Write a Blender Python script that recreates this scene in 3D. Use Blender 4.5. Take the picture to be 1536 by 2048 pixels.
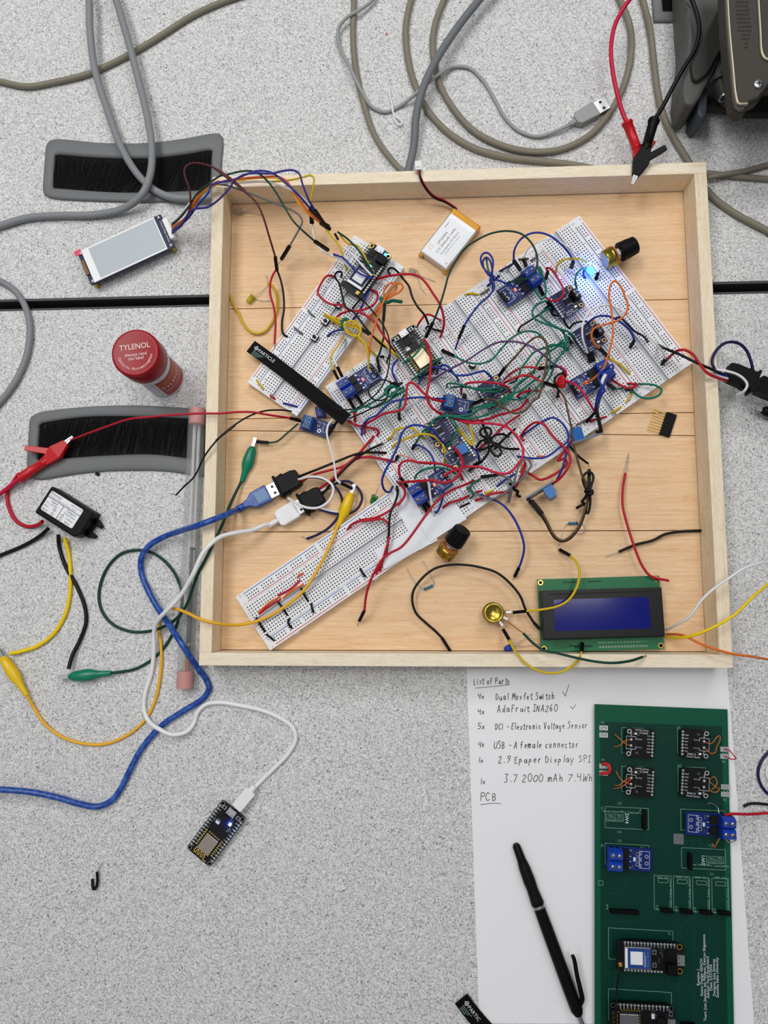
import bpy, math, random
from mathutils import Matrix, Vector

random.seed(7)
for o in list(bpy.data.objects): bpy.data.objects.remove(o)
SC = bpy.context.scene
COL = SC.collection
MM = 0.001                       # all builders work in millimetres

# ------------------------------------------------------------------ camera
CAM_F, CAM_H, CAM_RX, CAM_RY = 1476.76, 639.61, 0.1153, 0.0526
CR = (Matrix.Rotation(CAM_RY, 3, 'Y') @ Matrix.Rotation(CAM_RX, 3, 'X'))
cd = bpy.data.cameras.new('camera')
cam = bpy.data.objects.new('camera', cd); COL.objects.link(cam)
cd.sensor_fit = 'VERTICAL'; cd.sensor_height = 36.0; cd.sensor_width = 27.0
cd.lens = CAM_F*36.0/2048.0
cd.clip_start = 0.01; cd.clip_end = 30
cam.matrix_world = Matrix.Translation((0, 0, CAM_H*MM)) @ CR.to_4x4()
SC.camera = cam

def U(px, py, z=0.0):
    """where in the place (mm) the photograph's point px,py lies if it is z mm above the desk"""
    d = CR @ Vector(((px-768)/CAM_F, -(py-1024)/CAM_F, -1.0))
    t = (z-CAM_H)/d.z
    return Vector((d.x*t, d.y*t, z))

# ------------------------------------------------------------------ light
w = bpy.data.worlds.new('room'); SC.world = w; w.use_nodes = True
w.node_tree.nodes['Background'].inputs[0].default_value = (0.93, 0.96, 1.0, 1)
w.node_tree.nodes['Background'].inputs[1].default_value = 0.2
def panel(x, y, z, sx, sy, e, col=(1, 0.985, 0.96)):
    l = bpy.data.lights.new('ceiling_panel', 'AREA'); l.shape = 'RECTANGLE'; l.size = sx; l.size_y = sy
    l.energy = e; l.color = col
    o = bpy.data.objects.new('ceiling_panel', l); COL.objects.link(o); o.location = (x, y, z)
    return o
panel(-0.78, 0.85, 1.95, 0.6, 1.2, 25)
panel(0.37, 0.27, 1.95, 0.5, 0.55, 9)
panel(0.7, 1.75, 1.95, 1.2, 0.6, 20)
panel(-0.9, -0.9, 1.95, 0.6, 1.2, 3)
SC.view_settings.view_transform = 'Standard'; SC.view_settings.look = 'None'
SC.view_settings.exposure = -0.17; SC.view_settings.gamma = 1.0
SC.view_settings.use_curve_mapping = False

# ------------------------------------------------------------------ materials
def lin(c):
    return tuple((v/12.92 if v <= 0.04045 else ((v+0.055)/1.055)**2.4) for v in c)
def hx(h):
    return lin(tuple(int(h[i:i+2], 16)/255 for i in (0, 2, 4)))
MATS = {}
def mat(name, h, rough=0.5, metal=0.0, spec=0.5, emit=None, es=0.0, trans=0.0, coat=0.0, ior=1.45, alpha=1.0):
    m = bpy.data.materials.new(name); m.use_nodes = True
    b = m.node_tree.nodes['Principled BSDF']
    b.inputs['Base Color'].default_value = (*hx(h), 1); b.inputs['Roughness'].default_value = rough
    b.inputs['Metallic'].default_value = metal; b.inputs['Specular IOR Level'].default_value = spec
    b.inputs['Transmission Weight'].default_value = trans; b.inputs['Coat Weight'].default_value = coat
    b.inputs['IOR'].default_value = ior; b.inputs['Alpha'].default_value = alpha
    if emit:
        b.inputs['Emission Color'].default_value = (*hx(emit), 1); b.inputs['Emission Strength'].default_value = es
    MATS[name] = m
    return m
def nodes(m):
    return m.node_tree.nodes, m.node_tree.links, m.node_tree.nodes['Principled BSDF']
def noisy(m, scale, a, b, lo=0.4, hi=0.6, detail=2, stretch=(1, 1, 1), bump=0.0, dist=0.0):
    """two-colour procedural grain in object coordinates"""
    n, l, p = nodes(m)
    tc = n.new('ShaderNodeTexCoord'); mp = n.new('ShaderNodeMapping'); mp.inputs['Scale'].default_value = stretch
    t = n.new('ShaderNodeTexNoise'); t.inputs['Scale'].default_value = scale; t.inputs['Detail'].default_value = detail
    t.inputs['Distortion'].default_value = dist
    r = n.new('ShaderNodeValToRGB'); r.color_ramp.elements[0].position = lo; r.color_ramp.elements[1].position = hi
    r.color_ramp.elements[0].color = (*hx(a), 1); r.color_ramp.elements[1].color = (*hx(b), 1)
    l.new(tc.outputs['Object'], mp.inputs[0]); l.new(mp.outputs[0], t.inputs['Vector'])
    l.new(t.outputs['Fac'], r.inputs[0]); l.new(r.outputs[0], p.inputs['Base Color'])
    if bump:
        bm = n.new('ShaderNodeBump'); bm.inputs['Strength'].default_value = bump; bm.inputs['Distance'].default_value = 0.0004
        l.new(t.outputs['Fac'], bm.inputs['Height']); l.new(bm.outputs[0], p.inputs['Normal'])
    return m

def laminate():
    m = mat('laminate', 'c4c4c6', 0.55, spec=0.3); n, l, p = nodes(m)
    tc = n.new('ShaderNodeTexCoord')
    def nz(scale, det, dist):
        t = n.new('ShaderNodeTexNoise'); t.inputs['Scale'].default_value = scale; t.inputs['Detail'].default_value = det
        t.inputs['Distortion'].default_value = dist; l.new(tc.outputs['Object'], t.inputs['Vector']); return t
    def rp(t, lo, hi, a, b):
        r = n.new('ShaderNodeValToRGB'); e = r.color_ramp.elements
        e[0].position = lo; e[1].position = hi; e[0].color = (*hx(a), 1); e[1].color = (*hx(b), 1)
        l.new(t.outputs['Fac'], r.inputs[0]); return r
    base = rp(nz(700, 3, 0.6), 0.34, 0.62, 'b6b6b7', 'e6e6e7')
    fl = rp(nz(720, 2, 1.8), 0.36, 0.43, '58585a', 'ffffff')
    mx = n.new('ShaderNodeMix'); mx.data_type = 'RGBA'; mx.blend_type = 'MULTIPLY'; mx.inputs[0].default_value = 0.9
    l.new(base.outputs[0], mx.inputs[6]); l.new(fl.outputs[0], mx.inputs[7]); l.new(mx.outputs[2], p.inputs['Base Color'])
    return m
def wood(name, a, b, c, stretch, rough=0.6):
    m = mat(name, a, rough, spec=0.25); n, l, p = nodes(m)
    tc = n.new('ShaderNodeTexCoord'); mp = n.new('ShaderNodeMapping'); mp.inputs['Scale'].default_value = stretch
    l.new(tc.outputs['Object'], mp.inputs[0])
    t = n.new('ShaderNodeTexNoise'); t.inputs['Scale'].default_value = 14; t.inputs['Detail'].default_value = 6
    t.inputs['Roughness'].default_value = 0.6; t.inputs['Distortion'].default_value = 0.5
    t2 = n.new('ShaderNodeTexNoise'); t2.inputs['Scale'].default_value = 90; t2.inputs['Detail'].default_value = 3
    l.new(mp.outputs[0], t.inputs['Vector']); l.new(mp.outputs[0], t2.inputs['Vector'])
    r = n.new('ShaderNodeValToRGB'); e = r.color_ramp.elements
    e[0].position = 0.3; e[1].position = 0.72; e[0].color = (*hx(a), 1); e[1].color = (*hx(c), 1)
    k = e.new(0.5); k.color = (*hx(b), 1)
    l.new(t.outputs['Fac'], r.inputs[0])
    r2 = n.new('ShaderNodeValToRGB'); e = r2.color_ramp.elements
    e[0].position = 0.33; e[1].position = 0.5; e[0].color = (*hx('d9c4ab'), 1); e[1].color = (1, 1, 1, 1)
    l.new(t2.outputs['Fac'], r2.inputs[0])
    mx = n.new('ShaderNodeMix'); mx.data_type = 'RGBA'; mx.blend_type = 'MULTIPLY'; mx.inputs[0].default_value = 0.42
    l.new(r.outputs[0], mx.inputs[6]); l.new(r2.outputs[0], mx.inputs[7]); l.new(mx.outputs[2], p.inputs['Base Color'])
    bm = n.new('ShaderNodeBump'); bm.inputs['Strength'].default_value = 0.25; bm.inputs['Distance'].default_value = 0.0003
    l.new(t2.outputs['Fac'], bm.inputs['Height']); l.new(bm.outputs[0], p.inputs['Normal'])
    return m
laminate()
wood('pine_board', 'dfb78c', 'e7c49c', 'eed0ac', (1.6, 34, 4))
wood('pine_rail_x', 'ebdcc0', 'f0e4cd', 'f4ead8', (2, 26, 12))
wood('pine_rail_y', 'e6d4b6', 'ecdec3', 'f2e7d1', (26, 2, 12))
for n_, h_, r_ in (('red', 'b3122a', .38), ('crimson', 'c5173f', .35), ('black', '09090a', .42), ('blue', '1d3090', .38), ('navy', '1b1a4a', .38),
                   ('green', '0b5f4e', .4), ('teal', '0d6b58', .4), ('yellow', 'd0b016', .4), ('brightyellow', 'efcc17', .4),
                   ('amber', 'eab02f', .4), ('orange', 'd9702a', .4), ('white', 'e4e6ea', .4), ('grey', '6a6c70', .4), ('brown', '5d4630', .45),
                   ('maroon', '552026', .4), ('purple', '5b4070', .4), ('violet', '2f2a80', .4), ('coral', 'e0603a', .4), ('darkgreen', '0b3d31', .4),
                   ('pineyellow', 'c9ab1a', .4), ('copper', 'b06a3a', .35)):
    mat(n_, h_, r_, spec=.3)
mat('cable_grey', '85888c', .5, spec=.3); mat('cable_taupe', '817b6d', .5, spec=.3); mat('cable_light', '9a9c9c', .5, spec=.3)
mat('cable_dark', '6f7377', .5, spec=.3)
mat('board_white', 'e4e6ea', .42, spec=.4); mat('hole', '18191b', .8); mat('trench', 'b9bcc2', .5)
mat('rail_red', 'c4283c', .5); mat('rail_blue', '1f57a8', .5); mat('rail_black', '1c2026', .5); mat('ink_black', '15161a', .6)
mat('rail_pink', 'd9a0a8', .5)
mat('pcb_blue', '09236a', .4, spec=.35); mat('pcb_navy', '081144', .4, spec=.35); mat('pcb_black', '07080b', .42, spec=.3)
mat('pcb_green', '08523a', .4, spec=.25); mat('pcb_pour', '03352b', .4, spec=.25); mat('pcb_lcd', '1d6b43', .4, spec=.35); mat('pcb_grey', '6e7680', .4)
mat('term_blue', '0f3aa8', .38, spec=.4); mat('term_sky', '1262ac', .38); mat('steel', 'b6b8bb', .4, metal=1); mat('gold', 'd8b45a', .28, metal=1)
mat('brass', 'b09a3e', .3, metal=1); mat('tin', '9c9fa4', .38, metal=1); mat('chip', '0c0d0e', .5, spec=.25); mat('silk', 'd6dae0', .6)
mat('silk_dim', '7fa596', .6); mat('pad', 'b9bfbf', .4, metal=.6)
mat('black_plastic', '060607', .48, spec=.2); mat('black_matte', '0a0a0b', .6, spec=.2); mat('rubber_black', '070708', .55, spec=.25)
mat('grey_plastic', '707274', .5, spec=.3); mat('dark_grey', '3a3c3f', .5); mat('edge_dark', '3f4144', .6)
mat('bristle', '0e0e0f', .6, spec=.2); mat('paper', 'eeeef2', .75, spec=.2); mat('paper_tape', 'e6eaf0', .6); mat('ink', '141318', .6)
mat('glow_blue', '2a6cff', .3, emit='2f8cff', es=9); mat('glow_white', 'ffffff', .3, emit='b9e6ff', es=14)
mat('glow_red', 'ff8070', .4, emit='ff6040', es=1.6); mat('glow_cyan', '60ffe8', .3, emit='40e8ff', es=4)
mat('glow_warm', 'fff2c0', .4, emit='fff0c0', es=.5)
mat('led_yellow', 'd8cf35', .2, trans=.5); mat('led_green', '0e9a45', .15, trans=.4); mat('led_clear', 'eef2f2', .12, trans=.92)
mat('acrylic', 'c4c8c8', .1, spec=.6, alpha=.14); mat('glass', 'f4f6f6', .1, spec=.8, alpha=.5)
mat('foam_pink', 'ef9a95', .6, trans=.1)
mat('lcd_glass', '0d1570', .11, spec=.4); mat('lcd_bezel', '0b0b0c', .35, spec=.3)
mat('epaper', 'b4bdc4', .38, spec=.35); mat('epaper_edge', 'eef0f2', .4); mat('film_brown', '6b4a1e', .3)
mat('pink_tab', 'e0486a', .5)
mat('cap_red', '98091a', .34, spec=.3); mat('bottle_white', 'e8ebf4', .3); mat('label_red', 'a02a25', .4); mat('label_grey', 'c9ccd6', .4)
mat('label_text', 'f0d8d8', .5); mat('label_orange', 'b5562c', .45)
noisy(mat('usb_blue', '123a8c', .3, spec=.5), 260, '163f92', '3b68b8', .42, .7); mat('usb_pale', '5f82ab', .35, spec=.5); mat('usb_white', 'e9eaec', .4)
mat('clip_red', 'c0121f', .35); mat('clip_green', '0a7a5e', .3); mat('clip_yellow', 'e8c010', .3)
mat('kapton', 'c58a18', .25, metal=.35, coat=.5); mat('foil', 'c9ccd2', .35, metal=.7); mat('batt_label', 'eef0f4', .4)
mat('resistor_blue', '2b82b4', .35); mat('band_dark', '22303c', .4); mat('cap_blue', '123a9a', .4)
mat('instr_plastic', '585856', .5, spec=.3); mat('instr_dark', '373735', .5, spec=.3); mat('instr_metal', '38342e', .5, metal=.4); mat('instr_rib', '97907f', .35, metal=.8)
mat('instr_blue', '454c55', .5); mat('label_black', '0a0a0b', .65, spec=.12); mat('label_blue', '1b3f86', .4); mat('sticker', 'e8eaee', .5)
mat('probe_dark', '4a4e52', .35, metal=.6); mat('floor_tile', '6d6a66', .7); mat('shield', '9d958a', .4, metal=1); mat('shield_gleam', 'f3e4c4', .5, metal=.35); mat('ring_gold', 'cda95a', .3, metal=1)  # the paler shield tone has a bright ceiling reflection painted into its colour
mat('heat_red', 'c01826', .35)

# ------------------------------------------------------------------ mesh builder
TXT = {}
def text_geo(s):
    if s not in TXT:
        cu = bpy.data.curves.new('t', 'FONT'); cu.body = s; cu.size = 1.0; cu.resolution_u = 2
        o = bpy.data.objects.new('t', cu)
        me = bpy.data.meshes.new_from_object(o)
        v = [(p.co.x, p.co.y) for p in me.vertices]; f = [list(q.vertices) for q in me.polygons]
        bpy.data.objects.remove(o); bpy.data.curves.remove(cu); bpy.data.meshes.remove(me)
        xs = [p[0] for p in v] or [0]
        TXT[s] = (v, f, min(xs), max(xs))
    return TXT[s]

def catmull(P, n=8):
    P = [Vector(p) for p in P]
    if len(P) < 3:
        return [P[0].lerp(P[-1], i/n) for i in range(n+1)]
    Q = [P[0]*2-P[1]] + P + [P[-1]*2-P[-2]]
    out = []
    for i in range(1, len(Q)-2):
        a, b, c, d = Q[i-1:i+3]
        # centripetal
        t0 = 0; t1 = t0+max((b-a).length, 1e-6)**.5; t2 = t1+max((c-b).length, 1e-6)**.5; t3 = t2+max((d-c).length, 1e-6)**.5
        for k in range(n):
            t = t1+(t2-t1)*k/n
            A1 = a*((t1-t)/(t1-t0))+b*((t-t0)/(t1-t0)); A2 = b*((t2-t)/(t2-t1))+c*((t-t1)/(t2-t1)); A3 = c*((t3-t)/(t3-t2))+d*((t-t2)/(t3-t2))
            B1 = A1*((t2-t)/(t2-t0))+A2*((t-t0)/(t2-t0)); B2 = A2*((t3-t)/(t3-t1))+A3*((t-t1)/(t3-t1))
            out.append(B1*((t2-t)/(t2-t1))+B2*((t-t1)/(t2-t1)))
    out.append(P[-1].copy())
    return out

class MB:
    def __init__(s):
        s.v = []; s.f = []; s.m = []; s.sm = []; s.mats = []; s.X = Matrix.Identity(4)
    def mi(s, m):
        if m not in s.mats: s.mats.append(m)
        return s.mats.index(m)
    def add(s, V, F, m, smooth=False):
        b = len(s.v); k = s.mi(m)
        s.v += [s.X @ Vector(p) for p in V]
        for f in F:
            s.f.append([b+i for i in f]); s.m.append(k); s.sm.append(smooth)
        return s
    def box(s, c, d, m, rz=0.0, top=None):
        x, y, z = d[0]/2, d[1]/2, d[2]/2; t = top or (1, 1)
        V = [(-x, -y, -z), (x, -y, -z), (x, y, -z), (-x, y, -z), (-x*t[0], -y*t[1], z), (x*t[0], -y*t[1], z), (x*t[0], y*t[1], z), (-x*t[0], y*t[1], z)]
        R = Matrix.Rotation(rz, 3, 'Z'); C = Vector(c)
        V = [R @ Vector(p)+C for p in V]
        return s.add(V, [(3, 2, 1, 0), (4, 5, 6, 7), (0, 1, 5, 4), (1, 2, 6, 5), (2, 3, 7, 6), (3, 0, 4, 7)], m)
    def rbox(s, c, d, m, r=1.0, rz=0.0, n=4):
        """box with rounded vertical edges"""
        x, y = d[0]/2, d[1]/2; P = []
        for cx, cy, a in ((x-r, y-r, 0), (-x+r, y-r, 90), (-x+r, -y+r, 180), (x-r, -y+r, 270)):
            for i in range(n+1):
                q = math.radians(a+90*i/n); P.append((cx+r*math.cos(q), cy+r*math.sin(q)))
        R = Matrix.Rotation(rz, 2)
        P = [R @ Vector(p) for p in P]
        return s.prism([(p.x+c[0], p.y+c[1]) for p in P], c[2]-d[2]/2, c[2]+d[2]/2, m)
    def prism(s, P, z0, z1, m, inset=0.0):
        n = len(P); cx = sum(p[0] for p in P)/n; cy = sum(p[1] for p in P)/n
        V = [(p[0], p[1], z0) for p in P]+[(p[0], p[1], z1) for p in P]
        F = [list(range(n-1, -1, -1)), list(range(n, 2*n))]+[(i, (i+1) % n, n+(i+1) % n, n+i) for i in range(n)]
        return s.add(V, F, m)
    def lathe(s, prof, m, n=24, axis=None, o=(0, 0, 0), smooth=True):
        """profile of (r, h) turned about +z at o, or about the given axis"""
        V = []; F = []; A = Vector(axis or (0, 0, 1)).normalized(); Q = Vector((0, 0, 1)).rotation_difference(A).to_matrix(); O = Vector(o)
        for r, h in prof:
            for i in range(n):
                a = 2*math.pi*i/n; V.append(Q @ Vector((r*math.cos(a), r*math.sin(a), h))+O)
        for j in range(len(prof)-1):
            for i in range(n): F.append((j*n+i, j*n+(i+1) % n, (j+1)*n+(i+1) % n, (j+1)*n+i))
        s.add(V, F, m, smooth)
        b = [list(range(n-1, -1, -1)), list(range((len(prof)-1)*n, len(prof)*n))]
        return s.add(V, [b[0]] if prof[0][0] > 1e-6 else [], m).add(V, [b[1]] if prof[-1][0] > 1e-6 else [], m)
    def cyl(s, a, b, r, m, n=16, r2=None, smooth=True):
        a = Vector(a); b = Vector(b)
        return s.lathe([(r, 0), (r2 if r2 is not None else r, (b-a).length)], m, n, b-a, a, smooth)
    def ring(s, c, ro, ri, h, m, n=20):
        z = c[2]; V = []
        for r, zz in ((ri, z), (ro, z), (ro, z+h), (ri, z+h)):
            V += [(c[0]+r*math.cos(2*math.pi*i/n), c[1]+r*math.sin(2*math.pi*i/n), zz) for i in range(n)]
        return s.add(V, [(j*n+i, j*n+(i+1) % n, ((j+1) % 4)*n+(i+1) % n, ((j+1) % 4)*n+i) for j in range(4) for i in range(n)], m)
    def tube(s, P, r, m, n=8, sub=8, raw=False, flat=1.0, caps=True):
        C = [Vector(p) for p in P] if raw else catmull(P, sub)
        C = [c for i, c in enumerate(C) if i == 0 or (c-C[i-1]).length > 1e-4]
        T = [(C[min(i+1, len(C)-1)]-C[max(i-1, 0)]).normalized() for i in range(len(C))]
        up = Vector((0, 0, 1)) if abs(T[0].z) < .9 else Vector((1, 0, 0))
        N = (up-T[0]*up.dot(T[0])).normalized(); V = []; F = []
        for i, c in enumerate(C):
            N = (N-T[i]*N.dot(T[i])).normalized(); B = T[i].cross(N)
            rr = r(i/(len(C)-1)) if callable(r) else r
            for k in range(n):
                a = 2*math.pi*k/n; V.append(c+N*(rr*flat*math.cos(a))+B*(rr*math.sin(a)))
        L = len(C)
        for j in range(L-1):
            for k in range(n): F.append((j*n+k, j*n+(k+1) % n, (j+1)*n+(k+1) % n, (j+1)*n+k))
        s.add(V, F, m, True)
        if caps: s.add(V, [list(range(n-1, -1, -1)), list(range((L-1)*n, L*n))], m)
        return s
    def line(s, P, w, z, m, h=0.05, close=False):
        """thin raised strip along a flat polyline: print or trace on a surface"""
        P = [Vector((p[0], p[1])) for p in P]
        if close: P = P+[P[0]]
        for a, b in zip(P[:-1], P[1:]):
            d = b-a
            if d.length < 1e-6: continue
            d.normalize(); q = Vector((-d.y, d.x))*w/2; e = d*w*.4; a2 = a-e; b2 = b+e
            V = [(*(a2-q), z), (*(b2-q), z), (*(b2+q), z), (*(a2+q), z), (*(a2-q), z+h), (*(b2-q), z+h), (*(b2+q), z+h), (*(a2+q), z+h)]
            s.add(V, [(4, 5, 6, 7), (0, 1, 5, 4), (1, 2, 6, 5), (2, 3, 7, 6), (3, 0, 4, 7)], m)
        return s
    def rect(s, x, y, wx, wy, t, z, m):
        return s.line([(x-wx/2, y-wy/2), (x+wx/2, y-wy/2), (x+wx/2, y+wy/2), (x-wx/2, y+wy/2)], t, z, m, close=True)
    def text(s, t, x, y, z, size, m, rz=0.0, al='c', sx=1.0, M=None):
        v, f, a, b = text_geo(t)
        ox = {'c': -(a+b)/2, 'l': -a, 'r': -b}[al]; R = Matrix.Rotation(rz, 2)
        V = []
        for p in v:
            q = R @ Vector(((p[0]+ox)*size*sx, (p[1]-.34)*size)); q = (q.x+x, q.y+y, z)
            V.append(M @ Vector(q) if M else q)
        return s.add(V, f, m)
    def build(s, name, parent=None, bevel=0.0, sharp=40, props=None, origin=None):
        me = bpy.data.meshes.new(name)
        o0 = Vector(origin) if origin is not None else Vector((0, 0, 0))
        me.from_pydata([tuple((p-o0)*MM) for p in s.v], [], s.f)
        for m in s.mats: me.materials.append(MATS[m])
        me.polygons.foreach_set('material_index', s.m); me.polygons.foreach_set('use_smooth', s.sm)
        me.update()
        o = bpy.data.objects.new(name, me); COL.objects.link(o); o.location = o0*MM
        if parent is not None: o.parent = parent
        if bevel:
            b = o.modifiers.new('bevel', 'BEVEL'); b.width = bevel*MM; b.segments = 2; b.limit_method = 'ANGLE'; b.angle_limit = math.radians(50)
        for k, v in (props or {}).items(): o[k] = v
        return o

def tag(o, label, cat, group=None, kind=None):
    if label: o['label'] = label
    if cat: o['category'] = cat
    if group: o['group'] = group
    if kind: o['kind'] = kind
    return o
def thing(name, label, cat, loc=(0, 0, 0), rz=0.0, group=None, M=None):
    o = bpy.data.objects.new(name, None); COL.objects.link(o); o.empty_display_size = 0.01
    if M is not None:
        M = M.copy(); M.translation = M.translation*MM; o.matrix_world = M
    else:
        o.location = Vector(loc)*MM; o.rotation_euler = (0, 0, rz)
    return tag(o, label, cat, group)
def put(a, b, z):
    """centre and heading of something whose two ends are seen at a and b, z mm up"""
    A = U(a[0], a[1], z); B = U(b[0], b[1], z); d = B-A
    return (A+B)/2, math.atan2(d.y, d.x), d.length
def copy_tree(o, parent=None):
    c = o.copy(); COL.objects.link(c); c.parent = parent
    for ch in [k for k in o.children]: copy_tree(ch, c)
    return c
# ------------------------------------------------------------------ setting: floor, desks
f = MB(); f.box((0, 0, -740), (5000, 5000, 20), 'floor_tile')
tag(f.build('floor'), None, None, kind='structure')

def desk(label, quad, edge):
    t = thing('desk', label, 'desk', (0, 0, -28), 0, 'laminate desks')
    top = MB(); top.X = Matrix.Translation((0, 0, 28))
    top.prism(quad, -28, 0, 'laminate'); top.build('desktop', t)
    e = MB(); e.X = Matrix.Translation((0, 0, 28))
    a, b = Vector(edge[0]), Vector(edge[1]); d = (b-a).normalized(); n = Vector((d.y, -d.x))*edge[2]
    e.prism([tuple(a), tuple(a+n), tuple(b+n), tuple(b)][::1 if edge[2] < 0 else -1], -28, -0.3, 'edge_dark'); e.build('edge_band', t)
    for sx in (-1, 1):
        for yy in edge[3]:
            l = MB(); l.X = Matrix.Translation((0, 0, 28)); l.box((sx*600, yy, -381), (50, 50, 700), 'edge_dark'); l.build('leg', t)
sA, sB = U(0, 599), U(1536, 561); sC, sD = U(0, 623), U(1536, 587)
def ext(a, b, x): return (x, a.y+(b.y-a.y)*(x-a.x)/(b.x-a.x))
far = [ext(sA, sB, -750), ext(sA, sB, 750), (750, 980), (-750, 980)]
near = [(-750, -480), (750, -480), ext(sC, sD, 750), ext(sC, sD, -750)]
desk('grey speckled laminate desk with cable grommets at the back, beyond the dark seam', far, (far[0], far[1], 2.2, (330, 900)))
desk('grey speckled laminate desk under the paper and pen, near side of the seam', near, (near[3], near[2], -2.2, (-400, 150)))

# ------------------------------------------------------------------ cable grommets with brush strips
def loop(P, z, n=72, k=6):
    Q = [U(p[0], p[1], z) for p in P]
    C = catmull(Q+[Q[0]], k)[:-1] if k > 1 else Q
    L = [0]
    for i in range(len(C)): L.append(L[-1]+(C[(i+1) % len(C)]-C[i]).length)
    out = []
    for j in range(n):
        s = L[-1]*j/n; i = max(q for q in range(len(C)) if L[q] <= s+1e-9)
        out.append(C[i].lerp(C[(i+1) % len(C)], (s-L[i])/(L[i+1]-L[i])))
    c = sum(out, Vector())/n
    k0 = min(range(n), key=lambda q: abs(math.atan2(out[q].y-c.y, out[q].x-c.x)+math.pi*.75))
    return out[k0:]+out[:k0]
def grommet(label, outer, inner, top, bot, nb, hgt=3.2):
    O = loop(outer, 0, 96, 1 if len(outer) < 7 else 6); I = loop(inner, 0, 96, 1 if len(inner) < 7 else 6)
    c = sum(O, Vector())/96
    t = thing('cable_grommet', label, 'cable grommet', (c.x, c.y, .03), 0, 'desk cable grommets')
    m = MB(); m.X = Matrix.Translation(-c); V = []
    for ring_, z, k in ((O, 0, 0), (O, hgt*.55, 0), (O, hgt*.9, .12), (O, hgt, .3), (O, hgt, .8), (O, hgt*.75, 1.0), (O, 0, 1.0)):
        V += [Vector(((1-k)*a.x+k*b.x, (1-k)*a.y+k*b.y, z)) for a, b in zip(O, I)]
    F = [(j*96+i, j*96+(i+1) % 96, (j+1)*96+(i+1) % 96, (j+1)*96+i) for j in range(6) for i in range(96)]
    m.add(V, F, 'grey_plastic', True); m.build('frame', t)
    g = MB(); g.X = Matrix.Translation(-c)
    g.add([(p.x, p.y, .25) for p in I], [list(range(96))], 'black_matte'); 
    T = catmull([U(*p) for p in top], 20); B = catmull([U(*p) for p in bot], 20)
    for i in range(nb):
        s = (i+random.random())/nb; a = T[min(int(s*(len(T)-1)), len(T)-1)]
        q = min(max(s+random.gauss(0, .02), 0.01), .99); b = B[min(int(q*(len(B)-1)), len(B)-1)]
        e = random.uniform(.7, .99); f_ = random.random() < .5
        p0, p1 = (a, a.lerp(b, e)) if f_ else (b, b.lerp(a, e))
        mid = p0.lerp(p1, .5)+Vector((random.gauss(0, .8), 0, 0))
        g.tube([(p0.x, p0.y, .8), (mid.x, mid.y, random.uniform(1.0, 2.2)), (p1.x, p1.y, random.uniform(.5, 1.2))], .16, 'bristle', 4, 2, caps=False)
    o = g.build('bristles', t); o['kind'] = 'stuff'
grommet('curved grey brush grommet beside the tray corner, holding two looped grey cables',
        [(93, 300), (97, 287), (108, 281), (203, 288), (298, 288), (372, 279), (430, 269), (443, 271), (447, 284), (444, 330), (440, 385), (432, 394), (423, 400), (305, 406), (203, 404.5), (110, 399), (93, 394), (88, 383), (90, 340)],
        [(111, 320), (112, 311), (120, 311), (203, 317), (298, 318), (372, 310), (420, 302), (426, 303), (425, 315), (422, 375), (420, 382), (410, 383), (352, 386), (244, 388), (120, 380), (108, 379), (108, 370)],
        [(113, 312), (203, 319), (298, 319), (372, 311), (424, 304)], [(109, 378), (180, 384), (244, 387), (352, 385), (420, 381)], 420)
grommet('curved grey brush grommet on the near desk under the red clip',
        [(60, 855), (63, 836), (78, 827), (169, 815), (271, 811.6), (376, 817), (418, 821), (428, 826), (430, 845), (428, 930), (424, 952), (406, 954), (338, 943.6), (237, 942), (152, 949), (78, 960), (62, 955), (56, 938), (58, 890)],
        [(80, 860), (81, 849), (92, 846), (169, 835), (271, 833.6), (377, 838), (408, 841), (412, 850), (411, 905), (409, 920), (398, 920), (304.6, 910), (203, 913), (115, 920), (88, 924), (77, 920), (77, 905)],
        [(82, 850), (169, 836), (271, 834.6), (377, 839.6), (410, 843)], [(78, 919), (115, 919), (203, 912), (304, 909), (379, 917), (408, 919)], 440)
grommet('grey cable grommet mostly hidden behind the instrument',
        [(1297, -70), (1400, -70), (1400, 46), (1306, 47)], [(1318, -45), (1385, -45), (1385, 27), (1324, 27)],
        [(1318, -45), (1360, -45), (1385, -45)], [(1324, 26), (1360, 26), (1385, 26)], 120)

# ------------------------------------------------------------------ wooden tray
TX0, TX1, TY0, TY1, TH, TT, ZF = -183.7, 243.8, -55.3, 369.7, 33.8, 10.4, 6.5
tray = thing('wooden_tray', 'square shallow pine tray holding the breadboards and wiring', 'tray', ((TX0+TX1)/2, (TY0+TY1)/2, 0))
tc = Vector(((TX0+TX1)/2, (TY0+TY1)/2, 0))
def tpart(name, P, z0, z1, m, sh=(0, 0), bev=.5):
    b = MB(); b.X = Matrix.Translation(-tc)
    b.prism(P, z0, z1, m); cx = sum(p[0] for p in P)/4-tc.x+sh[0]; cy = sum(p[1] for p in P)/4-tc.y+sh[1]
    return b.build(name, tray, bevel=bev, origin=(cx, cy, 0))
R4 = lambda x0, x1, y0, y1: [(x0, y0), (x1, y0), (x1, y1), (x0, y1)]
tpart('side_rail', R4(TX0, TX1, TY1-TT, TY1), 0, TH, 'pine_rail_x', (31, 0))
tpart('side_rail', R4(TX0, TX1, TY0, TY0+TT), 0, TH, 'pine_rail_x', (-57, 9))
tpart('side_rail', R4(TX0, TX0+TT, TY0+TT, TY1-TT), 0, TH, 'pine_rail_y', (3, 40))
tpart('side_rail', R4(TX1-TT, TX1, TY0+TT, TY1-TT), 0, TH, 'pine_rail_y', (17, -80))
xl, xr = TX0+TT+.3, TX1-TT-.3
seams = [((455, 618), (1377, 598.5)), ((448, 838), (1390, 825)), ((446, 861), (1392, 871)), ((441, 1064), (1404, 1061))]
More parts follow.
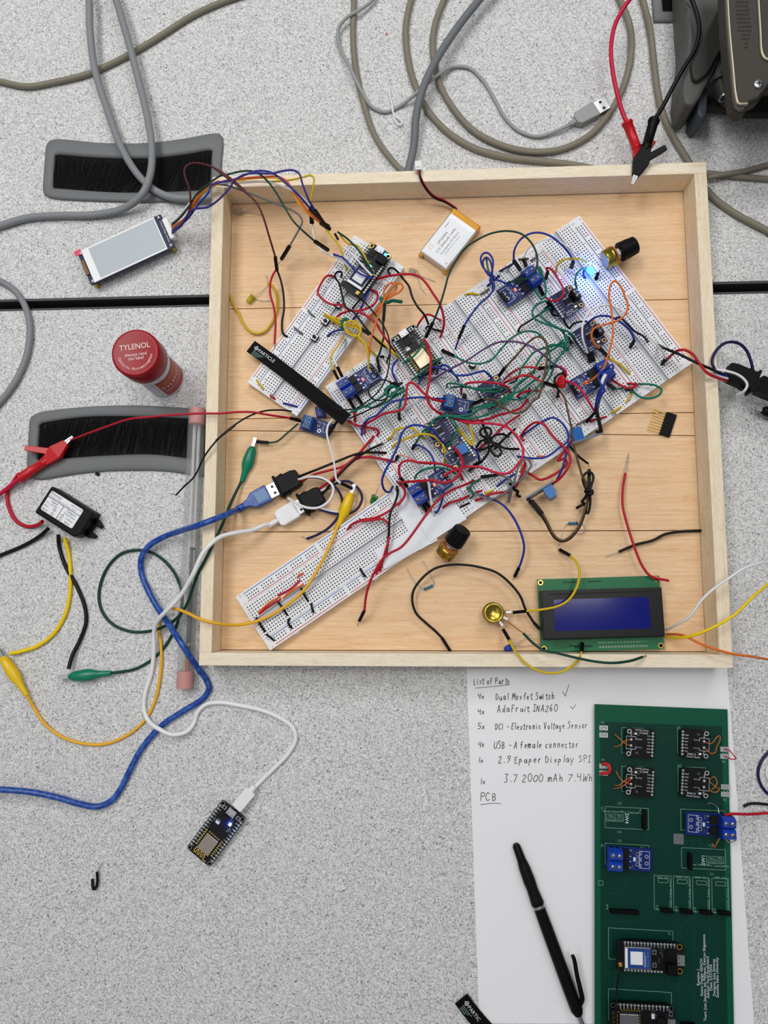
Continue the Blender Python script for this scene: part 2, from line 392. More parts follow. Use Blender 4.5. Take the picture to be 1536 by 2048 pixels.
def seam_y(s, x):
    a, b = U(*s[0], ZF), U(*s[1], ZF); return a.y+(b.y-a.y)*(x-a.x)/(b.x-a.x)
ed = [(TY1-TT-.3, TY1-TT-.3)]+[(seam_y(s, xl), seam_y(s, xr)) for s in seams]+[(TY0+TT+.3, TY0+TT+.3)]
for i in range(5):
    (a, b), (c, d) = ed[i], ed[i+1]; g = .32
    tpart('floor_board', [(xl, c+g), (xr, d+g), (xr, b-g), (xl, a-g)], 0.6, ZF, 'pine_board', (170+i*61, 23*i), .25)

# ------------------------------------------------------------------ cables on the desks
def path(P, z, lo=None):
    """pixel points -> places; a third value is the height there, else z"""
    return [U(p[0], p[1], max(p[2] if len(p) > 2 else z, z+.08)) for p in P]
def cable(name, label, P, r, m, cat='cable', group='grey cables on the desk', parent=None, sub=8, n=12):
    W = path(P, r)
    b = MB(); b.tube(W, r, m, n, sub)
    o = b.build(name, parent, origin=W[0] if parent is None else None)
    if parent is None: tag(o, label, cat, group)
    return o
cable('grey_cable', 'thick grey cable crossing the brush grommet and running under the tray corner',
      [(172, -40, 12), (178, 0, 14), (180, 60, 13), (190, 140, 11), (215, 220, 9), (245, 300, 9), (278, 352, 6.5), (312, 382, 6.8), (345, 395, 7.2), (385, 397, 7), (425, 394, 7)], 3.4, 'cable_grey')
cable('grey_cable', 'thick grey cable bending over the brush grommet towards the left edge',
      [(215, -40, 16), (232, 0, 16), (256, 80, 15), (277, 160, 13), (295, 235, 14), (304, 300, 14.5), (300, 352, 14.5), (283, 390, 13.5), (245, 418, 7), (185, 430, 4), (120, 431, 3.6), (55, 436, 3.6), (0, 452, 3.6), (-40, 466, 3.6)], 3.4, 'cable_grey')
cable('grey_cable', 'grey cable sweeping in from the left edge under two others',
      [(-40, 155), (0, 163), (55, 173), (110, 164), (175, 148), (230, 124), (282, 96), (330, 66), (380, 34), (430, 10), (480, -8), (530, -20)], 2.8, 'cable_taupe')
cable('grey_cable', 'grey cable arcing across the seam at the left edge',
      [(-30, 552), (0, 562), (28, 580), (50, 612), (60, 655), (55, 705), (38, 750), (15, 786), (-20, 825)], 3.0, 'cable_grey')
cable('grey_cable', 'taupe cable curving down behind the tray, leftmost of the coiled three',
      [(706, -40), (708, 0), (706, 70), (712, 140), (728, 210), (750, 272), (782, 318), (806, 343), (830, 362)], 2.8, 'cable_taupe')
cable('grey_cable', 'taupe coiled cable passing behind the tray top rail, outer loop',
      [(835, -50), (822, 0), (812, 50), (814, 105), (828, 165), (855, 220), (895, 264), (945, 295), (1010, 314), (1080, 322), (1145, 330), (1200, 340)], 3.0, 'cable_taupe')
cable('grey_cable', 'taupe coiled cable looping under the red lead, inner loop',
      [(910, -40), (888, 0), (868, 60), (867, 115), (880, 170), (905, 215), (945, 260), (1000, 290), (1065, 304), (1125, 298), (1180, 270), (1222, 222), (1250, 165), (1262, 110), (1260, 55), (1240, 0), (1222, -40)], 3.0, 'cable_taupe')
cable('grey_cable', 'dark grey cable slanting over the coil to the battery plug',
      [(1010, -60, 16), (958, 0, 14), (910, 62, 14), (868, 128, 16), (845, 180, 17), (832, 235, 13), (828, 290, 8), (818, 335, 5), (808, 372, 4)], 3.6, 'cable_dark')
cable('grey_cable', 'taupe cable descending behind the black clip and past the tray corner',
      [(1270, -50), (1285, 0), (1300, 60), (1308, 130), (1316, 190), (1328, 235), (1350, 280), (1376, 322), (1402, 366), (1428, 396), (1465, 424), (1536, 462), (1600, 495)], 3.0, 'cable_taupe')
cable('grey_cable', 'taupe cable running right from behind the tray corner',
      [(1300, 346), (1370, 346), (1420, 347), (1470, 353), (1536, 358), (1600, 362)], 2.6, 'cable_taupe')
cable('grey_cable', 'taupe cable rising right beside the tray corner, upper of two',
      [(1415, 356, 6), (1440, 350, 7.5), (1490, 342, 5), (1536, 330, 3), (1600, 318, 3)], 2.4, 'cable_taupe')

# light grey USB cable
t = thing('usb_cable', 'light grey USB cable with bare metal plug lying behind the tray', 'cable', U(1165, 235))
t0 = U(1165, 235); T_ = Matrix.Translation(-t0)
b = MB(); b.X = T_
b.tube(path([(770, -40, 3), (745, 0, 5), (722, 18, 6), (690, 38, 7), (676, 60, 6), (680, 95, 4), (700, 135, 7), (722, 180, 7), (742, 212, 3), (770, 224, 2), (800, 212, 2), (840, 180, 9), (880, 147, 8.5), (905, 134, 3), (938, 136, 2), (965, 160, 2), (990, 200, 2), (1010, 235, 2), (1038, 262, 2), (1075, 273, 2.5), (1112, 262, 4), (1148, 245, 5)], 2), 1.6, 'cable_light', 10)
b.build('cord', t)
c_, a_, L_ = put((1150, 243), (1218, 205), 5)
p = MB(); p.X = T_ @ Matrix.Translation(c_) @ Matrix.Rotation(a_, 4, 'Z')
p.cyl((-L_/2-6, 0, 0), (-L_/2+1, 0, 0), 2.2, 'cable_light', 10, 2.6)
p.prism([(-L_/2, -3), (-L_/2+3, -6.4), (4, -7.2), (4, 7.2), (-L_/2+3, 6.4), (-L_/2, 3)], -4, 4, 'cable_light')
p.build('plug_grip', t, bevel=1)
q = MB(); q.X = p.X; q.box((9.5, 0, 0), (11, 12, 4.5), 'steel'); q.box((10, 3.2, 2.3), (2.2, 2.2, .3), 'chip'); q.box((10, -3.2, 2.3), (2.2, 2.2, .3), 'chip'); q.build('metal_plug', t)

# ------------------------------------------------------------------ instrument at the upper right
t0 = U(1400, 150, 0); T_ = Matrix.Translation(-t0)
t = thing('bench_instrument', 'grey bench instrument with vented metal case standing at the upper right', 'instrument', t0)
Pm = lambda P, z: [(U(x, y, z).x, U(x, y, z).y) for x, y in P]
def ip(name, P, z0, z1, m, bev=2.0, smooth=True):
    b = MB(); b.X = T_
    Q_ = Pm(P, z1)
    if smooth: Q_ = [(p.x, p.y) for p in catmull([(x, y, 0) for x, y in Q_]+[(*Q_[0], 0)], 4)[:-1]]
    b.prism(Q_[::-1], z0, z1, m); return b.build(name, t, bevel=bev)
ip('bumper', [(1368, -80), (1370, -18), (1373, 32), (1376, 77), (1372, 117), (1367, 157), (1366, 187), (1372, 207), (1388, 208), (1412, 172), (1428, 142), (1442, 106), (1452, 62), (1456, 2), (1456, -80)], 5, 40, 'instr_plastic', 3)
ip('bumper_lip', [(1392, 102), (1416, 57), (1440, 12), (1460, -13), (1466, 42), (1456, 77), (1434, 112), (1414, 147), (1392, 160), (1384, 132)], 38, 45, 'instr_dark', 2.5)
ip('inner_panel', [(1425, 92), (1450, 70), (1480, 80), (1490, 160), (1470, 185), (1440, 160), (1412, 170)], 12, 34, 'instr_plastic', 2)
ip('foot', [(1399, 170), (1416, 168), (1415, 218), (1411, 234), (1401, 235), (1395, 222)], 0, 30, 'instr_blue', 1.5, False)
ip('base_bar', [(1398, 214), (1402, 196), (1440, 192), (1500, 190), (1700, 186), (1700, 226), (1500, 228), (1440, 218)], 4, 12, 'instr_dark', 2, False)
zc = 84
case = [(1442, -120), (1450, 60), (1458, 140), (1463, 196), (1468, 216), (1478, 224), (1492, 224), (1500, 206), (1520, 197), (1542, 168), (1700, 160), (1700, -120)]
ip('metal_case', case, 70, zc, 'instr_metal', 2.5, False)
for P in ([(1450, -120), (1457, 40), (1465, 130), (1472, 195), (1477, 208), (1494, 209)], [(1510, -120), (1520, 60), (1524, 108), (1532, 119), (1560, 122), (1700, 120)]):
    r = MB(); r.X = T_; r.tube([U(x, y, zc) for x, y in P], 1.7, 'instr_rib', 8, 6); r.build('raised_rib', t)
b = MB(); b.X = T_; b.box((455, 470, 90), (170, 330, 170), 'instr_dark'); b.build('unseen_shade_block', t, bevel=3)  # unseen tall block added out of view to shade the desk beside the instrument
v = MB(); v.X = T_
for i in range(13):
    for j in range(6):
        if abs(j-2.5) + max(0, i-7)*.5 > 3.4: continue
        p_ = U(1470+j*4.6+i*.9+(i % 2)*2, -4+i*8.2, zc+.1)
        v.box((p_.x, p_.y, zc+.05), (.8, 2.0, .3), 'chip', rz=-.5)
v.build('vent_slots', t)
s_ = MB(); s_.X = T_; p_ = U(1516, 169, zc); s_.lathe([(4, 0), (4, .8), (2.8, 1.6), (0.01, 1.8)], 'steel', 20, o=(p_.x, p_.y, zc)); s_.box((p_.x, p_.y, zc+1.7), (4, .8, .4), 'chip'); s_.box((p_.x, p_.y, zc+1.7), (.8, 4, .4), 'chip'); s_.build('screw', t)
k = MB(); k.X = T_; A = U(1440, 164, 40); B = U(1448, 192, 40); d_ = (B-A).normalized()
k.cyl(A, B, 6, 'instr_dark', 20); k.cyl(B, B+d_*2, 5.2, 'tin', 20); k.cyl(B+d_*1.9, B+d_*2.4, 3.6, 'chip', 16); k.cyl(A-(B-A)*.3, A, 8.5, 'instr_dark', 20); k.build('coaxial_socket', t)
l_ = MB(); l_.X = T_; q_ = U(1372, 4, 40.2)
for dx, dy in ((0, 0), (2, -3), (-1, -5)): l_.line([(q_.x+dx, q_.y+dy), (q_.x+dx+1.5, q_.y+dy-2.5)], .6, 40.1, 'chip')
l_.build('printed_mark', t)

# ------------------------------------------------------------------ medicine bottle
B0 = U(331, 757, 0); HB = 71
t = thing('medicine_bottle', 'white pill bottle with red cap standing left of the tray', 'bottle', B0)
b = MB(); b.lathe([(15, 0), (17, .8), (17.6, 2.5), (17.6, 40), (17.2, 43), (16.4, 46), (16, 50), (16, 54)], 'bottle_white', 48); b.build('body', t)
lb = MB()
def wrap(a0, a1, z0, z1, m, r=17.72, n=20):
    V = []; 
    for i in range(n+1):
        a = a0+(a1-a0)*i/n; V += [(r*math.cos(a), r*math.sin(a), z0), (r*math.cos(a), r*math.sin(a), z1)]
    lb.add(V, [(2*i, 2*i+2, 2*i+3, 2*i+1) for i in range(n)], m, True)
wrap(math.radians(-170), math.radians(170), 5, 39, 'label_grey')
wrap(math.radians(-75), math.radians(25), 5, 39, 'label_red', 17.8)
wrap(math.radians(-75), math.radians(25), 27, 36, 'label_orange', 17.86)
def wtext(s, ac, z, size, m, r=17.92):
    v, f, a, bb = text_geo(s); V = []
    for p_ in v:
        x = (p_[0]-(a+bb)/2)*size; ang = ac+x/r; V.append((r*math.cos(ang), r*math.sin(ang), z+(p_[1]-.34)*size))
    lb.add(V, f, m)
wtext('TYLENOL', math.radians(-24), 23, 7.0, 'label_text'); wtext('EXTRA STRENGTH', math.radians(-24), 16, 3.2, 'label_text')
for i, s in enumerate(('acetaminophen caplets', 'pain reliever', 'fever reducer', '500 mg each')): wtext(s, math.radians(-118), 34-i*6, 2.6, 'label_red', 17.86)
lb.build('label', t)
c = MB(); N = 72
prof = [(19.4, 50), (19.8, 51), (19.8, 69.5), (19.2, HB+.2), (18.2, HB+.6), (17, HB+.4), (0.01, HB+.2)]
V = []
for r, h in prof:
    for i in range(N):
        q = r*(1+(.012 if i % 2 and 51 <= h < 70 else 0)); V.append((q*math.cos(2*math.pi*i/N), q*math.sin(2*math.pi*i/N), h))
c.add(V, [(j*N+i, j*N+(i+1) % N, (j+1)*N+(i+1) % N, (j+1)*N+i) for j in range(len(prof)-1) for i in range(N)], 'cap_red', True)
cp = c.build('cap', t)
x = MB(); zt = HB+.5
x.text('TYLENOL', -.5, 5.2, zt, 6.6, 'label_text', .12, sx=.9); x.text('Always read', .5, -1.4, zt, 3.7, 'label_text', .12); x.text('the label', .9, -4.6, zt, 3.7, 'label_text', .12)
s = 'Contains Acetaminophen'
for i, ch in enumerate(s):
    a = math.radians(-158+i*150/(len(s)-1)); x.text(ch, 13.4*math.cos(a), 13.4*math.sin(a), zt, 3.3, 'label_text', a+math.pi/2)
x.build('cap_lettering', cp)

# ------------------------------------------------------------------ clear tube with pink ends
A = U(394.5, 815, 11.6); B = U(369.5, 1378, 7.8); D = (B-A); L = D.length
t = thing('clear_plastic_tube', 'long clear plastic tube with pink foam ends lying along the tray', 'tube', Vector((A.x, A.y, 0)))
T_ = Matrix.Translation(-Vector((A.x, A.y, 0)))
dn = D.normalized()
b = MB(); b.X = T_; b.lathe([(7.6, 0), (7.6, L), (7.1, L), (7.1, 0), (7.6, 0)], 'acrylic', 32, dn, A); b.build('tube_wall', t)
for s0, s1 in ((1, 15), (L-15, L-1)):
    e = MB(); e.X = T_; e.cyl(A+dn*s0, A+dn*s1, 6.8, 'foam_pink', 24); e.build('foam_plug', t)
def rod(name, label, cat, P, r, m, extra=None, grp='glass rods in the clear tube'):
    b = MB(); b.cyl(P[0], P[1], r, m, 12)
    if extra: extra(b)
    tag(b.build(name, origin=P[0]), label, cat, grp)
side = Vector((-dn.y, dn.x, 0))
rod('glass_rod', 'clear thin glass rod in the tube, nearer the tray', 'rod', (A+dn*15+side*1.5+Vector((0, 0, -3)), A+dn*160+side*1.5+Vector((0, 0, -3))), 1.5, 'glass')
rod('glass_rod', 'clear thin glass rod in the tube, farther from the tray', 'rod', (A+dn*15-side*2.6+Vector((0, 0, -3)), A+dn*130-side*2.6+Vector((0, 0, -3))), 1.5, 'glass')
P0 = A+dn*(L-118)+side*.5+Vector((0, 0, -3)); P1 = A+dn*(L-16)+side*.5+Vector((0, 0, -3))
b = MB(); b.cyl(P0, P0.lerp(P1, .9), 2.0, 'probe_dark', 12); b.lathe([(1.7, -3), (2.6, -2), (2.6, -1), (1.8, 0)], 'probe_dark', 12, dn, P0)
b.cyl(P0.lerp(P1, .78), P0.lerp(P1, .8), 2.1, 'steel', 12); b.cyl(P0.lerp(P1, .84), P0.lerp(P1, .86), 2.1, 'steel', 12); b.cyl(P0.lerp(P1, .88), P1, 2.0, 'copper', 12)
tag(b.build('metal_probe', origin=P0), 'dark metal probe with copper tip inside the lower half of the clear tube', 'probe')

# ------------------------------------------------------------------ DC converter box
c, a, L = put((80, 994.4), (178, 1056), 15)
t = thing('power_converter', 'black DC power converter box with white Input and Output label', 'converter', (c.x, c.y, .05), a)
b = MB(); b.prism([(-23, -13.5), (19, -13.5), (23, -9), (23, 13.5), (-23, 13.5)], 0, 15.5, 'black_plastic'); b.build('case', t, bevel=1.2)
b = MB()
for sy in (-1, 1): b.prism([(22, sy*6-3.2), (26, sy*6-3), (31, sy*5-1.8), (31, sy*5+1.2), (26, sy*6+2.4), (22, sy*6+3.2)], 0, 5, 'black_plastic')
b.box((23.5, 0, 2.5), (3, 15, 5), 'black_plastic'); b.build('mounting_fork', t, bevel=.5)
b = MB()
for sy in (-3, 4): b.cyl((-24.4, sy, 7), (-22.5, sy, 7), 1.4, 'black_plastic', 10)
b.build('side_pegs', t)
l = MB(); l.rbox((-3, 1.2, 15.6), (34, 19, .25), 'sticker', 1.6); zt = 15.76
l.line([(-20, 4.6), (14, 4.6)], .5, zt, 'ink_black'); l.line([(-3, 4.6), (-3, -8.2)], .5, zt, 'ink_black')
l.text('Klunoxj', -19, 9.0, zt, 3.4, 'ink_black', al='l'); l.text('P/NO KL5162', 13.5, 8.8, zt, 2.0, 'ink_black', al='r'); l.text('Output Maximum Power 25W', -19, 6.1, zt, 2.05, 'ink_black', al='l', sx=1.08)
l.text('Input', -11.5, 2.9, zt, 3.2, 'ink_black'); l.text('DC 12V/24V', -18.8, .1, zt, 2.2, 'ink_black', al='l'); l.text('Red', -18.8, -3, zt, 2.6, 'ink_black', al='l'); l.text('Black', -18.8, -6.4, zt, 2.6, 'ink_black', al='l')
l.text('Output', 6, 2.7, zt, 3.2, 'ink_black'); l.text('5V/5A Maxi', 6, -.3, zt, 2.5, 'ink_black'); l.text('Yellow', 7.8, -3.4, zt, 2.6, 'ink_black'); l.text('Black', 7.8, -6.6, zt, 2.6, 'ink_black')
for x_, y_, s in ((-8.5, -2.6, '+'), (-8.5, -6.4, '-'), (.3, -3.2, '+'), (.3, -6.4, '-')): l.ring((x_, y_, zt), 1.4, 1.1, .06, 'ink_black', 16); l.text(s, x_, y_, zt, 2.4, 'ink_black')
l.build('label', t)
for nm, P, m, r in (('red_lead', [(85, 1043, 8), (75, 1050, 4), (55, 1053, 2), (33, 1042, 2), (18, 1015, 2), (15, 985, 2), (28, 962, 5), (36, 950, 8)], 'red', 1.7), ('black_lead', [(97, 1057, 6), (80, 1072, 3), (50, 1090, 1.7), (0, 1111, 1.7), (-40, 1126, 1.7)], 'black', 1.7),
                    ('black_lead', [(117, 1070, 6), (118, 1090, 2), (130, 1130, 1.7), (155, 1175, 1.7), (170, 1215, 1.7), (172, 1245, 1.7), (160, 1280, 2), (145, 1310, 4), (137, 1338, 6)], 'black', 1.7), ('yellow_lead', [(129, 1075, 6), (137, 1105, 2), (141, 1150, 1.7), (139, 1195, 1.7), (128, 1235, 1.7), (105, 1270, 1.7), (75, 1292, 1.7), (45, 1302, 3), (20, 1307, 4)], 'brightyellow', 1.7)):
    w_ = MB(); w_.X = Matrix.Rotation(-a, 4, 'Z') @ Matrix.Translation((-c.x, -c.y, 0)); w_.tube(path(P, 1.7), r, m, 10); w_.build(nm, t)

# ------------------------------------------------------------------ e-paper display
c, a, L = put((167, 536.5), (335, 459), 12)
t = thing('epaper_display', 'blank e-paper display module lying on the far desk', 'display', (c.x, c.y, 0), a)
hw = L/2
b = MB(); b.rbox((0, 0, 10), (L, 35, 1.6), 'pcb_navy', 1.5); b.build('circuit_board', t)
for sx in (-1, 1):
    for sy in (-1, 1):
        b = MB(); b.cyl((sx*(hw-3), sy*14.8, 0), (sx*(hw-3), sy*14.8, 10), 2.3, 'brass', 6); b.lathe([(1.9, 0), (1.9, .7), (1.0, 1.2)], 'steel', 14, o=(sx*(hw-3), sy*14.8, 10.8)); b.box((sx*(hw-3), sy*14.8, 12.0), (2.4, .5, .2), 'chip'); b.build('standoff', t)
b = MB(); b.box((-1.5, 0, 11.4), (L-11, 34, 1.1), 'epaper_edge'); b.build('panel_edge', t, bevel=.3)
b = MB(); b.box((1.5, 0, 12), (L-19, 31, .2), 'epaper'); b.build('screen', t)
b = MB(); b.box((-hw+3.5, 3, 12.1), (.35, 9, .2), 'chip'); b.box((-hw+1.5, 0, 11.6), (3.4, 15, .8), 'film_brown'); b.build('flex_cable', t, bevel=.3)
b = MB(); b.box((-hw+.8, 16.2, 11.6), (6.5, 5.4, .5), 'pink_tab'); b.build('pull_tab', t)
b = MB(); b.text('2.9inch e-Paper Module', hw-3, 0, 10.86, 2.3, 'silk', -math.pi/2); b.build('printed_text', t)
b = MB(); b.box((hw+1.5, 0, 11), (5, 21, 5), 'usb_white'); b.build('socket', t, bevel=.4)
EP = (c, a, hw)
# ------------------------------------------------------------------ breadboards
BS = 0.99; BL, BW = 165.1, 54.6; ZB0, ZB1 = ZF+.1, ZF+8.6       # board bottom / top
def strip(m, xs, ys, x0, x1, y0, y1, z, mtop='board_white', hs=.54, dp=1.4):
    """flat strip with a square contact hole at every xs,ys"""
    ex = [x0]; ey = [y0]
    for x in xs: ex += [x-hs, x+hs]
    for y in sorted(ys): ey += [y-hs, y+hs]
    ex.append(x1); ey.append(y1)
    V = []; F = []; G = []; nx = len(ex)
    for y in ey:
        for x in ex: V.append((x, y, z))
    base = len(V)
    for j in range(len(ey)-1):
        for i in range(nx-1):
            q = (j*nx+i, j*nx+i+1, (j+1)*nx+i+1, (j+1)*nx+i)
            if i % 2 and j % 2:
                k = len(V); V += [(V[a][0], V[a][1], z-dp) for a in q]
                G.append((k, k+1, k+2, k+3)); G += [(q[a], q[(a+1) % 4], k+(a+1) % 4, k+a) for a in range(4)]
            else: F.append(q)
    b = len(m.v); m.add(V, F, mtop)
    k = m.mi('hole')
    for f in G: m.f.append([b+i for i in f]); m.m.append(k); m.sm.append(False)
def board_meshes(dark):
    col = [(-78.74+2.54*i) for i in range(63)]; rail = [(-73.66+2.54*(i+i//5)) for i in range(50)]
    z = 8.5; x0, x1 = -BL/2, BL/2
    body = MB(); rows = [3.81+2.54*i for i in range(5)]
    strip(body, col, rows, x0, x1, 2.2, 16.6, z); strip(body, col, [-r for r in rows], x0, x1, -16.6, -2.2, z)
    body.add([(x0, -2.2, z), (x1, -2.2, z), (x1, -1.5, z-2.2), (x0, -1.5, z-2.2), (x1, 1.5, z-2.2), (x0, 1.5, z-2.2), (x1, 2.2, z), (x0, 2.2, z)], [(0, 1, 2, 3), (3, 2, 4, 5), (5, 4, 6, 7)], 'trench')
    body.add([(x0, -16.6, 0), (x1, -16.6, 0), (x1, 16.6, 0), (x0, 16.6, 0), (x0, -16.6, z), (x1, -16.6, z), (x1, 16.6, z), (x0, 16.6, z), (x0, -2.2, z), (x0, -1.5, z-2.2), (x0, 1.5, z-2.2), (x0, 2.2, z), (x1, -2.2, z), (x1, -1.5, z-2.2), (x1, 1.5, z-2.2), (x1, 2.2, z)],
             [(3, 2, 1, 0), (0, 1, 5, 4), (2, 3, 7, 6), (3, 0, 4, 8, 9, 10, 11, 7), (1, 2, 6, 15, 14, 13, 12, 5)], 'board_white')
    R = []
    for sg in (1, -1):
        r = MB(); a, b_ = (16.8, 27.3) if sg > 0 else (-27.3, -16.8); cy = 21.6*sg
        strip(r, rail, [cy-1.27, cy+1.27], x0, x1, a, b_, z-.25)
        z2 = z-.25
        r.add([(x0, a, 0), (x1, a, 0), (x1, b_, 0), (x0, b_, 0), (x0, a, z2), (x1, a, z2), (x1, b_, z2), (x0, b_, z2)], [(3, 2, 1, 0), (0, 1, 5, 4), (1, 2, 6, 5), (2, 3, 7, 6), (3, 0, 4, 7)], 'board_white')
        oy, iy = (25.6, 18.2) if sg > 0 else (-18.2, -25.6)
        for yy, m_ in ((oy, dark), (iy, 'rail_red')):
            for xa, xb in ((-75.5, -1.6), (1.6, 75.5)): r.line([(xa, yy), (xb, yy)], .62, z2, m_, .04)
        R.append(r)
    t = MB()
    for i, ch in enumerate('ABCDEFGHIJ'):
        y = -13.97+2.54*i+(2.54*2 if i > 4 else 0)
        for x in (-80.8, 80.8): t.text(ch, x, y, z+.03, 2.0, 'ink_black', -math.pi/2)
    for n in range(0, 63, 5):
        for y in (15.6, -15.6): t.text(str(max(n, 1)), col[max(n, 1)-1], y, z+.03, 1.75, 'ink_black', -math.pi/2)
    for sg in (1, -1):
        oy, iy = (25.6, 18.2) if sg > 0 else (-18.2, -25.6)
        for x in (-79, 79):
            t.text('+', x, iy, z-.2, 3.2, 'rail_red', -math.pi/2); t.line([(x, oy-1), (x, oy+1)], .4, z-.24, dark)
    return body, R, t
BOARD = {}
def breadboard(label, cx, cy, a, dark):
    t = thing('breadboard', label, 'breadboard', (cx, cy, ZB0), a, 'solderless breadboards in the tray'); t.scale = (BS, BS, 1)
    if dark not in BOARD:
        b, R, l = board_meshes(dark)
        BOARD[dark] = [b.build('terminal_strip', t)]+[r.build('power_rail', t) for r in R]+[l.build('printed_lettering', t)]
    else:
        for o in BOARD[dark]:
            c = o.copy(); COL.objects.link(c); c.parent = t
    return t
CA = 0.5947; uu = Vector((math.cos(CA), math.sin(CA))); CC = Vector((73.36, 191.15))
names = ['blue-striped white breadboard at the left end of the joined five, butting the taped one',
         'white breadboard second from the left of the joined five, under the densest wiring',
         'white breadboard in the middle of the joined five, with the black knotted wires',
         'white breadboard second from the right of the joined five, holding two blue switch modules',
         'black-striped white breadboard at the right end of the joined five, lit by the blue LED']
for i, nm in enumerate(names):
    p = CC+uu*((i-2)*54.6*BS); breadboard(nm, p.x, p.y, CA+math.pi/2, 'rail_blue' if i == 0 else 'rail_black')
breadboard('white breadboard alone at the upper left of the tray, under the cellular board', -84.15, 239.4, -.6112-math.pi/2, 'rail_blue')
t = breadboard('white breadboard at the lower left of the tray with short hook-up wires', -76.56, 24.08, .5982, 'rail_blue')
for x in (-56, 26):
    b = MB(); b.box((x, -27.9, 3), (5, 1.6, 3), 'board_white'); b.build('side_latch', t)

# ------------------------------------------------------------------ small module kit
def terminal(parent, x, y, z, m='term_blue', w=10.2, d=8, h=10, a=0.0, name='screw_terminal', pitch=5.0):
    """2-way screw terminal, wire mouths towards local +x"""
    b = MB(); b.X = Matrix.Translation((x, y, z)) @ Matrix.Rotation(a, 4, 'Z')
    P = [(-d/2, 0), (d/2, 0), (d/2, h*.62), (d/2-1.8, h), (-d/2+1.2, h), (-d/2, h*.8)]
    V = [(p[0], -w/2, p[1]) for p in P]+[(p[0], w/2, p[1]) for p in P]; n = len(P)
    b.add(V, [list(range(n)), list(range(2*n-1, n-1, -1))]+[(i, n+i, n+(i+1) % n, (i+1) % n) for i in range(n)], m)
    for s in (-1, 1):
        b.lathe([(1.9, h+.02), (1.9, h+.15), (1.7, h+.15)], m, 14, o=(-.3, s*pitch/2, 0)); b.box((d/2+.02, s*pitch/2, h*.3), (.2, 3, 3.4), 'chip')
        b.box((-d/2+.0, s*pitch/2, h*.4), (.3, .8, h*.5), m)
    o = b.build(name, parent)
    for s in (-1, 1):
        k = MB(); k.X = Matrix.Translation((x, y, z)) @ Matrix.Rotation(a, 4, 'Z')
        k.lathe([(1.75, 0), (1.75, .5), (0.01, .62)], 'steel', 14, o=(-.3, s*pitch/2, h+.05)); k.box((-.3, s*pitch/2, h+.62), (2.9, .5, .2), 'chip', rz=.6*s); k.build('screw', o)
    return o
def smd(b, rnd, n, x0, x1, y0, y1, z):
    for _ in range(n):
        x = rnd.uniform(x0, x1); y = rnd.uniform(y0, y1); v = rnd.random() < .5; L, W = rnd.choice(((1.6, .8), (1.0, .5), (2, 1.2)))
        d = (L, W) if v else (W, L); b.box((x, y, z+.25), (d[0]*.5, d[1]*.5 if v else d[1], .5) if False else (*d, .45), 'chip')
        e = (d[0]*.22, d[1]) if v else (d[0], d[1]*.22)
        for s in (-1, 1): b.box((x+(s*d[0]*.4 if v else 0), y+(0 if v else s*d[1]*.4), z+.26), (*e, .52), 'tin')
def mosfet(label, a, b_, z, lit=True, tx=1, L=35.0, header=True, M=None, group='blue dual MOSFET switch modules'):
    """blue power switch board; its screw terminals sit at the b end"""
    c, h, _ = put(a, b_, z+4)
    t = thing('switch_module', label, 'circuit board', (c.x, c.y, z), h, group, M)
    p = MB(); p.box((0, 0, .8), (L, 17.5, 1.6), 'pcb_blue'); p.build('circuit_board', t)
    x = L/2
    terminal(t, x-4.6, 4.5, 1.6, w=10.2, d=8.6, h=10, a=math.pi/2); terminal(t, x-4.6, -4.5, 1.6, w=10.2, d=8.6, h=10, a=-math.pi/2)
    for s in (-1, 1):
        k = MB(); k.box((x-13.4, s*4.3, 2.9), (6.2, 6.6, 2.4), 'chip'); k.box((x-10.2, s*4.3, 1.8), (1.5, 5.4, .5), 'tin')
        for q in (-2.3, 0, 2.3):
            if q: k.box((x-17.4, s*4.3+q, 1.9), (2.6, .9, .6), 'steel')
        k.build('power_transistor', t)
    e = MB(); rnd = random.Random(5); smd(e, rnd, 3, x-22, x-19, 3.5, 7, 1.6); smd(e, rnd, 3, x-22, x-19, -7, -3.5, 1.6); e.build('small_components', t)
    l = MB(); l.box((x-21, 0, 2.0), (1.6, 3.0, .8), 'glow_red' if lit else 'silk'); l.build('indicator_light', t)
    s_ = MB(); zz = 1.62
    s_.rect(-x+6, 0, 8, 13, .25, zz, 'silk'); s_.text('TRIG', -x+8.6, 0, zz, 1.6, 'silk', math.pi/2); s_.text('PWM', -x+8.6, -4.8, zz, 1.4, 'silk', math.pi/2); s_.text('GND', -x+8.6, 4.8, zz, 1.4, 'silk', math.pi/2)
    for q in (-3.8, 0, 3.8)[::1]: s_.rect(x-24, q, 3, 2.4, .2, zz, 'silk')
    for q in (-2.6, 2.6): s_.ring((-x+4.2, q, zz), 1.5, .9, .08, 'pad', 14)
    s_.build('printed_marks', t)
    if header:
        g = MB(); g.box((-x+2, 0, 3), (2.5, 10, 2.6), 'black_plastic')
        for q in (-2.54, 0, 2.54): g.box((-x+2, q, 5.5), (.64, .64, 5), 'gold')
        g.build('pin_header', t)
    return t
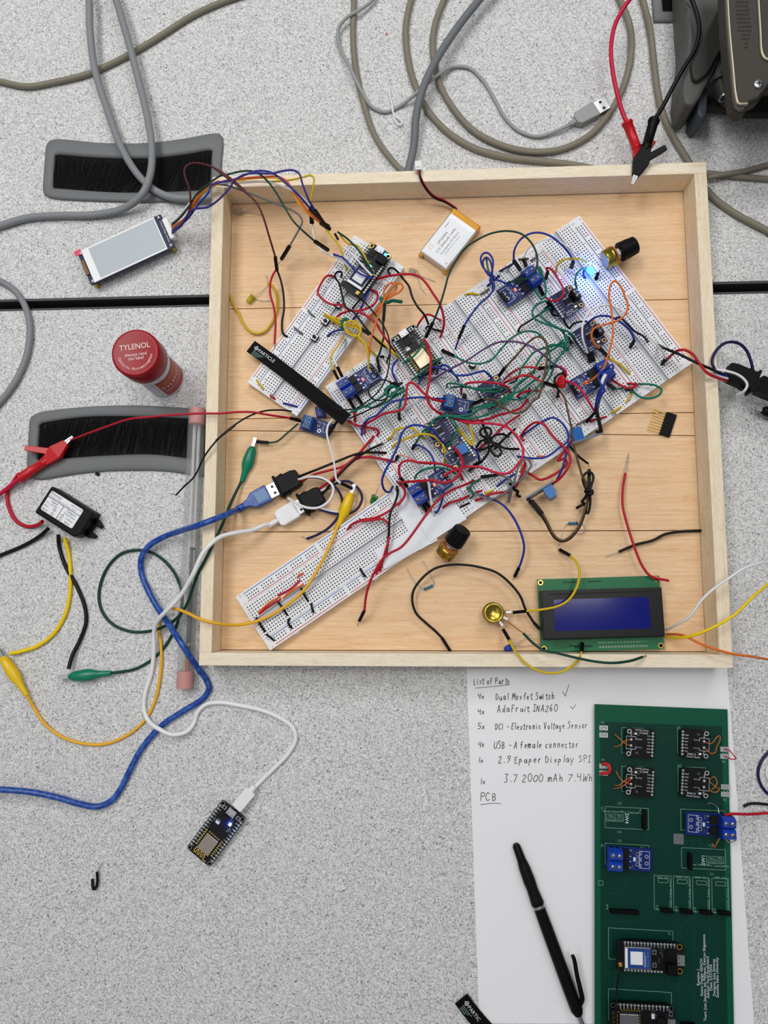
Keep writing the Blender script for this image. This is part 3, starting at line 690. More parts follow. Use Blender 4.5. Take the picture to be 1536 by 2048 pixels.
def power_sensor(label, a, b_, z, pcb='pcb_black', term=True, wires=None, size=23.0, group='square power sensor boards'):
    """square current sensor board; mounting holes and terminal at the b end"""
    c, h, _ = put(a, b_, z+2)
    t = thing('power_sensor', label, 'circuit board', (c.x, c.y, z), h, group); s = size/2
    p = MB(); p.rbox((0, 0, .8), (size, size, 1.6), pcb, 2.2); p.build('circuit_board', t)
    for q in (-1, 1):
        r = MB(); r.ring((s-2.6, q*(s-2.6), 1.6), 1.9, 1.15, .12, 'pad' if pcb == 'pcb_black' else 'ring_gold', 18); r.lathe([(1.15, 1.61), (.01, 1.61)], 'hole', 14); r.v[-28:] = [Vector((v.x+s-2.6, v.y+q*(s-2.6), v.z)) for v in r.v[-28:]]; r.build('mounting_ring', t)
    k = MB(); k.box((1, 0, 2.2), (5.2, 5.2, 1.2), 'chip')
    for i in range(8):
        for q in (-1, 1): k.box((1+(i-3.5)*.62, q*3.1, 1.8), (.3, 1.1, .3), 'steel')
    k.build('sensor_chip', t)
    g = MB()
    for i in range(8): g.ring((-s+1.6, (i-3.5)*2.54, 1.6), .95, .45, .12, 'pad', 12); g.cyl((-s+1.6, (i-3.5)*2.54, 1.6), (-s+1.6, (i-3.5)*2.54, 2.3), .4, 'steel', 8)
    g.box((-s+1.6, 0, -1.3), (2.5, 20.3, 2.5), 'black_plastic'); g.build('pin_header', t)
    e = MB(); rnd = random.Random(11); smd(e, rnd, 3, 1, 4, 5, 8.5, 1.6); smd(e, rnd, 4, -3, 4, -9, -5, 1.6); e.box((4, -7.5, 2), (2, 1.4, .7), 'glow_warm' if pcb != 'pcb_black' else 'silk'); e.build('small_components', t)
    w_ = MB(); zz = 1.62
    w_.text('INA260', -2.5, -s+3.2, zz, 2.1, 'silk', 0); w_.text('Power Sensor', -.8, -s+1.2, zz, 1.9, 'silk', 0)
    for i, q in enumerate(('VCC', 'GND', 'SCL', 'SDA', 'ALRT', 'VBUS')): w_.text(q, -s+4.6, (i-2.5)*2.54, zz, 1.35, 'silk', 0)
    w_.text('Vin+', s-4.5, 6.6, zz, 1.8, 'silk', math.pi/2); w_.text('Vin-', s-4.5, -6.6, zz, 1.8, 'silk', math.pi/2); w_.rect(s-4.2, 0, 7.6, 10, .25, zz, 'silk'); w_.build('printed_marks', t)
    if term:
        terminal(t, s-3.6, 0, 1.6, 'black_plastic', w=8.4, d=7, h=8.5, pitch=3.5)
    else:
        d = MB()
        for q in (-2.4, 2.4): d.lathe([(1.5, 0), (1.4, .5), (.7, 1.1), (.01, 1.2)], 'steel', 14, o=(s-4.4, q, 1.6))
        d.build('solder_joints', t)
    for P, m in wires or ():
        v = MB(); v.tube(P, .32, m, 6); v.build('bridge_wire', t)
    return t
def voltage_sensor(label, M=None, loc=None, rz=0, term='term_sky', group='small blue voltage sensor boards', mark=None, pcb='pcb_blue', pins=True):
    t = thing('voltage_sensor', label, 'circuit board', loc or (0, 0, 0), rz, group, M)
    p = MB(); p.box((0, 0, .8), (27, 13.4, 1.6), pcb); p.build('circuit_board', t)
    o = terminal(t, -6.5, 0, 1.6, term, w=10.5, d=8.5, h=10.5, a=math.pi)
    if mark:
        k = MB(); k.text(mark, 0, 0, 0, 6, 'ink_black'); k.X = Matrix.Identity(4)
        k.v = [Vector((v.x-6.2, v.y, 12.9)) for v in k.v]; k.build('marker_pen_digit', o)
    h = MB(); h.box((11.5, 0, 2.9), (2.5, 7.8, 2.5), 'black_plastic')
    for q in (-2.54, 0, 2.54):
        if pins: h.box((15, q, 3), (7, .64, .64), 'gold')
    h.build('pin_header', t)
    s_ = MB(); s_.ring((4, -3, 1.6), 1.7, 1.0, .1, 'pad', 16); s_.text('VCC< 25V', 3.5, 4.2, 1.62, 1.7, 'silk'); s_.rect(8, .5, 2.6, 7, .25, 1.62, 'silk'); s_.text('S+-', 6, .5, 1.62, 1.7, 'silk', math.pi/2); s_.build('printed_marks', t)
    r = MB(); rnd = random.Random(3); smd(r, rnd, 3, 1, 5, -1, 3, 1.6); r.build('small_components', t)
    return t
def header_pins(t, x0, n, y, z, dx=2.54, m='gold'):
    g = MB()
    for i in range(n):
        g.ring((x0+i*dx, y, z), .95, .4, .1, 'pad', 10); g.cyl((x0+i*dx, y, z), (x0+i*dx, y, z+.8), .42, 'steel', 8)
    g.box((x0+(n-1)*dx/2, y, z-3.0), (n*dx, 2.5, 2.6), 'black_plastic'); g.build('pin_header', t)
def usb_port(t, x, z, a=0.0):
    b = MB(); b.X = Matrix.Translation((x, 0, z)); b.box((0, 0, 1.4), (5.6, 7.6, 2.8), 'steel'); b.box((-1.6, 2, 2.85), (1.4, .5, .1), 'chip'); b.box((-1.6, -2, 2.85), (1.4, .5, .1), 'chip'); b.box((2.85, 0, 1.4), (.1, 6, 1.8), 'chip'); b.build('usb_port', t, bevel=.4)
def wifi_board(label, a, b_, z, L=49.0, W=25.5, lit=None, shield='shield', group='black wifi microcontroller boards', M=None, npins=15):
    """black microcontroller board, USB port at the b end, antenna at the a end"""
    c, h, _ = put(a, b_, z+2)
    t = thing('microcontroller_board', label, 'circuit board', (c.x, c.y, z), h, group, M); x = L/2
    p = MB(); p.rbox((0, 0, .8), (L, W, 1.6), 'pcb_black', 2.2); p.build('circuit_board', t)
    header_pins(t, -x+5.2, npins, W/2-1.4, 1.6, (L-10.4)/(npins-1)); header_pins(t, -x+5.2, npins, -W/2+1.4, 1.6, (L-10.4)/(npins-1))
    for sx in (-1, 1):
        for sy in (-1, 1):
            r = MB(); r.X = Matrix.Translation((sx*(x-2.2), sy*(W/2-2.2), 0)); r.ring((0, 0, 1.6), 1.7, 1.3, .08, 'tin', 16); r.lathe([(1.3, 1.63), (.01, 1.63)], 'cable_light' , 14); r.build('mounting_hole', t)
    m = MB(); m.box((-x+11.5, 0, 2.0), (22, 16, .8), 'pcb_black')
    for i in range(8):
        for s in (-1, 1): m.box((-x+8.6+i*1.95, s*8.0, 2.1), (.9, 1.3, .75), 'gold')
    for i in range(6): m.box((-x+22.4, (i-2.5)*2, 2.1), (1.1, .9, .75), 'gold')
    m.build('radio_module', t)
    s_ = MB(); s_.rbox((-x+14, 0, 3.5), (14.5, 12.2, 2.4), shield, .6); s_.build('metal_shield', t, bevel=.3)
    tr = MB(); q = -x+1.4; zz = 2.42
    tr.line([(q+.2, -7), (q+.2, -3.6), (q+4, -3.6), (q+4, -1.9), (q+.8, -1.9), (q+.8, -.3), (q+4, -.3), (q+4, 1.3), (q+.8, 1.3), (q+.8, 2.9), (q+4, 2.9), (q+4, 4.5), (q+.8, 4.5), (q+.8, 6.3), (q+5, 6.3)], .55, zz, 'gold'); tr.build('printed_antenna', t)
    usb_port(t, x-2.9, 1.6)
    for sy in (-1, 1):
        k = MB(); k.X = Matrix.Translation((x-3.2, sy*7.4, 1.6)); k.box((0, 0, .8), (3.0, 3.8, 1.6), 'tin'); k.cyl((0, 0, 1.5), (0, 0, 2.0), 1.0, 'chip', 14); k.build('push_button', t)
    g = MB(); g.box((x-10.5, 1.2, 2.2), (5.6, 5.6, 1.1), 'chip'); rnd = random.Random(2); smd(g, rnd, 10, x-19, x-7, -8, -3, 1.6); smd(g, rnd, 6, x-19, x-14, 2, 8, 1.6); g.box((x-16.5, 4.5, 2.2), (2.2, 3.4, 1.2), 'silk'); g.build('small_components', t)
    w_ = MB(); zz = 1.62
    for i in range(npins):
        for s in (-1, 1): w_.text(('3V', 'GND', 'D1', 'D2', 'TX', 'RX')[i % 6], -x+5.2+i*(L-10.4)/(npins-1), s*(W/2-3.3), zz, 1.25, 'silk', math.pi/2)
    w_.build('printed_marks', t)
    if lit:
        l = MB(); l.box((x-11.5, -5.0, 2.4), (2.0, 1.8, 1.2), lit); lo = l.build('indicator_light', t)
    return t
def cell_board(label, a, b_, z, lit=True, L=51.0, W=23.0, group='cellular microcontroller boards'):
    c, h, _ = put(a, b_, z+2)
    t = thing('cellular_board', label, 'circuit board', (c.x, c.y, z), h, group); x = L/2
    p = MB(); p.rbox((0, 0, .8), (L, W, 1.6), 'pcb_black', 2.4); p.build('circuit_board', t)
    header_pins(t, -x+6.5, 16, W/2-1.3, 1.6); header_pins(t, -x+6.5, 12, -W/2+1.3, 1.6)
    for sy in (-1, 1):
        r = MB(); r.X = Matrix.Translation((x-2.6, sy*(W/2-2.6), 0)); r.ring((0, 0, 1.6), 2.3, 1.4, .12, 'ring_gold', 20); r.lathe([(1.4, 1.63), (.01, 1.63)], 'trench', 14); r.build('mounting_ring', t)
    m = MB(); m.rbox((-x+15.5, 0, 3.0), (20.5, 16.2, 2.8), 'tin', .5); mo = m.build('radio_module', t, bevel=.25)
    s_ = MB(); zz = 4.42
    s_.box((-x+16.4, 0, zz), (18, 14.6, .06), 'label_blue' if not lit else 'pcb_navy'); s_.box((-x+14.6, 0.2, zz+.05), (9.4, 9.6, .06), 'sticker'); s_.box((-x+6.8, 0, zz+.05), (1.9, 14.6, .06), 'sticker')
    s_.text('Boron 404X', -x+23.2, 0, zz+.06, 2.2, 'usb_pale', math.pi/2); s_.line([(-x+20.6, -6), (-x+20.6, 5)], .25, zz+.06, 'silk'); s_.line([(-x+21.5, -6), (-x+21.5, 2)], .25, zz+.06, 'silk')
    s_.build('module_label', mo)
    usb_port(t, x-2.4, 1.6)
    k = MB(); k.box((x-9.5, -6.5, 4.3), (7.5, 8, 5.4), 'black_plastic'); k.box((x-6, -6.5, 4.3), (1, 6, 3.6), 'chip'); k.build('battery_socket', t, bevel=.3)
    for sy in (-1, 1):
        q = MB(); q.X = Matrix.Translation((x-22.5, sy*4.8, 1.6)) ; q.box((0, 0, .9), (3.4, 3.4, 1.8), 'tin'); q.cyl((0, 0, 1.7), (0, 0, 2.2), .95, 'chip', 12); q.build('push_button', t)
    g = MB(); g.box((x-9.5, 4.5, 2.1), (5, 5, 1), 'chip'); rnd = random.Random(8); smd(g, rnd, 9, x-19, x-13, -4, 8, 1.6); g.build('small_components', t)
    ua = MB(); ua.box((-x+2.6, -W/2+5.5, 2.1), (3, 3, 1), 'gold'); ua.ring((-x+2.6, -W/2+5.5, 2.6), 1.1, .7, .7, 'gold', 16); ua.build('antenna_socket', t)
    w_ = MB()
    for i in range(16): w_.text(('A0', 'D2', 'GND', '3V3', 'TX')[i % 5], -x+6.5+i*2.54, W/2-3.1, 1.62, 1.2, 'silk', math.pi/2)
    w_.build('printed_marks', t)
    if lit:
        l = MB(); l.box((x-3.2, -6.3, 2.4), (2.6, 2.2, 1.4), 'glow_blue'); l.build('indicator_light', t)
        l = MB(); l.box((x-19, -1.0, 2.2), (1.8, 2.4, 1.2), 'glow_cyan'); l.build('indicator_light', t)
    return t
def point_light(p, e, col, r=1.5):
    l = bpy.data.lights.new('led_glow', 'POINT'); l.energy = e; l.color = col; l.shadow_soft_size = r*MM
    o = bpy.data.objects.new('led_glow', l); COL.objects.link(o); o.location = Vector(p)*MM

# ------------------------------------------------------------------ boards standing on the breadboards
ZT = ZB1
mosfet('blue switch module at the upper left end of the joined breadboards', (752, 740), (685, 784), ZT+4)
mosfet('blue switch module near the battery with green wire over its terminals', (1002, 597), (1074, 549), ZT+6)
mosfet('blue switch module at the right with white-tied blue wires over its terminal', (1144, 781), (1218, 738), ZT+5)
mosfet('blue switch module beside the white tape, red light on', (897, 951), (826, 995.7), ZT+4)
power_sensor('navy power sensor board with black terminal, near the blue LED', (1115, 615), (1152, 592), ZT+9, 'pcb_navy')
power_sensor('navy power sensor board under the looping orange wire', (1158, 687), (1200, 661), ZT+9, 'pcb_navy')
power_sensor('navy power sensor board in the thick of the wiring, upper of an adjoining pair', (902, 848), (862, 872), ZT+9, 'pcb_navy', term=False)
power_sensor('navy power sensor board with a blue block on it, lower of an adjoining pair', (938, 892), (896, 920), ZT+11, 'pcb_navy', term=False)
c, h, _ = put((917, 903), (930, 897), ZT+14); 
t = thing('trimmer_block', 'small sky blue component block on the lower navy sensor of the pair', 'component', (c.x, c.y, ZT+12.7), h)
k = MB(); k.rbox((0, 0, 3), (9, 9, 6), 'term_sky', 1); k.build('body', t, bevel=.5); k = MB(); k.cyl((0, 0, 6), (0, 0, 6.3), 1.6, 'term_sky', 14); k.build('screw', t)
power_sensor('navy sensor board half buried under green and red wires at the centre', (968, 796), (1005, 772), ZT+9, 'pcb_navy', term=False)
cell_board('black cellular board with white sticker on the upper left breadboard, blue light on', (701, 583), (763, 497), ZT+8.5, L=47.5)
p_ = U(776, 503, ZT+14); point_light(p_, .0015, (.2, .45, 1))
wifi_board('black microcontroller board with gold-gleaming shield between the breadboards', (860, 742), (805, 665), ZT+9, L=44, lit=None, shield='shield_gleam')
# voltage sensors
c, h, _ = put((602, 842), (661, 861), 14)
voltage_sensor('blue voltage sensor lying by the end of the black antenna strip', loc=(c.x, c.y, ZF+4.0), rz=h, pins=False)
q_ = U(640, 822, 15); t_ = thing('screw_terminal', 'blue screw terminal block peeking from under the antenna strip', 'connector', (q_.x, q_.y, ZF), .2); terminal(t_, 0, 0, 0, 'term_blue', w=9, d=8, h=9)
for k_ in list(t_.children): k_.name = 'block'
c, h, _ = put((893, 805), (936, 814), 26)
voltage_sensor('blue voltage sensor in the middle of the wiring with brown wire plugs', loc=(c.x, c.y, ZT+8), rz=h, pins=False)
def upright(A, B, zc, face, roll=0.0):
    """matrix for a board standing on edge: local x runs A->B, local z (component side) faces 'face'"""
    X = (B-A).normalized(); Z = Vector((face[0], face[1], roll)); Z = (Z-X*Z.dot(X)).normalized(); Y = Z.cross(X)
    M = Matrix((X, Y, Z)).transposed().to_4x4(); c = (A+B)/2; M.translation = Vector((c.x, c.y, zc)); return M
A = U(1139, 888, 24); B = U(1205, 867, 24)
voltage_sensor('voltage sensor standing on edge with its terminal marked 2', M=upright(A, B, 23.2, (-.3, 1), .25), pcb='pcb_grey', mark='2', pins=False)
A = U(1110, 960, 26); B = U(1051, 997, 22)
voltage_sensor('grey-backed voltage sensor leaning on edge below the breadboards, brown wires attached', M=upright(A, B, 19, (.45, -1), .15), pcb='pcb_grey', pins=False)

# ------------------------------------------------------------------ microcontroller on the near desk
wifi_board('black microcontroller board lying on the near desk, plugged into the white cable, blue light on', (397, 1714), (467, 1620), 4.5, lit='glow_white')
p_ = U(457, 1650, 8); point_light(p_, .012, (.06, .12, 1), 1)

# ------------------------------------------------------------------ paper, pen, green circuit board
PA = .0237
c0 = U(933, 1338, 0); ux = Vector((math.cos(PA), math.sin(PA), 0)); uy = Vector((-math.sin(PA), math.cos(PA), 0))
pc = c0+ux*107.95-uy*139.7
t = thing('paper_sheet', 'white paper sheet with a handwritten parts list under the pen', 'paper', (pc.x, pc.y, 0), PA)
p = MB(); n = 20
V = [(-107.95+215.9*i/n, -139.7+279.4*j/n, .16+.35*max(0, math.sin(i*.5+j*.22))*(1 if 0 < i < n and j < n-2 else 0)) for j in range(n+1) for i in range(n+1)]
p.add(V, [(j*(n+1)+i, j*(n+1)+i+1, (j+1)*(n+1)+i+1, (j+1)*(n+1)+i) for j in range(n) for i in range(n)], 'paper', True)
o = p.build('sheet', t)
# single-stroke handwriting
G = {'L': 'B9,B0,F0', 'i': 'B5,B0;B7,B8', 's': 'E5,B4,E2,B0', 't': 'C8,C0,E0;A6,E6', 'o': 'B2,B4,D5,E3,D0,C0,B2', 'f': 'F8,D9,C7,C0;B5,E5', 'P': 'B0,B9,E9,F7,E5,B5', 'a': 'E5,B4,B1,D0,E2,E5,F0', 'r': 'B5,B0,B3,D5,E5', 'D': 'B0,B9,E7,F4,E1,B0',
     'u': 'B5,B1,D0,E2,E5,F0', 'l': 'C9,C0', 'M': 'A0,B9,D3,F9,G0', 'e': 'B3,E3,D5,B4,B1,E0', 'S': 'F8,C9,B7,E4,E1,A0', 'w': 'A5,B0,D4,E0,G5', 'c': 'E4,C5,B2,C0,E1', 'h': 'B9,B0,B3,D5,E3,E0', '4': 'A9,A5,E5;E9,E0', 'x': 'A5,E0;E5,A0', 'A': 'A0,D9,F0;B3,E3',
     'd': 'E3,C4,B1,D0,E2;E9,E0,F0', 'F': 'B0,B9,F9;B5,E5', 'I': 'A9,E9;C9,C0;A0,E0', 'N': 'A0,B9,E0,F9', '2': 'A7,C9,E7,A0,F0', '6': 'E9,B4,B1,D0,E2,D4,B3', '0': 'C0,A3,B8,D9,F6,E1,C0', '5': 'F9,B9,B5,E5,E1,A0', 'C': 'F8,C9,A4,C0,F1', '1': 'C9,C0', '-': 'B4,F4',
     'E': 'F9,B9,B0,F0;B5,E5', 'n': 'B5,B0,B3,D5,E3,E0', 'V': 'A9,C0,F9', 'g': 'E5,B4,B1,E1,E5,E-4,B-3', 'U': 'A9,A2,C0,E1,F9', 'B': 'B0,B9,E8,D5,B5,E4,E1,B0', 'm': 'A5,A0,A3,C5,C0,C3,E5,F0', 'p': 'B5,B-4;B4,D5,E2,B1', 'y': 'A5,C1;F5,B-4', '3': 'A9,E9,C5,E3,D0,A0', '7': 'A9,F9,B0', '.': 'C0,C1', '9': 'E5,B6,B9,E9,E5,C0',
     'W': 'A9,B0,D6,E0,G9', 'v': 'A5,C0,E6'}
def hand(b, s, x, y, h, rnd, sx=1.0):
    k = h/9
    for ch in s:
        if ch != ' ':
            jx, jy, sk, sc = rnd.uniform(-.3, .3), rnd.uniform(-.25, .25), rnd.uniform(.02, .22), rnd.uniform(.9, 1.12)
            for st in G[ch].split(';'):
                P = []
                for q in st.split(','):
                    gx, gy = (ord(q[0])-65)*.82, float(q[1:])*sc
                    P.append((x+(gx+sk*gy)*k*sx+jx*sx, y+gy*k+jy+rnd.uniform(-.06, .06), .55))
                if len(P) > 2 and ch.islower() or ch in '0236589SDPBCU': P = catmull(P, 4)
                b.line([(p_[0], p_[1]) for p_ in P], .42, .5, 'ink', .06)
        x += sx*k*(6.3 if ch not in 'iIl1. -t' else 4.2)
    return x
hb = MB(); rnd = random.Random(4)
def at_paper(px, py):
    d = U(px, py, 0)-pc; return d.dot(ux), d.dot(uy)
for s, px, py, h in (('List of Parts', 947, 1369, 5), ('4x', 955, 1397, 4.4), ('Dual Mosfet Switch', 991, 1400, 5.2), ('4x', 956, 1428, 4.4), ('AdaFruit INA260', 995, 1424, 5.2), ('5x', 955, 1458, 4.4), ('DC1 - Electronic Voltage Sensor', 990, 1459, 5),
                     ('4x', 957, 1494, 4.4), ('USB - A female connector', 988, 1497, 5.6), ('1x', 956, 1525, 4), ('2.9 Epaper Display SPI', 997, 1526, 5.2), ('1x', 960, 1567, 4), ('3.7 2000 mAh 7.4Wh', 1008, 1564, 5.8), ('PCB', 960, 1601, 6)):
    x, y = at_paper(px, py); xe = at_paper({'L': 1021, 'A': 1117, 'U': 1159, '2': 1182, '3': 1188, 'P': 996}.get(s[0], 1111 if s[:2] == 'Du' else 1177 if s[:2] == 'DC' else 972), py)[0]
    wd = sum(h/9*(6.3 if ch not in 'iIl1. -t' else 4.2) for ch in s); hand(hb, s, x, y, h, rnd, min(1.15, (xe-x)/wd))
for P in ([(950, 1376), (985, 1373), (1020, 1369)], [(961, 1609), (985, 1606), (1001, 1607)], [(1125, 1383), (1130, 1392), (1138, 1369)], [(1141, 1412), (1145, 1418), (1151, 1409)]):
    hb.line([at_paper(*q) for q in P], .35, .5, 'ink', .06)
hb.build('handwriting', t)

def along(A, B, prof, m, b, n=24):
    D = B-A; L = D.length; return b.lathe([(r, s*L) for r, s in prof], m, n, D, A)
A = U(1031, 1687, 4.6); B = U(1157.5, 2030, 6); D = (B-A).normalized()
t = thing('pen', 'black ballpoint pen with rubber grip lying across the paper', 'pen', Vector((A.x, A.y, 0))); T_ = Matrix.Translation(-Vector((A.x, A.y, 0)))
b = MB(); b.X = T_; along(A, B, [(1.9, 0), (3.1, .015), (3.6, .1), (3.7, .11)], 'black_plastic', b); b.build('nose_cone', t)
b = MB(); b.X = T_; along(A, B, [(3.9, .11), (4.6, .15), (4.9, .22), (4.5, .27), (5.0, .33), (5.3, .355), (4.8, .365)], 'rubber_black', b); b.build('grip', t)
b = MB(); b.X = T_; along(A, B, [(4.9, .365), (5.0, .37), (5.0, .38), (4.7, .382)], 'steel', b); b.build('ring', t)
b = MB(); b.X = T_; along(A, B, [(4.6, .382), (4.9, .5), (5.1, .85), (4.9, .97), (3.2, 1.0)], 'black_plastic', b); b.build('barrel', t)
b = MB(); b.X = T_; along(B, B+D*14, [(1.9, 0), (1.9, .9), (1.5, 1)], 'steel', b); b.build('push_button', t)
b = MB(); b.X = T_; b.tube([U(1145, 1911, 13), U(1148, 1918, 12.5), U(1154, 1950, 12), U(1161, 1980, 11.5), U(1164, 1998, 10), U(1158, 2012, 8)], lambda s: 1.5+.6*s, 'black_plastic', 10); b.build('pocket_clip', t)

q = [U(1189.5, 1408.5, 6), U(1455, 1419, 6)]; ang = math.atan2(q[1].y-q[0].y, q[1].x-q[0].x); GW = (q[1]-q[0]).length
gx = Vector((math.cos(ang), math.sin(ang), 0)); gy = Vector((-gx.y, gx.x, 0)); GL = 285; GZ = 6.0
gc = q[0]+gx*GW/2-gy*GL/2
t = thing('green_circuit_board', 'long green printed circuit board lying on the paper at the lower right', 'circuit board', (gc.x, gc.y, GZ-1.6), ang)
p = MB(); p.box((0, 0, .8), (GW, GL, 1.6), 'pcb_green'); p.build('circuit_board', t)
for sx in (-1, 1):
    for sy in (-1, 0, 1):
        k = MB(); k.cyl((sx*(GW/2-9), sy*(GL/2-14), -GZ+1.8), (sx*(GW/2-9), sy*(GL/2-14), 0), 1.2, 'black_plastic', 8); k.build('support_pin', t)
def gp(px, py, z=GZ):
    d = U(px, py, z)-gc; return d.dot(gx), d.dot(gy)
s_ = MB(); zz = 1.64
def gbox(x0, y0, x1, y1, w_=.3):
    a = gp(x0, y0); b = gp(x1, y1); s_.rect((a[0]+b[0])/2, (a[1]+b[1])/2, abs(a[0]-b[0]), abs(a[1]-b[1]), w_, zz, 'silk_dim')
def gtext(s, px, py, size, rz=0.0, m='silk_dim', al='c', sx=1):
    a = gp(px, py); s_.text(s, a[0], a[1], zz+.06, size, m, rz, al, sx)
pass
Q = lambda x, y: (1160+x/4.085, 1400+y/4.085); Q2 = lambda x, y: (1160+x/4.085, 1700+y/4.085)
a_ = gp(*Q(165, 175)); b_ = gp(*Q(1208, 2700)); k = MB(); k.box(((a_[0]+b_[0])/2, (a_[1]-GL/2+2)/2, 1.6), (abs(a_[0]-b_[0]), abs(a_[1]+GL/2-2), .05), 'pcb_pour'); k.build('copper_pour', t)
for a in ((340, 225, 520, 440), (340, 540, 520, 755), (795, 235, 1030, 445), (800, 545, 1030, 765), (205, 870, 560, 1060), (205, 1170, 565, 1360), (822, 890, 1185, 1080), (828, 1205, 1190, 1390)): gbox(*Q(*a[:2]), *Q(*a[2:]))
for a in ((605, 205, 747, 490), (763, 212, 903, 500), (920, 222, 1060, 510), (1076, 230, 1216, 515), (640, 232, 718, 268), (795, 240, 876, 276), (950, 250, 1032, 285), (1108, 258, 1188, 293), (232, 635, 762, 920), (232, 1133, 750, 1420), (152, 250, 188, 288)): gbox(*Q2(*a[:2]), *Q2(*a[2:]))
for a in ((177, 222, 210, 290), (177, 535, 210, 600), (1165, 400, 1197, 460), (1172, 705, 1205, 775)): gbox(*Q(*a[:2]), *Q(*a[2:]))
for i in (0, 1):
    x0, y0 = (215, 930) if i == 0 else (1032, 1275); gbox(*Q(x0, y0), *Q(x0+142, y0+64), .22); s_.line([gp(*Q(x0, y0+32)), gp(*Q(x0+142, y0+32))], .22, zz, 'silk_dim'); s_.line([gp(*Q(x0+71, y0)), gp(*Q(x0+71, y0+64))], .22, zz, 'silk_dim')
    for j, tx in enumerate(('VIN+', 'VIN-', 'VOUT+', 'VOUT-')): gtext(tx, *Q(x0+36+71*(j % 2), y0+17+32*(j//2)), 2.1, math.pi)
gtext('SW4', *Q(383, 968), 4, -math.pi/2, 'silk'); gtext('SW1', *Q(1007, 1310), 4, -math.pi/2+math.pi, 'silk')
gtext('DualMOSFET_TriggerSwitch_Module', *Q(345, 917), 2.1, math.pi); gtext('DualMOSFET_TriggerSwitch_Module', *Q(1048, 1352), 2.1, math.pi)
for x_ in (738, 893, 1048, 1206): gtext('DC01DC_Voltage_Sensor', *Q2(x_, 365), 2.3, math.pi/2)
for x_ in (678, 836, 990, 1148): gtext('VCC  GND', *Q2(x_, 225), 2.0, math.pi)
for s, px in (('Revision 1', 965), ('Senior Design: REACH', 992), ('Team: Juan Jimenez, Jair Pacheco, Kamryn Shigemoto', 1017), ('Advisor: Farid Farahmand', 1043), ('Date: 2/27/2026', 1068), ('Designer: Juan Jimenez', 1094), ('Sonoma State University', 1120)):
    gtext(s, *Q2(px, 1040), 3.05, math.pi/2+.0, 'silk', sx=.98)
for tx, a in (('R2', (187, 183)), ('R1', (188, 488)), ('R4', (1175, 503)), ('R3', (1184, 815)), ('C3', (322, 845)), ('C4', (322, 1078)), ('C5', (322, 1150)), ('C2', (1070, 1190)), ('C1', (1075, 1423)), ('J1', (180, 880)), ('J2', (180, 1186)), ('A10', (505, 900)), ('A11', (510, 1205)), ('U1', (805, 222)), ('U2', (812, 535))): gtext(tx, *Q(*a), 2.6)
for tx, a in (('A19', (222, 465)), ('A12', (628, 470)), ('A13', (785, 480)), ('A14', (938, 490)), ('A15', (1097, 497)), ('J7', (730, 683))): gtext(tx, *Q2(*a), 2.4, math.pi/2)
for P in ([(930, 540), (930, 1400)], [(1060, 540), (1060, 1400)], [(910, 530), (800, 635), (800, 760)], [(925, 540), (820, 645), (820, 770)], [(805, 1040), (805, 1125), (770, 1165)], [(825, 1040), (825, 1130), (790, 1165)], [(372, 180), (372, 330), (340, 355), (195, 355)], [(195, 585), (440, 585)], [(645, 1040), (645, 1130)], [(712, 1040), (712, 1130)], [(835, 165), (835, 215)], [(925, 165), (925, 215)], [(1045, 165), (1045, 215)], [(195, 1005), (330, 1005)]):
    s_.line([gp(*Q2(*a)) for a in P], .25, 1.615, 'pcb_green', .03)
for P in ([(540, 1060), (540, 1180)], [(620, 225), (790, 225)], [(620, 295), (790, 295)], [(920, 1110), (920, 1200)], [(985, 1110), (985, 1200)], [(1045, 1110), (1045, 1200)], [(1130, 345), (1170, 345), (1185, 375)]): s_.line([gp(*Q(*a)) for a in P], .25, 1.615, 'pcb_green', .03)
for a in ((193, 228), (193, 286), (1182, 403), (1182, 460), (1188, 710), (1188, 770), (193, 540), (193, 597)):
    b = gp(*Q(*a)); s_.box((b[0], b[1], 1.64), (7, 4, .1), 'pad')
b = gp(*Q(805, 1135)); s_.box((b[0], b[1], 1.66), (8, 8, .2), 'tin')
s_.build('printed_marks', t)
def pins(a, b_, n, z=GZ, label='', rows=1):
    A = U(*a, z); B = U(*b_, z); d = (B-A); L = d.length; h = math.atan2(d.y, d.x)
    t = thing('pin_header', label, 'pin header', (A+B)/2, h, 'black pin headers on the green board')
    k = MB(); k.box((0, 0, 2.2), (L+2.5, 2.6*rows, 4.4), 'black_plastic'); k.build('housing', t)
    g = MB()
    for i in range(n): g.box((-L/2+L*i/(n-1), 0, 5), (.64, .64, 5), 'black_plastic')
    g.build('pins', t)
pins(Q(517, 905), Q(517, 1035), 5, label='black pin header beside the SW4 box on the green board')
pins(Q(888, 1255), Q(888, 1360), 5, label='black pin header beside the SW1 box on the green board')
pins(Q2(255, 487), Q2(455, 497), 8, label='long black pin header at the left of the green board')
for i, x_ in enumerate((700, 858, 1018, 1168)): pins(Q2(x_-35, 480+i*7), Q2(x_+35, 486+i*7), 3, label='black three-pin header on the green board, %s of the four voltage sensor boxes' % ('leftmost', 'second from left', 'third from left', 'rightmost')[i])
pins(Q2(830, 1412), Q2(915, 1416), 4, label='black pin header at the bottom edge of the green board')
ow = 'orange'
def br(P, m=ow): return (P, m)
power_sensor('black power sensor board on the green board, upper left of four', (1303, 1489), (1258, 1485), GZ+4, term=False, wires=[br([(7, 2.4, 2), (12, 1, 4), (16, -2, 3), (20, -5, -1)]), br([(7, -2.4, 2), (13, -1.5, 5), (17, 3, 3), (20, 5, -1)])])
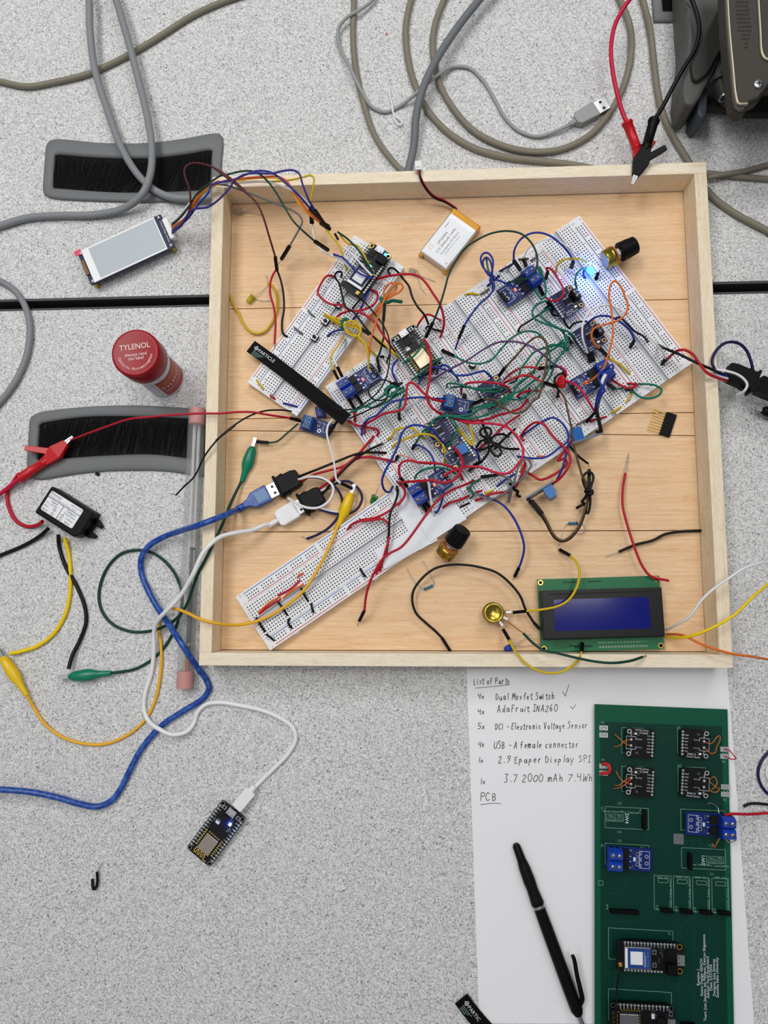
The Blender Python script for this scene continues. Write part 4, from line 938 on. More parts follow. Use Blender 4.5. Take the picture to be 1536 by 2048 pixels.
power_sensor('black power sensor board on the green board, upper right of four', (1368, 1486), (1413, 1490), GZ+4, term=False, wires=[br([(7, 2.4, 2), (11, 2, 6), (14, 7, 8), (17, 9, 7), (18, 6, 6), (16, 0, 5), (15, -5, 4), (12, -6, 3), (8, -2.4, 2)])])
power_sensor('black power sensor board on the green board, lower left of four', (1303, 1567), (1258, 1562), GZ+4, term=False, wires=[br([(7, 2.4, 2), (12, 1, 4), (16, -1, 3), (19, -6, -1)]), br([(7, -2.4, 2), (11, -2, 4), (17, 4, 3), (19, 5, -1)]), br([(7, -2.4, 2), (14, 4, 4), (18, 7, 1), (20, 8, -2)], 'coral')])
power_sensor('black power sensor board on the green board, lower right of four', (1368, 1564), (1413, 1569), GZ+4, term=False, wires=[br([(11, 3, 0), (14, 7, 4), (16, 3, 5), (13, -2, 5), (12, -4, 2)]), br([(12, 2, 0), (16, -1, 4), (19, -2, 3), (16, -5, 3), (12, -5, 1)])])
mosfet('blue switch module on the right side of the green board, red wire in its terminal', (1375, 1648), (1462, 1654), GZ+4, False, header=False)
mosfet('blue switch module on the left side of the green board', (1303, 1723), (1219, 1716), GZ+4, False, header=False)
cell_board('black cellular board with white sticker at the bottom of the green board', (1234, 1912), (1366, 1919), GZ+8.5, lit=False)
wifi_board('black microcontroller board cut by the bottom edge, on the green board', (1222, 2040), (1348, 2047), GZ+8.5, shield='tin')
def solo_wire(name, label, P, r, m, cat='wire', group='short wires on the green board', z=1.5):
    W = path(P, z); b = MB(); b.tube(W, r, m, 8); return tag(b.build(name, origin=W[0]), label, cat, group)
solo_wire('link_wire', 'thick red wire loop bridging two pads at the left edge of the green board', [(*Q(168, 603), 7), (*Q(195, 598), 9), (*Q(232, 595), 11), (*Q(246, 565), 12), (*Q(232, 530), 11), (*Q(205, 520), 9), (*Q(183, 525), 7)], 1.3, 'heat_red')
solo_wire('link_wire', 'thin red wire loop standing off the right edge of the green board', [(*Q(1180, 400), 7), (*Q(1215, 408), 10), (*Q(1250, 445), 13), (*Q(1275, 478), 12), (*Q(1240, 484), 10), (*Q(1205, 468), 8), (*Q(1180, 460), 7)], .45, 'heat_red')
solo_wire('link_wire', 'pale bare wire arching over the right switch module on the green board', [(*Q(1135, 925), 17), (*Q(1125, 880), 15), (*Q(1085, 848), 11), (*Q(1038, 845), 8), (*Q(1050, 862), 7)], .5, 'steel')
solo_wire('link_wire', 'bent bare wire below the right switch module, left of its terminal', [(*Q(1140, 1130), 14), (*Q(1115, 1175), 12), (*Q(1098, 1203), 9), (*Q(1080, 1170), 7)], .5, 'copper')
solo_wire('link_wire', 'bent bare wire looping from the right terminal end of the green board module', [(*Q(1185, 1135), 14), (*Q(1210, 1160), 11), (*Q(1245, 1160), 10), (*Q(1275, 1138), 11), (*Q(1260, 1090), 13)], .5, 'steel')
solo_wire('antenna_lead', 'thin black antenna lead running down from the cellular board on the green board', [(*Q2(320, 960), 20), (*Q2(318, 1010), 21), (*Q2(308, 1070), 20), (*Q2(303, 1140), 19), (*Q2(298, 1250), 20), (*Q2(290, 1440), 18)], .7, 'black')
solo_wire('red_wire', 'red wire leaving the green board module towards the right edge', [(1449, 1630, 16), (1462, 1628, 15), (1500, 1628.5, 8), (1536, 1626, 6), (1580, 1624, 5)], 1.1, 'red', group=None)
solo_wire('black_wire', 'black wire end with stripped tip right of the green board', [(1487, 1613, 1.5), (1497, 1608, 2), (1515, 1607), (1536, 1609), (1580, 1612)], 1.1, 'black', group=None)
solo_wire('navy_wire', 'navy wire arc at the right edge beside the paper', [(1580, 1480), (1545, 1498), (1524, 1520), (1516, 1545), (1522, 1570), (1540, 1590), (1580, 1600)], 1.2, 'navy', group=None)
solo_wire('white_wire', 'white wire arc just inside the navy one at the right edge', [(1580, 1515), (1542, 1525), (1533, 1545), (1542, 1565), (1580, 1572)], 1.1, 'white', group=None)

# ------------------------------------------------------------------ LCD
LC = [(1074, 1158), (1316, 1152), (1330, 1296), (1082, 1304)]
c, h, L = put((1078, 1231), (1323, 1224), 13)
t = thing('lcd_display', 'character LCD display on a green board, screen dark blue', 'display', (c.x, c.y, ZF), h)
p = MB(); hh = 60.0; p.box((0, 0, 6.2), (L, hh, 1.6), 'pcb_lcd'); p.build('circuit_board', t)
for sx in (-1, 1):
    for sy in (-1, 1):
        r = MB(); r.X = Matrix.Translation((sx*(L/2-2.6), sy*(hh/2-2.8), 0)); r.ring((0, 0, 7.0), 2.3, 1.4, .12, 'ring_gold', 8); r.lathe([(1.4, 7.03), (.01, 7.03)], 'brass', 12); r.build('mounting_ring', t)
b = MB(); b.rbox((0, .5, 11.2), (98, 40, 8.4), 'lcd_bezel', 1); bo = b.build('bezel', t, bevel=.8)
b = MB(); b.rect(0, .5, 94, 36, .8, 15.3, 'lcd_bezel'); b.line([(-42, 17.2), (42, 17.2)], .8, 15.4, 'chip', .2); b.build('bezel_ridge', bo)
g = MB(); g.box((-.5, 0, 15.35), (77, 25.5, .3), 'lcd_glass'); g.build('screen', t)
k = MB(); k.box((0, .5, 3.2), (70, 30, 5), 'black_plastic'); k.build('backpack', t)
hd = MB()
for i in range(16):
    hd.ring((-2+i*2.54, -27.2, 7.0), .9, .4, .1, 'pad', 10); hd.cyl((-2+i*2.54, -27.2, 7), (-2+i*2.54, -27.2, 8.6), .75, 'tin', 8, .3)
hd.build('solder_pins', t)
w_ = MB()
for i, s in enumerate(('GND', 'VCC', 'VO', 'RS', 'RW', 'E', 'D0', 'D1', 'D2', 'D3', 'D4', 'D5', 'D6', 'D7', 'A', 'K')): w_.text(s, -2+i*2.54, -23.6, 7.03, 1.4, 'silk')
for i in range(14): w_.box((-28+i*1.6+(i > 6)*9, 26.8, 7.04), (.8, 1.6, .08), 'hole')
for i in range(5): w_.line([(-40, -22.5-i*1.2), (-28-i, -22.5-i*1.2), (-22, -27+i*.4), (-8, -27+i*.4)], .4, 6.98, 'darkgreen', .06)
w_.build('printed_marks', t)
k = MB(); k.box((L/2-1.5, -14, 6), (3.5, 12, 7), 'black_plastic'); k.build('side_connector', t)
# ------------------------------------------------------------------ wires
FR = {'A': (400, 300, 3.84), 'B': (780, 300, 3.84), 'C': (400, 780, 3.84), 'D': (780, 760, 3.84), 'E': (1136, 480, 3.84), 'F': (660, 460, 6.4), 'G': (660, 680, 6.4), 'H': (840, 740, 6.4), 'I': (980, 480, 6.4),
      'J': (1040, 680, 6.4), 'K': (1000, 900, 6.4), 'L': (900, 1000, 2.415), 'M': (0, 1200, 2.4), 'N': (0, 600, 2.954), 'O': (0, 0, 2.954), 'P': (1136, 0, 3.84), 'R': (1140, 660, 5.908), 'S': (880, 860, 5.12), 'V': (460, 1060, 4.8), 'W': (1420, 640, 9.31), 'Y': (0, 0, 1)}
def px(s):
    out = []
    for part in s.split(';'):
        q = part.split(); ox, oy, k = FR[q[0]]; v = [float(a) for a in q[1:]]
        out += [(ox+v[i]/k, oy+v[i+1]/k) for i in range(0, len(v), 2)]
    return out
def lift(P, z0, za, z1):
    L = [0]
    for a, b in zip(P[:-1], P[1:]): L.append(L[-1]+math.hypot(a[0]-b[0], a[1]-b[1]))
    out = []
    for p, l in zip(P, L):
        s = l/L[-1]; out.append(U(p[0], p[1], z0+(z1-z0)*s+za*(1-(2*s-1)**4)))
    return out
def housing(b, a, c, m='black_plastic', w=2.5):
    """square crimp housing from a to c"""
    D = c-a; X = D.normalized(); Z = Vector((0, 0, 1)); Y = Z.cross(X).normalized(); Z = X.cross(Y)
    M = Matrix((X, Y, Z)).transposed().to_4x4(); M.translation = (a+c)/2
    o = b.X.copy(); b.X = b.X @ M; b.box((0, 0, 0), (D.length, w, w), m); b.box((D.length*.12, 0, w/2), (D.length*.22, w*.5, .15), 'chip'); b.X = o
GW_ = 'jumper wires in the tray'
def W(label, m, s, z0=15, za=18, z1=15, a='', e='', r=.82, name='jumper_wire', group=GW_, cat='wire'):
    P = lift(px(s), z0, za, z1); r *= 1.08
    if not a and not e:
        b = MB(); b.tube(P, r, m, 8, 7); return tag(b.build(name, origin=P[0]), label, cat, group)
    t = thing(name, label, cat, P[0], 0, group); T_ = Matrix.Translation(-P[0])
    i0 = 1 if a else 0; i1 = len(P)-1 if e else len(P)
    b = MB(); b.X = T_; b.tube(P[i0:i1], r, m, 8, 7); b.build('insulation', t)
    for f, p, q in ((a, P[0], P[1]), (e, P[-1], P[-2])):
        if not f: continue
        if f[0] == 'h':
            h = MB(); h.X = T_; housing(h, p, q); h.build('connector_housing', t)
            if 'p' in f:
                k = MB(); k.X = T_; d = (p-q).normalized(); k.cyl(p, p+d*6.5, .34, 'steel', 6); k.build('pin', t)
        else:
            k = MB(); k.X = T_; k.cyl(q, p, .33 if f == 't' else .5, 'steel' if f != 'c' else 'copper', 6); k.build('bare_tip', t)
    return t
# --- display harness over the tray corner
HK = ['grey', 'amber', 'yellow', 'white', 'coral', 'darkgreen', 'blue', 'violet', 'maroon']
for lab, m, s, zz, e in (
    ('maroon wire of the display harness, highest loop over the grommet', 'maroon', 'O 1018 1372 1075 1330 1122 1230 1120 1120 1095 1050 1090 1000 1120 968 1200 968 1290 1005 1370 1060 1450 1130;A 110 140 220 220 330 310 430 400 480 500 530 660 578 820 592 925', (14, 34, 24), 'h'),
    ('dark green wire of the display harness, ending in a slanted black plug', 'darkgreen', 'O 1016 1322 1060 1290 1110 1230 1160 1150 1240 1080 1310 1035;A 200 190 330 162 430 170 510 230 580 320 650 440 720 550 800 630 880 700 985 770', (14, 32, 30), 'h'),
    ('coral wire of the display harness ending in the joined black plugs', 'coral', 'O 1016 1342 1100 1280 1150 1190 1200 1120 1290 1070;A 100 262 200 235 350 215 500 205 600 205 660 235 710 300 770 400 850 490 925 550 990 590', (14, 31, 30), 'h'),
    ('amber wire of the display harness, beside the coral one', 'amber', 'O 1016 1352 1108 1282 1160 1195 1210 1130 1290 1085;A 110 268 220 240 360 222 500 214 600 220 655 255 705 320 762 415 845 500 925 560 1000 610', (13, 28, 29), 'h'),
    ('blue wire of the display harness, lower of two blue ones', 'blue', 'O 1018 1362 1110 1292 1170 1210 1230 1140;A 90 270 250 230 380 178 450 160 540 170 600 205 700 290 780 370 850 455 900 520', (14, 33, 31), 'h'),
    ('violet wire of the display harness crossing the rail with a wide bow', 'violet', 'O 1018 1378 1060 1340 1140 1240 1230 1222 1300 1172 1370 1090;A 250 245 340 190 420 178 550 180 640 160 710 155 760 180 790 270 830 370 880 460 958 575', (14, 35, 32), 'h'),
    ('grey wire of the display harness ending in a separate black plug', 'grey', 'O 1016 1332 1080 1270 1150 1170 1220 1100 1290 1082;A 100 260 200 270 320 310 450 360 580 410 680 450 760 500 785 550 760 610 690 735 625 840', (14, 30, 20), 'hp'),
    ('yellow wire of the display harness bending sharply beside the violet one', 'yellow', 'O 1016 1347 1095 1285 1140 1200 1200 1125 1280 1078;A 150 245 400 242 600 240 720 225 800 205 850 195 873 215 870 280 850 380 848 430 856 562', (14, 29, 28), 'h'),
    ('white wire of the display harness ending beside the yellow plug', 'white', 'O 1014 1318 1050 1285 1130 1190 1190 1120 1280 1074;A 140 252 300 252 500 245 620 275 720 320 800 380 842 432 866 560', (14, 30, 27), 'h')):
    kz = HK.index(m)*1.5-5; W(lab, m, s, zz[0]+kz*.3, zz[1]+kz*.8, zz[2]+kz*.4, e=e, r=.78, group='wires of the display harness')
# --- upper left board
W('yellow jumper from the joined plugs to the cellular board', 'yellow', 'A 960 590 1000 650 1060 720 1090 790 1110 870 1130 925', 28, 4, 20)
W('dark green jumper arching onto the cellular board', 'darkgreen', 'A 1058 630 1130 680 1210 760 1270 850 1320 930 1335 955', 30, 6, 30)
W('yellow jumper running under the dark green one onto the cellular board', 'yellow', 'A 1075 655 1140 720 1210 735 1250 790 1290 870 1338 965', 29, 4, 30)
W('black plug end hanging below the joined plugs', 'black', 'A 1035 640 1048 665 1063 690', 26, 0, 24, r=1.0)
W('white jumper stub below the yellow display plug', 'white', 'A 865 572 870 640 885 695', 26, 2, 26)
W('pale lilac jumper under the slanted plug', 'white', 'A 905 745 970 795 1060 830 1120 875 1150 905', 24, 3, 24)
W('blue jumper lying over the cellular board sticker', 'blue', 'A 1025 800 1100 830 1160 890 1230 950 1330 990', 29, 3, 30.5)
W('white jumper lying across the cellular board', 'white', 'A 1100 745 1180 810 1240 880 1320 965', 31, 2, 31, r=.85)
W('red wire curving down from the display plugs to the board edge', 'red', 'A 600 905 565 950 540 1020 540 1110 565 1200 580 1320 575 1440 572 1490 572 1528', 22, 2, 15, e='t', r=.9)
W('black wire running down from the display plugs to the blue rail', 'black', 'A 595 930 620 1000 640 1100 645 1220 630 1330 638 1410 672 1437', 22, 3, 15, r=.85)
W('yellow wire curled on the tray floor by the left rail', 'pineyellow', 'A 230 1110 255 1190 295 1250 330 1330 390 1395 440 1410 500 1390 560 1310 590 1220 590 1120 560 1050 520 1015 508 960', 8, 1, 8, e='t', r=1.0)
W('grey wire link on the upper left board, nearer the cellular board', 'grey', 'A 830 1235 852 1258 880 1282', 15, 2, 15)
W('dark grey wire link on the upper left board, below the other', 'grey', 'A 725 1365 755 1388 790 1417', 15, 2, 15)
W('yellow wire link at the lower end of the upper left board', 'yellow', 'A 435 1765 460 1800 490 1842', 15, 2, 15)
W('red wire link beside the letter row of the upper left board', 'red', 'C 540 40 558 55 578 72', 15, 1.5, 15)
W('navy wire link at the lower corner of the upper left board', 'blue', 'C 638 103 690 112 750 130', 15, 2, 15)
W('red wire looping around the lower end of the cellular board', 'red', 'A 1040 975 980 965 925 1035 905 1095 940 1145 1010 1185 1080 1190 1140 1225 1200 1235 1300 1210 1355 1160 1360 1100 1305 1070', 15, 10, 15, r=.9)
W('red wire from the upper left board across to the gold-shielded board', 'red', 'F 40 1200 90 1110 170 1060 270 1035 370 1050 500 1120 600 1210 660 1310 740 1430 830 1560', 15, 16, 18, r=.9)
W('black wire from the cellular board across the gap, beside the red one', 'black', 'F 140 605 150 545 100 535 60 590 120 690 160 850 200 980 300 1050 380 1150 470 1270 600 1410 680 1480 740 1515', 16, 17, 22, r=.85)
W('short black wire below the cellular board', 'black', 'F 410 860 350 930 285 1005', 22, 1, 16)
W('blue wire slanting from the cellular board down the blue rail', 'blue', 'F 510 760 440 900 390 1010 290 1150', 22, 3, 15)
W('thin black antenna lead winding from the cellular board to the antenna strip', 'black', 'F 330 830 390 880 440 920 520 1010 600 1110 670 1200 740 1340 770 1500;G 770 100 765 250 720 480 660 600 560 720 430 820 320 880 200 893 80 880 0 830;C 930 80', 24, 14, 31, r=.6, name='antenna_lead', group='thin black antenna leads')
W('thin black antenna lead crossing the antenna strip end to the green bundle', 'black', 'C 1150 220;G 250 1005 420 930 600 840 720 760 740 690 760 640', 27, 4, 36, r=.6, name='antenna_lead', group='thin black antenna leads')
W('thin black wire ring beside the green bundle', 'black', 'G 780 545 750 528 680 510 580 530 510 600 495 680 540 750 640 775 740 740', 36, 3, 34, r=.6)
W('orange wire folded into loops and tied with green', 'orange', 'F 490 1110 560 1050 640 980 690 890 690 780 740 700 800 675 850 720 830 790 760 850 712 890 800 840 890 790 932 730 910 690 860 685 800 720 740 800 698 885 650 1000 600 1150 550 1300 520 1420 500 1560 492 1740', 16, 14, 30)
W('orange wire strand beside the tied orange loops', 'orange', 'F 480 1120 560 1070 625 990 675 905', 16, 6, 26)
W('green tie around the orange loops with a straight tail', 'teal', 'F 650 865 672 912 735 930 795 905 850 910 920 920', 30, 2, 26, r=1.4, name='wire_tie', group='wire ties', cat='tie')
W('dark green jumper under the orange tie with upright black plug', 'darkgreen', 'F 700 950 685 1160 682 1260 690 1340 675 1430 640 1560 605 1650', 30, 4, 18, a='h')
W('yellow wire coil tied with green beside the push buttons', 'yellow', 'A 955 1255 1010 1290 1080 1330 1150 1355 1210 1372 1232 1405 1200 1432 1140 1408 1108 1345 1160 1312 1210 1330 1236 1385 1222 1430 1262 1480 1290 1560 1294 1690', 17, 12, 30)
W('yellow wire strand doubling back through the coil', 'yellow', 'A 960 1268 1040 1290 1120 1310 1180 1325 1232 1380 1215 1440 1240 1470 1300 1530 1365 1592', 17, 10, 16)
W('yellow wire strand below the coil, third of the tied ones', 'yellow', 'A 965 1275 1030 1318 1100 1362 1160 1400 1215 1428 1230 1395 1190 1350 1110 1335 1030 1300', 17, 8, 18)
W('yellow jumper dropping from the coil to the switch terminals', 'yellow', 'A 1105 1425 1062 1500 1012 1572 1005 1630 1025 1690 1062 1762', 18, 6, 28, e='h', r=.7)
W('white jumper dropping beside the yellow one to the switch terminals', 'white', 'A 1115 1440 1060 1535 1030 1600 1055 1665 1092 1742', 17, 8, 28, e='h', r=.7)
W('blue wire end below the yellow coil', 'blue', 'A 1110 1380 1040 1390 1000 1410 978 1435', 24, 0, 15)
W('green tie around the yellow coil', 'teal', 'A 1145 1310 1115 1295 1090 1330 1108 1375 1080 1360', 30, 2, 24, r=1.2, name='wire_tie', group='wire ties', cat='tie')
W('black jumper plug lying beyond the yellow coil', 'black', 'A 1300 1415 1232 1372 1205 1358', 22, 0, 20, a='h')
W('thick yellow wire reaching the gold-shielded board', 'yellow', 'F 580 1380 660 1430 740 1500 820 1580 880 1640', 17, 8, 18, r=1.0)
# --- gap and second board
W('red wire arch over the corner beside the gold-shielded board', 'red', 'F 1110 1245 1160 1160 1220 1090 1280 1085 1350 1120 1415 1155', 16, 12, 16, r=.9)
W('long red wire bowing from the cellular board to the second breadboard', 'red', 'F 570 640 700 600 840 575 1000 565 1130 590 1230 680 1310 800 1400 940 1440 1050 1460 1180 1440 1290 1415 1368', 20, 20, 15, r=1.0)
W('long black wire from the upper left board to the upright black plug', 'black', 'F 765 575 745 510 790 485 860 530 940 630 1010 720 1050 850 1120 980 1210 1090 1262 1210', 15, 16, 24, r=.9)
W('short black wire beside the upright black plug', 'black', 'F 1225 1265 1250 1235 1310 1265 1360 1280 1418 1290', 22, 1, 15)
W('long green wire arcing past the battery to the switch terminals', 'darkgreen', 'B 275 1440 330 1325 380 1200 420 1070 450 960 500 860 570 760 670 690 780 640 900 622 1010 645 1090 720 1130 820 1120 920 1070 980 980 1000 900 1020', 22, 22, 28, a='h', r=.8)
W('blue jumper arch with a black plug at both ends near the battery', 'blue', 'B 1000 922 950 850 955 770 1000 690 1070 645 1150 635 1240 665 1320 730 1380 800 1408 855 1390 908', 18, 26, 16, a='h', e='h', r=.8)
W('thin white jumper arch running to the blue LED', 'white', 'B 1045 892 1026 832 1060 760 1130 710 1230 685 1330 720 1430 790 1512 850', 18, 20, 24, a='h', r=.55)
W('blue wire folded in a tall loop beside the battery', 'blue', 'B 775 970 710 890 697 830 715 797 748 790 785 830 790 900 765 962 722 905 715 850 740 825 768 850 785 920 780 985 797 1060 760 1120 690 1180 620 1270 572 1345 528 1450', 30, 10, 22, e='h')
W('green wire twisted through the tall blue loop', 'teal', 'B 740 830 745 870 755 920 775 960 800 975', 32, 2, 32)
W('blue pin lead below the tall loop plug', 'blue', 'B 528 1452 515 1490 500 1530', 22, 0, 15, r=.7)
W('blue wire from the tall loop to the switch module', 'blue', 'B 785 985 870 1015 945 1050', 32, 1, 27)
W('blue tie around the tall loop', 'blue', 'B 760 955 790 975 775 995 795 1040 790 1070', 33, 1, 28, r=1.5, name='wire_tie', group='wire ties', cat='tie')
W('navy wire link near the far edge, left of the blue switch module', 'navy', 'B 840 932 890 905 946 872', 15, 3, 15)
W('dark wire link at the far board edge beside the tall loop', 'navy', 'B 745 1047 790 1005 840 965', 15, 3, 15)
W('yellow wire link near the far edge of the second breadboard', 'yellow', 'B 570 1112 620 1100 680 1112', 15, 2, 15)
W('grey wire link next to the yellow one at the far edge', 'grey', 'B 690 1112 725 1090 762 1065', 15, 2, 15)
W('brown wire link between the two black plugs by the terminals', 'brown', 'I 370 245 420 250 490 238', 15, 2, 15)
W('grey wire link right of the two black plugs', 'grey', 'I 520 270 560 240 610 205', 15, 2, 15)
W('green wire bent in a long hook right of the switch terminals', 'teal', 'I 610 345 650 390 680 480 710 580 712 680 690 745 655 752 605 690 550 620', 18, 8, 22)
W('green wire strand inside the long hook', 'teal', 'I 640 350 660 400 650 440 625 400 612 350', 20, 4, 20)
W('black plug below the blue switch terminals', 'black', 'I 680 705 615 570 600 545', 16, 0, 24, a='h')
W('dark red wire from the maroon plug curling to the sensor board', 'red', 'I 715 492 740 400 725 362 765 360 825 425 885 520 935 620 930 710 880 760 800 782 718 740', 16, 14, 24, a='h')
W('yellow wire arch leading to the blue LED', 'yellow', 'I 845 405 870 310 930 260 1010 240 1120 242 1225 275', 15, 12, 22)
W('short white wire left of the blue LED', 'white', 'I 950 370 1010 370 1060 400 1105 450', 15, 5, 15, r=.6)
W('green wire from the blue LED into the black terminal', 'teal', 'I 1235 365 1170 375 1110 440 1090 520 1110 615', 22, 8, 30)
W('navy lead bent under the blue LED', 'blue', 'I 1205 385 1195 440 1220 492', 22, 0, 15)
W('white jumper with black plug right of the blue LED', 'white', 'I 1355 500 1385 410 1375 370 1320 310 1240 290', 16, 4, 24, a='h', r=.6)
W('green wire loop left of the first navy sensor', 'teal', 'I 770 790 690 788 600 830 550 890 545 960 590 1020 700 1070 820 1110 920 1160 968 1240', 22, 12, 22)
W('green wire running inside that loop to the second navy sensor', 'teal', 'I 780 865 680 910 640 960 700 1020 790 1080 880 1130 990 1170 1060 1220 1112 1300', 22, 10, 22)
W('black wire reaching left from the first navy sensor', 'black', 'I 720 890 640 948 560 1000 450 1070 390 1110 358 1175', 22, 4, 15)
W('black plug at the header of the first navy sensor, upper', 'black', 'I 800 880 730 790 700 770', 20, 0, 22, a='h')
W('black plug at the header of the first navy sensor, lower', 'black', 'I 810 905 735 850 700 880', 18, 0, 20, a='h')
W('short black wire curled under the first navy sensor', 'black', 'I 780 930 820 962 870 970 925 955', 15, 3, 20)
W('black wire hanging from the first navy sensor', 'black', 'I 935 975 960 1060 1015 1135', 20, 0, 15)
W('black wire between the two navy sensors', 'black', 'I 1245 1040 1130 1050 1060 1080 1018 1135', 22, 2, 15)
W('long teal jumper arching over the purple wire', 'teal', 'B 400 1540 492 1582 600 1632 700 1640 780 1610 860 1520 940 1440 1030 1395 1120 1400 1180 1450 1222 1550 1228 1640 1180 1760 1100 1850 1000 1915;D 840 130', 17, 22, 24, a='h', r=.8)
W('purple wire crossing the boards to the red wrap', 'purple', 'B 310 1775 450 1690 600 1610 720 1530 820 1480 930 1470 1040 1490 1150 1550 1240 1630 1330 1690 1348 1745', 18, 22, 26, r=.85)
W('brown jumper with black plugs looping down to the central voltage sensor', 'brown', 'B 812 1772 882 1672 960 1590 1060 1480 1130 1435 1190 1460 1207 1550 1195 1680 1170 1790 1140 1900;D 1110 150 1040 230 960 255 870 210 800 152 720 150 622 192', 18, 26, 22, a='h', e='h', r=.85)
W('teal wire from the green tie down to the buried sensor, topmost', 'teal', 'I 935 1280 850 1345 700 1380 560 1440 470 1550 400 1640 370 1740 330 1800 255 1835', 22, 12, 26)
W('teal wire from the green tie down to the buried sensor, middle', 'teal', 'I 950 1310 820 1390 700 1460 620 1560 560 1670 450 1780 300 1900', 22, 11, 26)
W('teal wire from the green tie dropping steeply past the red wrap', 'teal', 'I 978 1260 970 1380 900 1480 830 1580 780 1730 730 1810 650 1915', 22, 9, 24)
W('short teal wire bent beside the green tie', 'teal', 'I 960 1370 900 1360 830 1338 770 1345 735 1370', 22, 5, 24)
W('green tie gathering teal wires left of the second navy sensor', 'teal', 'I 965 1225 985 1290 960 1340 965 1400 995 1395', 25, 2, 22, r=1.6, name='wire_tie', group='wire ties', cat='tie')
W('black plug at the green tie, left of the second navy sensor', 'black', 'I 1040 1330 1030 1290 1010 1240', 20, 0, 22, a='h')
W('dark teal wire bending down beside the second navy sensor', 'darkgreen', 'I 1000 1200 1060 1230 1100 1290 1110 1330', 22, 2, 18)
W('red wire arching into a black plug left of the red wrap', 'red', 'I 180 1785 280 1700 390 1640 520 1625 620 1650 822 1618', 18, 12, 28, e='h')
W('red wire curling from the plug over to the red wrap', 'crimson', 'I 820 1620 900 1628 960 1668 975 1740', 28, 3, 30, r=1.1)
W('red wire below it running to the black plug by the red wrap', 'red', 'I 150 1840 260 1790 380 1740 470 1730 560 1762 690 1828 855 1880', 18, 14, 28, e='h')
W('thin orange wire between the two red ones', 'orange', 'I 480 1715 590 1650 665 1588', 22, 5, 22, r=.6)
W('red wire from the red wrap across the switch module', 'crimson', 'J 580 520 700 570 800 660 880 790 955 915', 28, 9, 26, r=.9)
W('black tie around the red wrap with two short tails', 'black', 'J 590 470 560 430 500 440 450 490 445 550 480 620 490 680 470 740', 30, 3, 24, r=.9, name='wire_tie', group='wire ties', cat='tie')
W('second tail of the black tie below the red wrap', 'black', 'J 500 640 485 690 500 730', 26, 1, 22, r=.9, name='wire_tie', group='wire ties', cat='tie')
# red wrap
t = thing('tape_wrap', 'lump of bright red tape wrapped round wires at the middle of the boards', 'tape', U(1122, 762, 22)); b = MB(); q = U(1122, 762, 22); b.X = Matrix.Translation(-q)
b.lathe([(2.6, 0), (4.3, 1.2), (4.6, 4), (3.2, 8.5), (1.4, 11)], 'clip_red', 6, (U(1126, 750, 30)-U(1120, 775, 24)), U(1120, 775, 24), smooth=False); b.build('wrap', t)
# --- right boards
W('blue wire folded in a white-tied loop over the right switch module', 'blue', 'J 960 905 980 760 1020 640 1080 560 1140 460 1192 360 1182 318 1130 340 1050 400 1000 470 1030 560 1082 640 1040 710 1005 830 995 925', 26, 18, 24, r=.8)
W('blue wire strand along the white-tied loop', 'blue', 'J 985 910 1000 800 1030 680 1075 590 1120 480 1150 400', 26, 14, 38, r=.8)
W('white tie twisted around the blue loop', 'white', 'J 1095 450 1065 500 1050 560 1060 610 1040 650 1085 600 1060 560', 40, 2, 36, r=1.5, name='wire_tie', group='wire ties', cat='tie')
W('long dark plug of the white-tied loop on the standing voltage sensor', 'black', 'J 1042 1182 985 930 978 905', 24, 0, 28, a='h', r=.9)
W('black plug of the red wire beside that dark plug', 'black', 'J 850 1052 960 925 965 905', 18, 0, 26, a='h', r=.9)
W('grey wire link at the near edge behind the standing sensor', 'grey', 'J 720 1090 780 1055 850 1015', 15, 2, 16)
W('orange wire in a tall loop above the second navy sensor', 'orange', 'E 110 1110 200 1060 270 990 310 880 340 760 345 660 330 520 315 420 330 340 360 315 400 350 440 440 460 500 440 570 380 620 280 650 200 680 180 730 200 790 240 830 310 900', 27, 26, 18, e='h', r=.85)
W('yellow wire ending the tall orange loop', 'yellow', 'E 318 905 390 950 450 1000 476 1032', 18, 2, 15, r=.9)
W('white jumper arch over the second navy sensor to the board corner', 'white', 'E 168 935 150 868 115 760 110 670 140 580 200 520 290 500 380 520 460 580 560 680 660 780 720 850 748 912 722 952', 18, 26, 16, a='h', e='h', r=.8)
W('second black plug beside the white jumper on the right boards', 'black', 'E 200 932 180 868 172 850', 17, 0, 20, a='h')
W('navy jumper arch from the second navy sensor to a black plug', 'blue', 'E 140 645 220 590 310 585 400 630 470 690 502 745 508 772 478 822', 28, 12, 16, e='h', r=.85)
W('navy wire running right from the second navy sensor', 'navy', 'E 355 605 400 595 450 640 510 700 580 740 615 782', 28, 8, 15, r=.85)
W('thick red wire from the board corner over the right tray rail', 'red', 'E 750 930 800 880 840 850 900 845 960 880 1010 950 1070 1020 1150 1060 1240 1085', 15, 26, 22, r=1.1)
W('thick black wire crossing the right tray rail beside the red one', 'black', 'E 690 805 760 840 860 880 960 930 1050 970 1120 1000 1200 1035', 15, 24, 24, r=1.1)
W('green wire loop hanging over the near edge of the right boards', 'teal', 'R 800 640 930 640 1020 660 1082 710 1050 770 940 808 830 790 760 740 715 700', 20, 5, 17, r=.9)
W('green jumper with black plug left of the hanging green loop', 'teal', 'R 430 632 532 697 600 692 650 678', 20, 1, 18, a='h')
W('red wire joining the hanging green loop', 'red', 'R 470 570 560 630 660 680 740 680 800 645', 16, 5, 18, r=1.0)
W('short red wire above the hanging green loop', 'red', 'R 680 632 735 636 795 640', 15, 3, 17, r=1.0)
W('black plug under the red wire at the hanging green loop', 'black', 'R 655 700 720 705 750 715', 16, 0, 16, r=1.1)
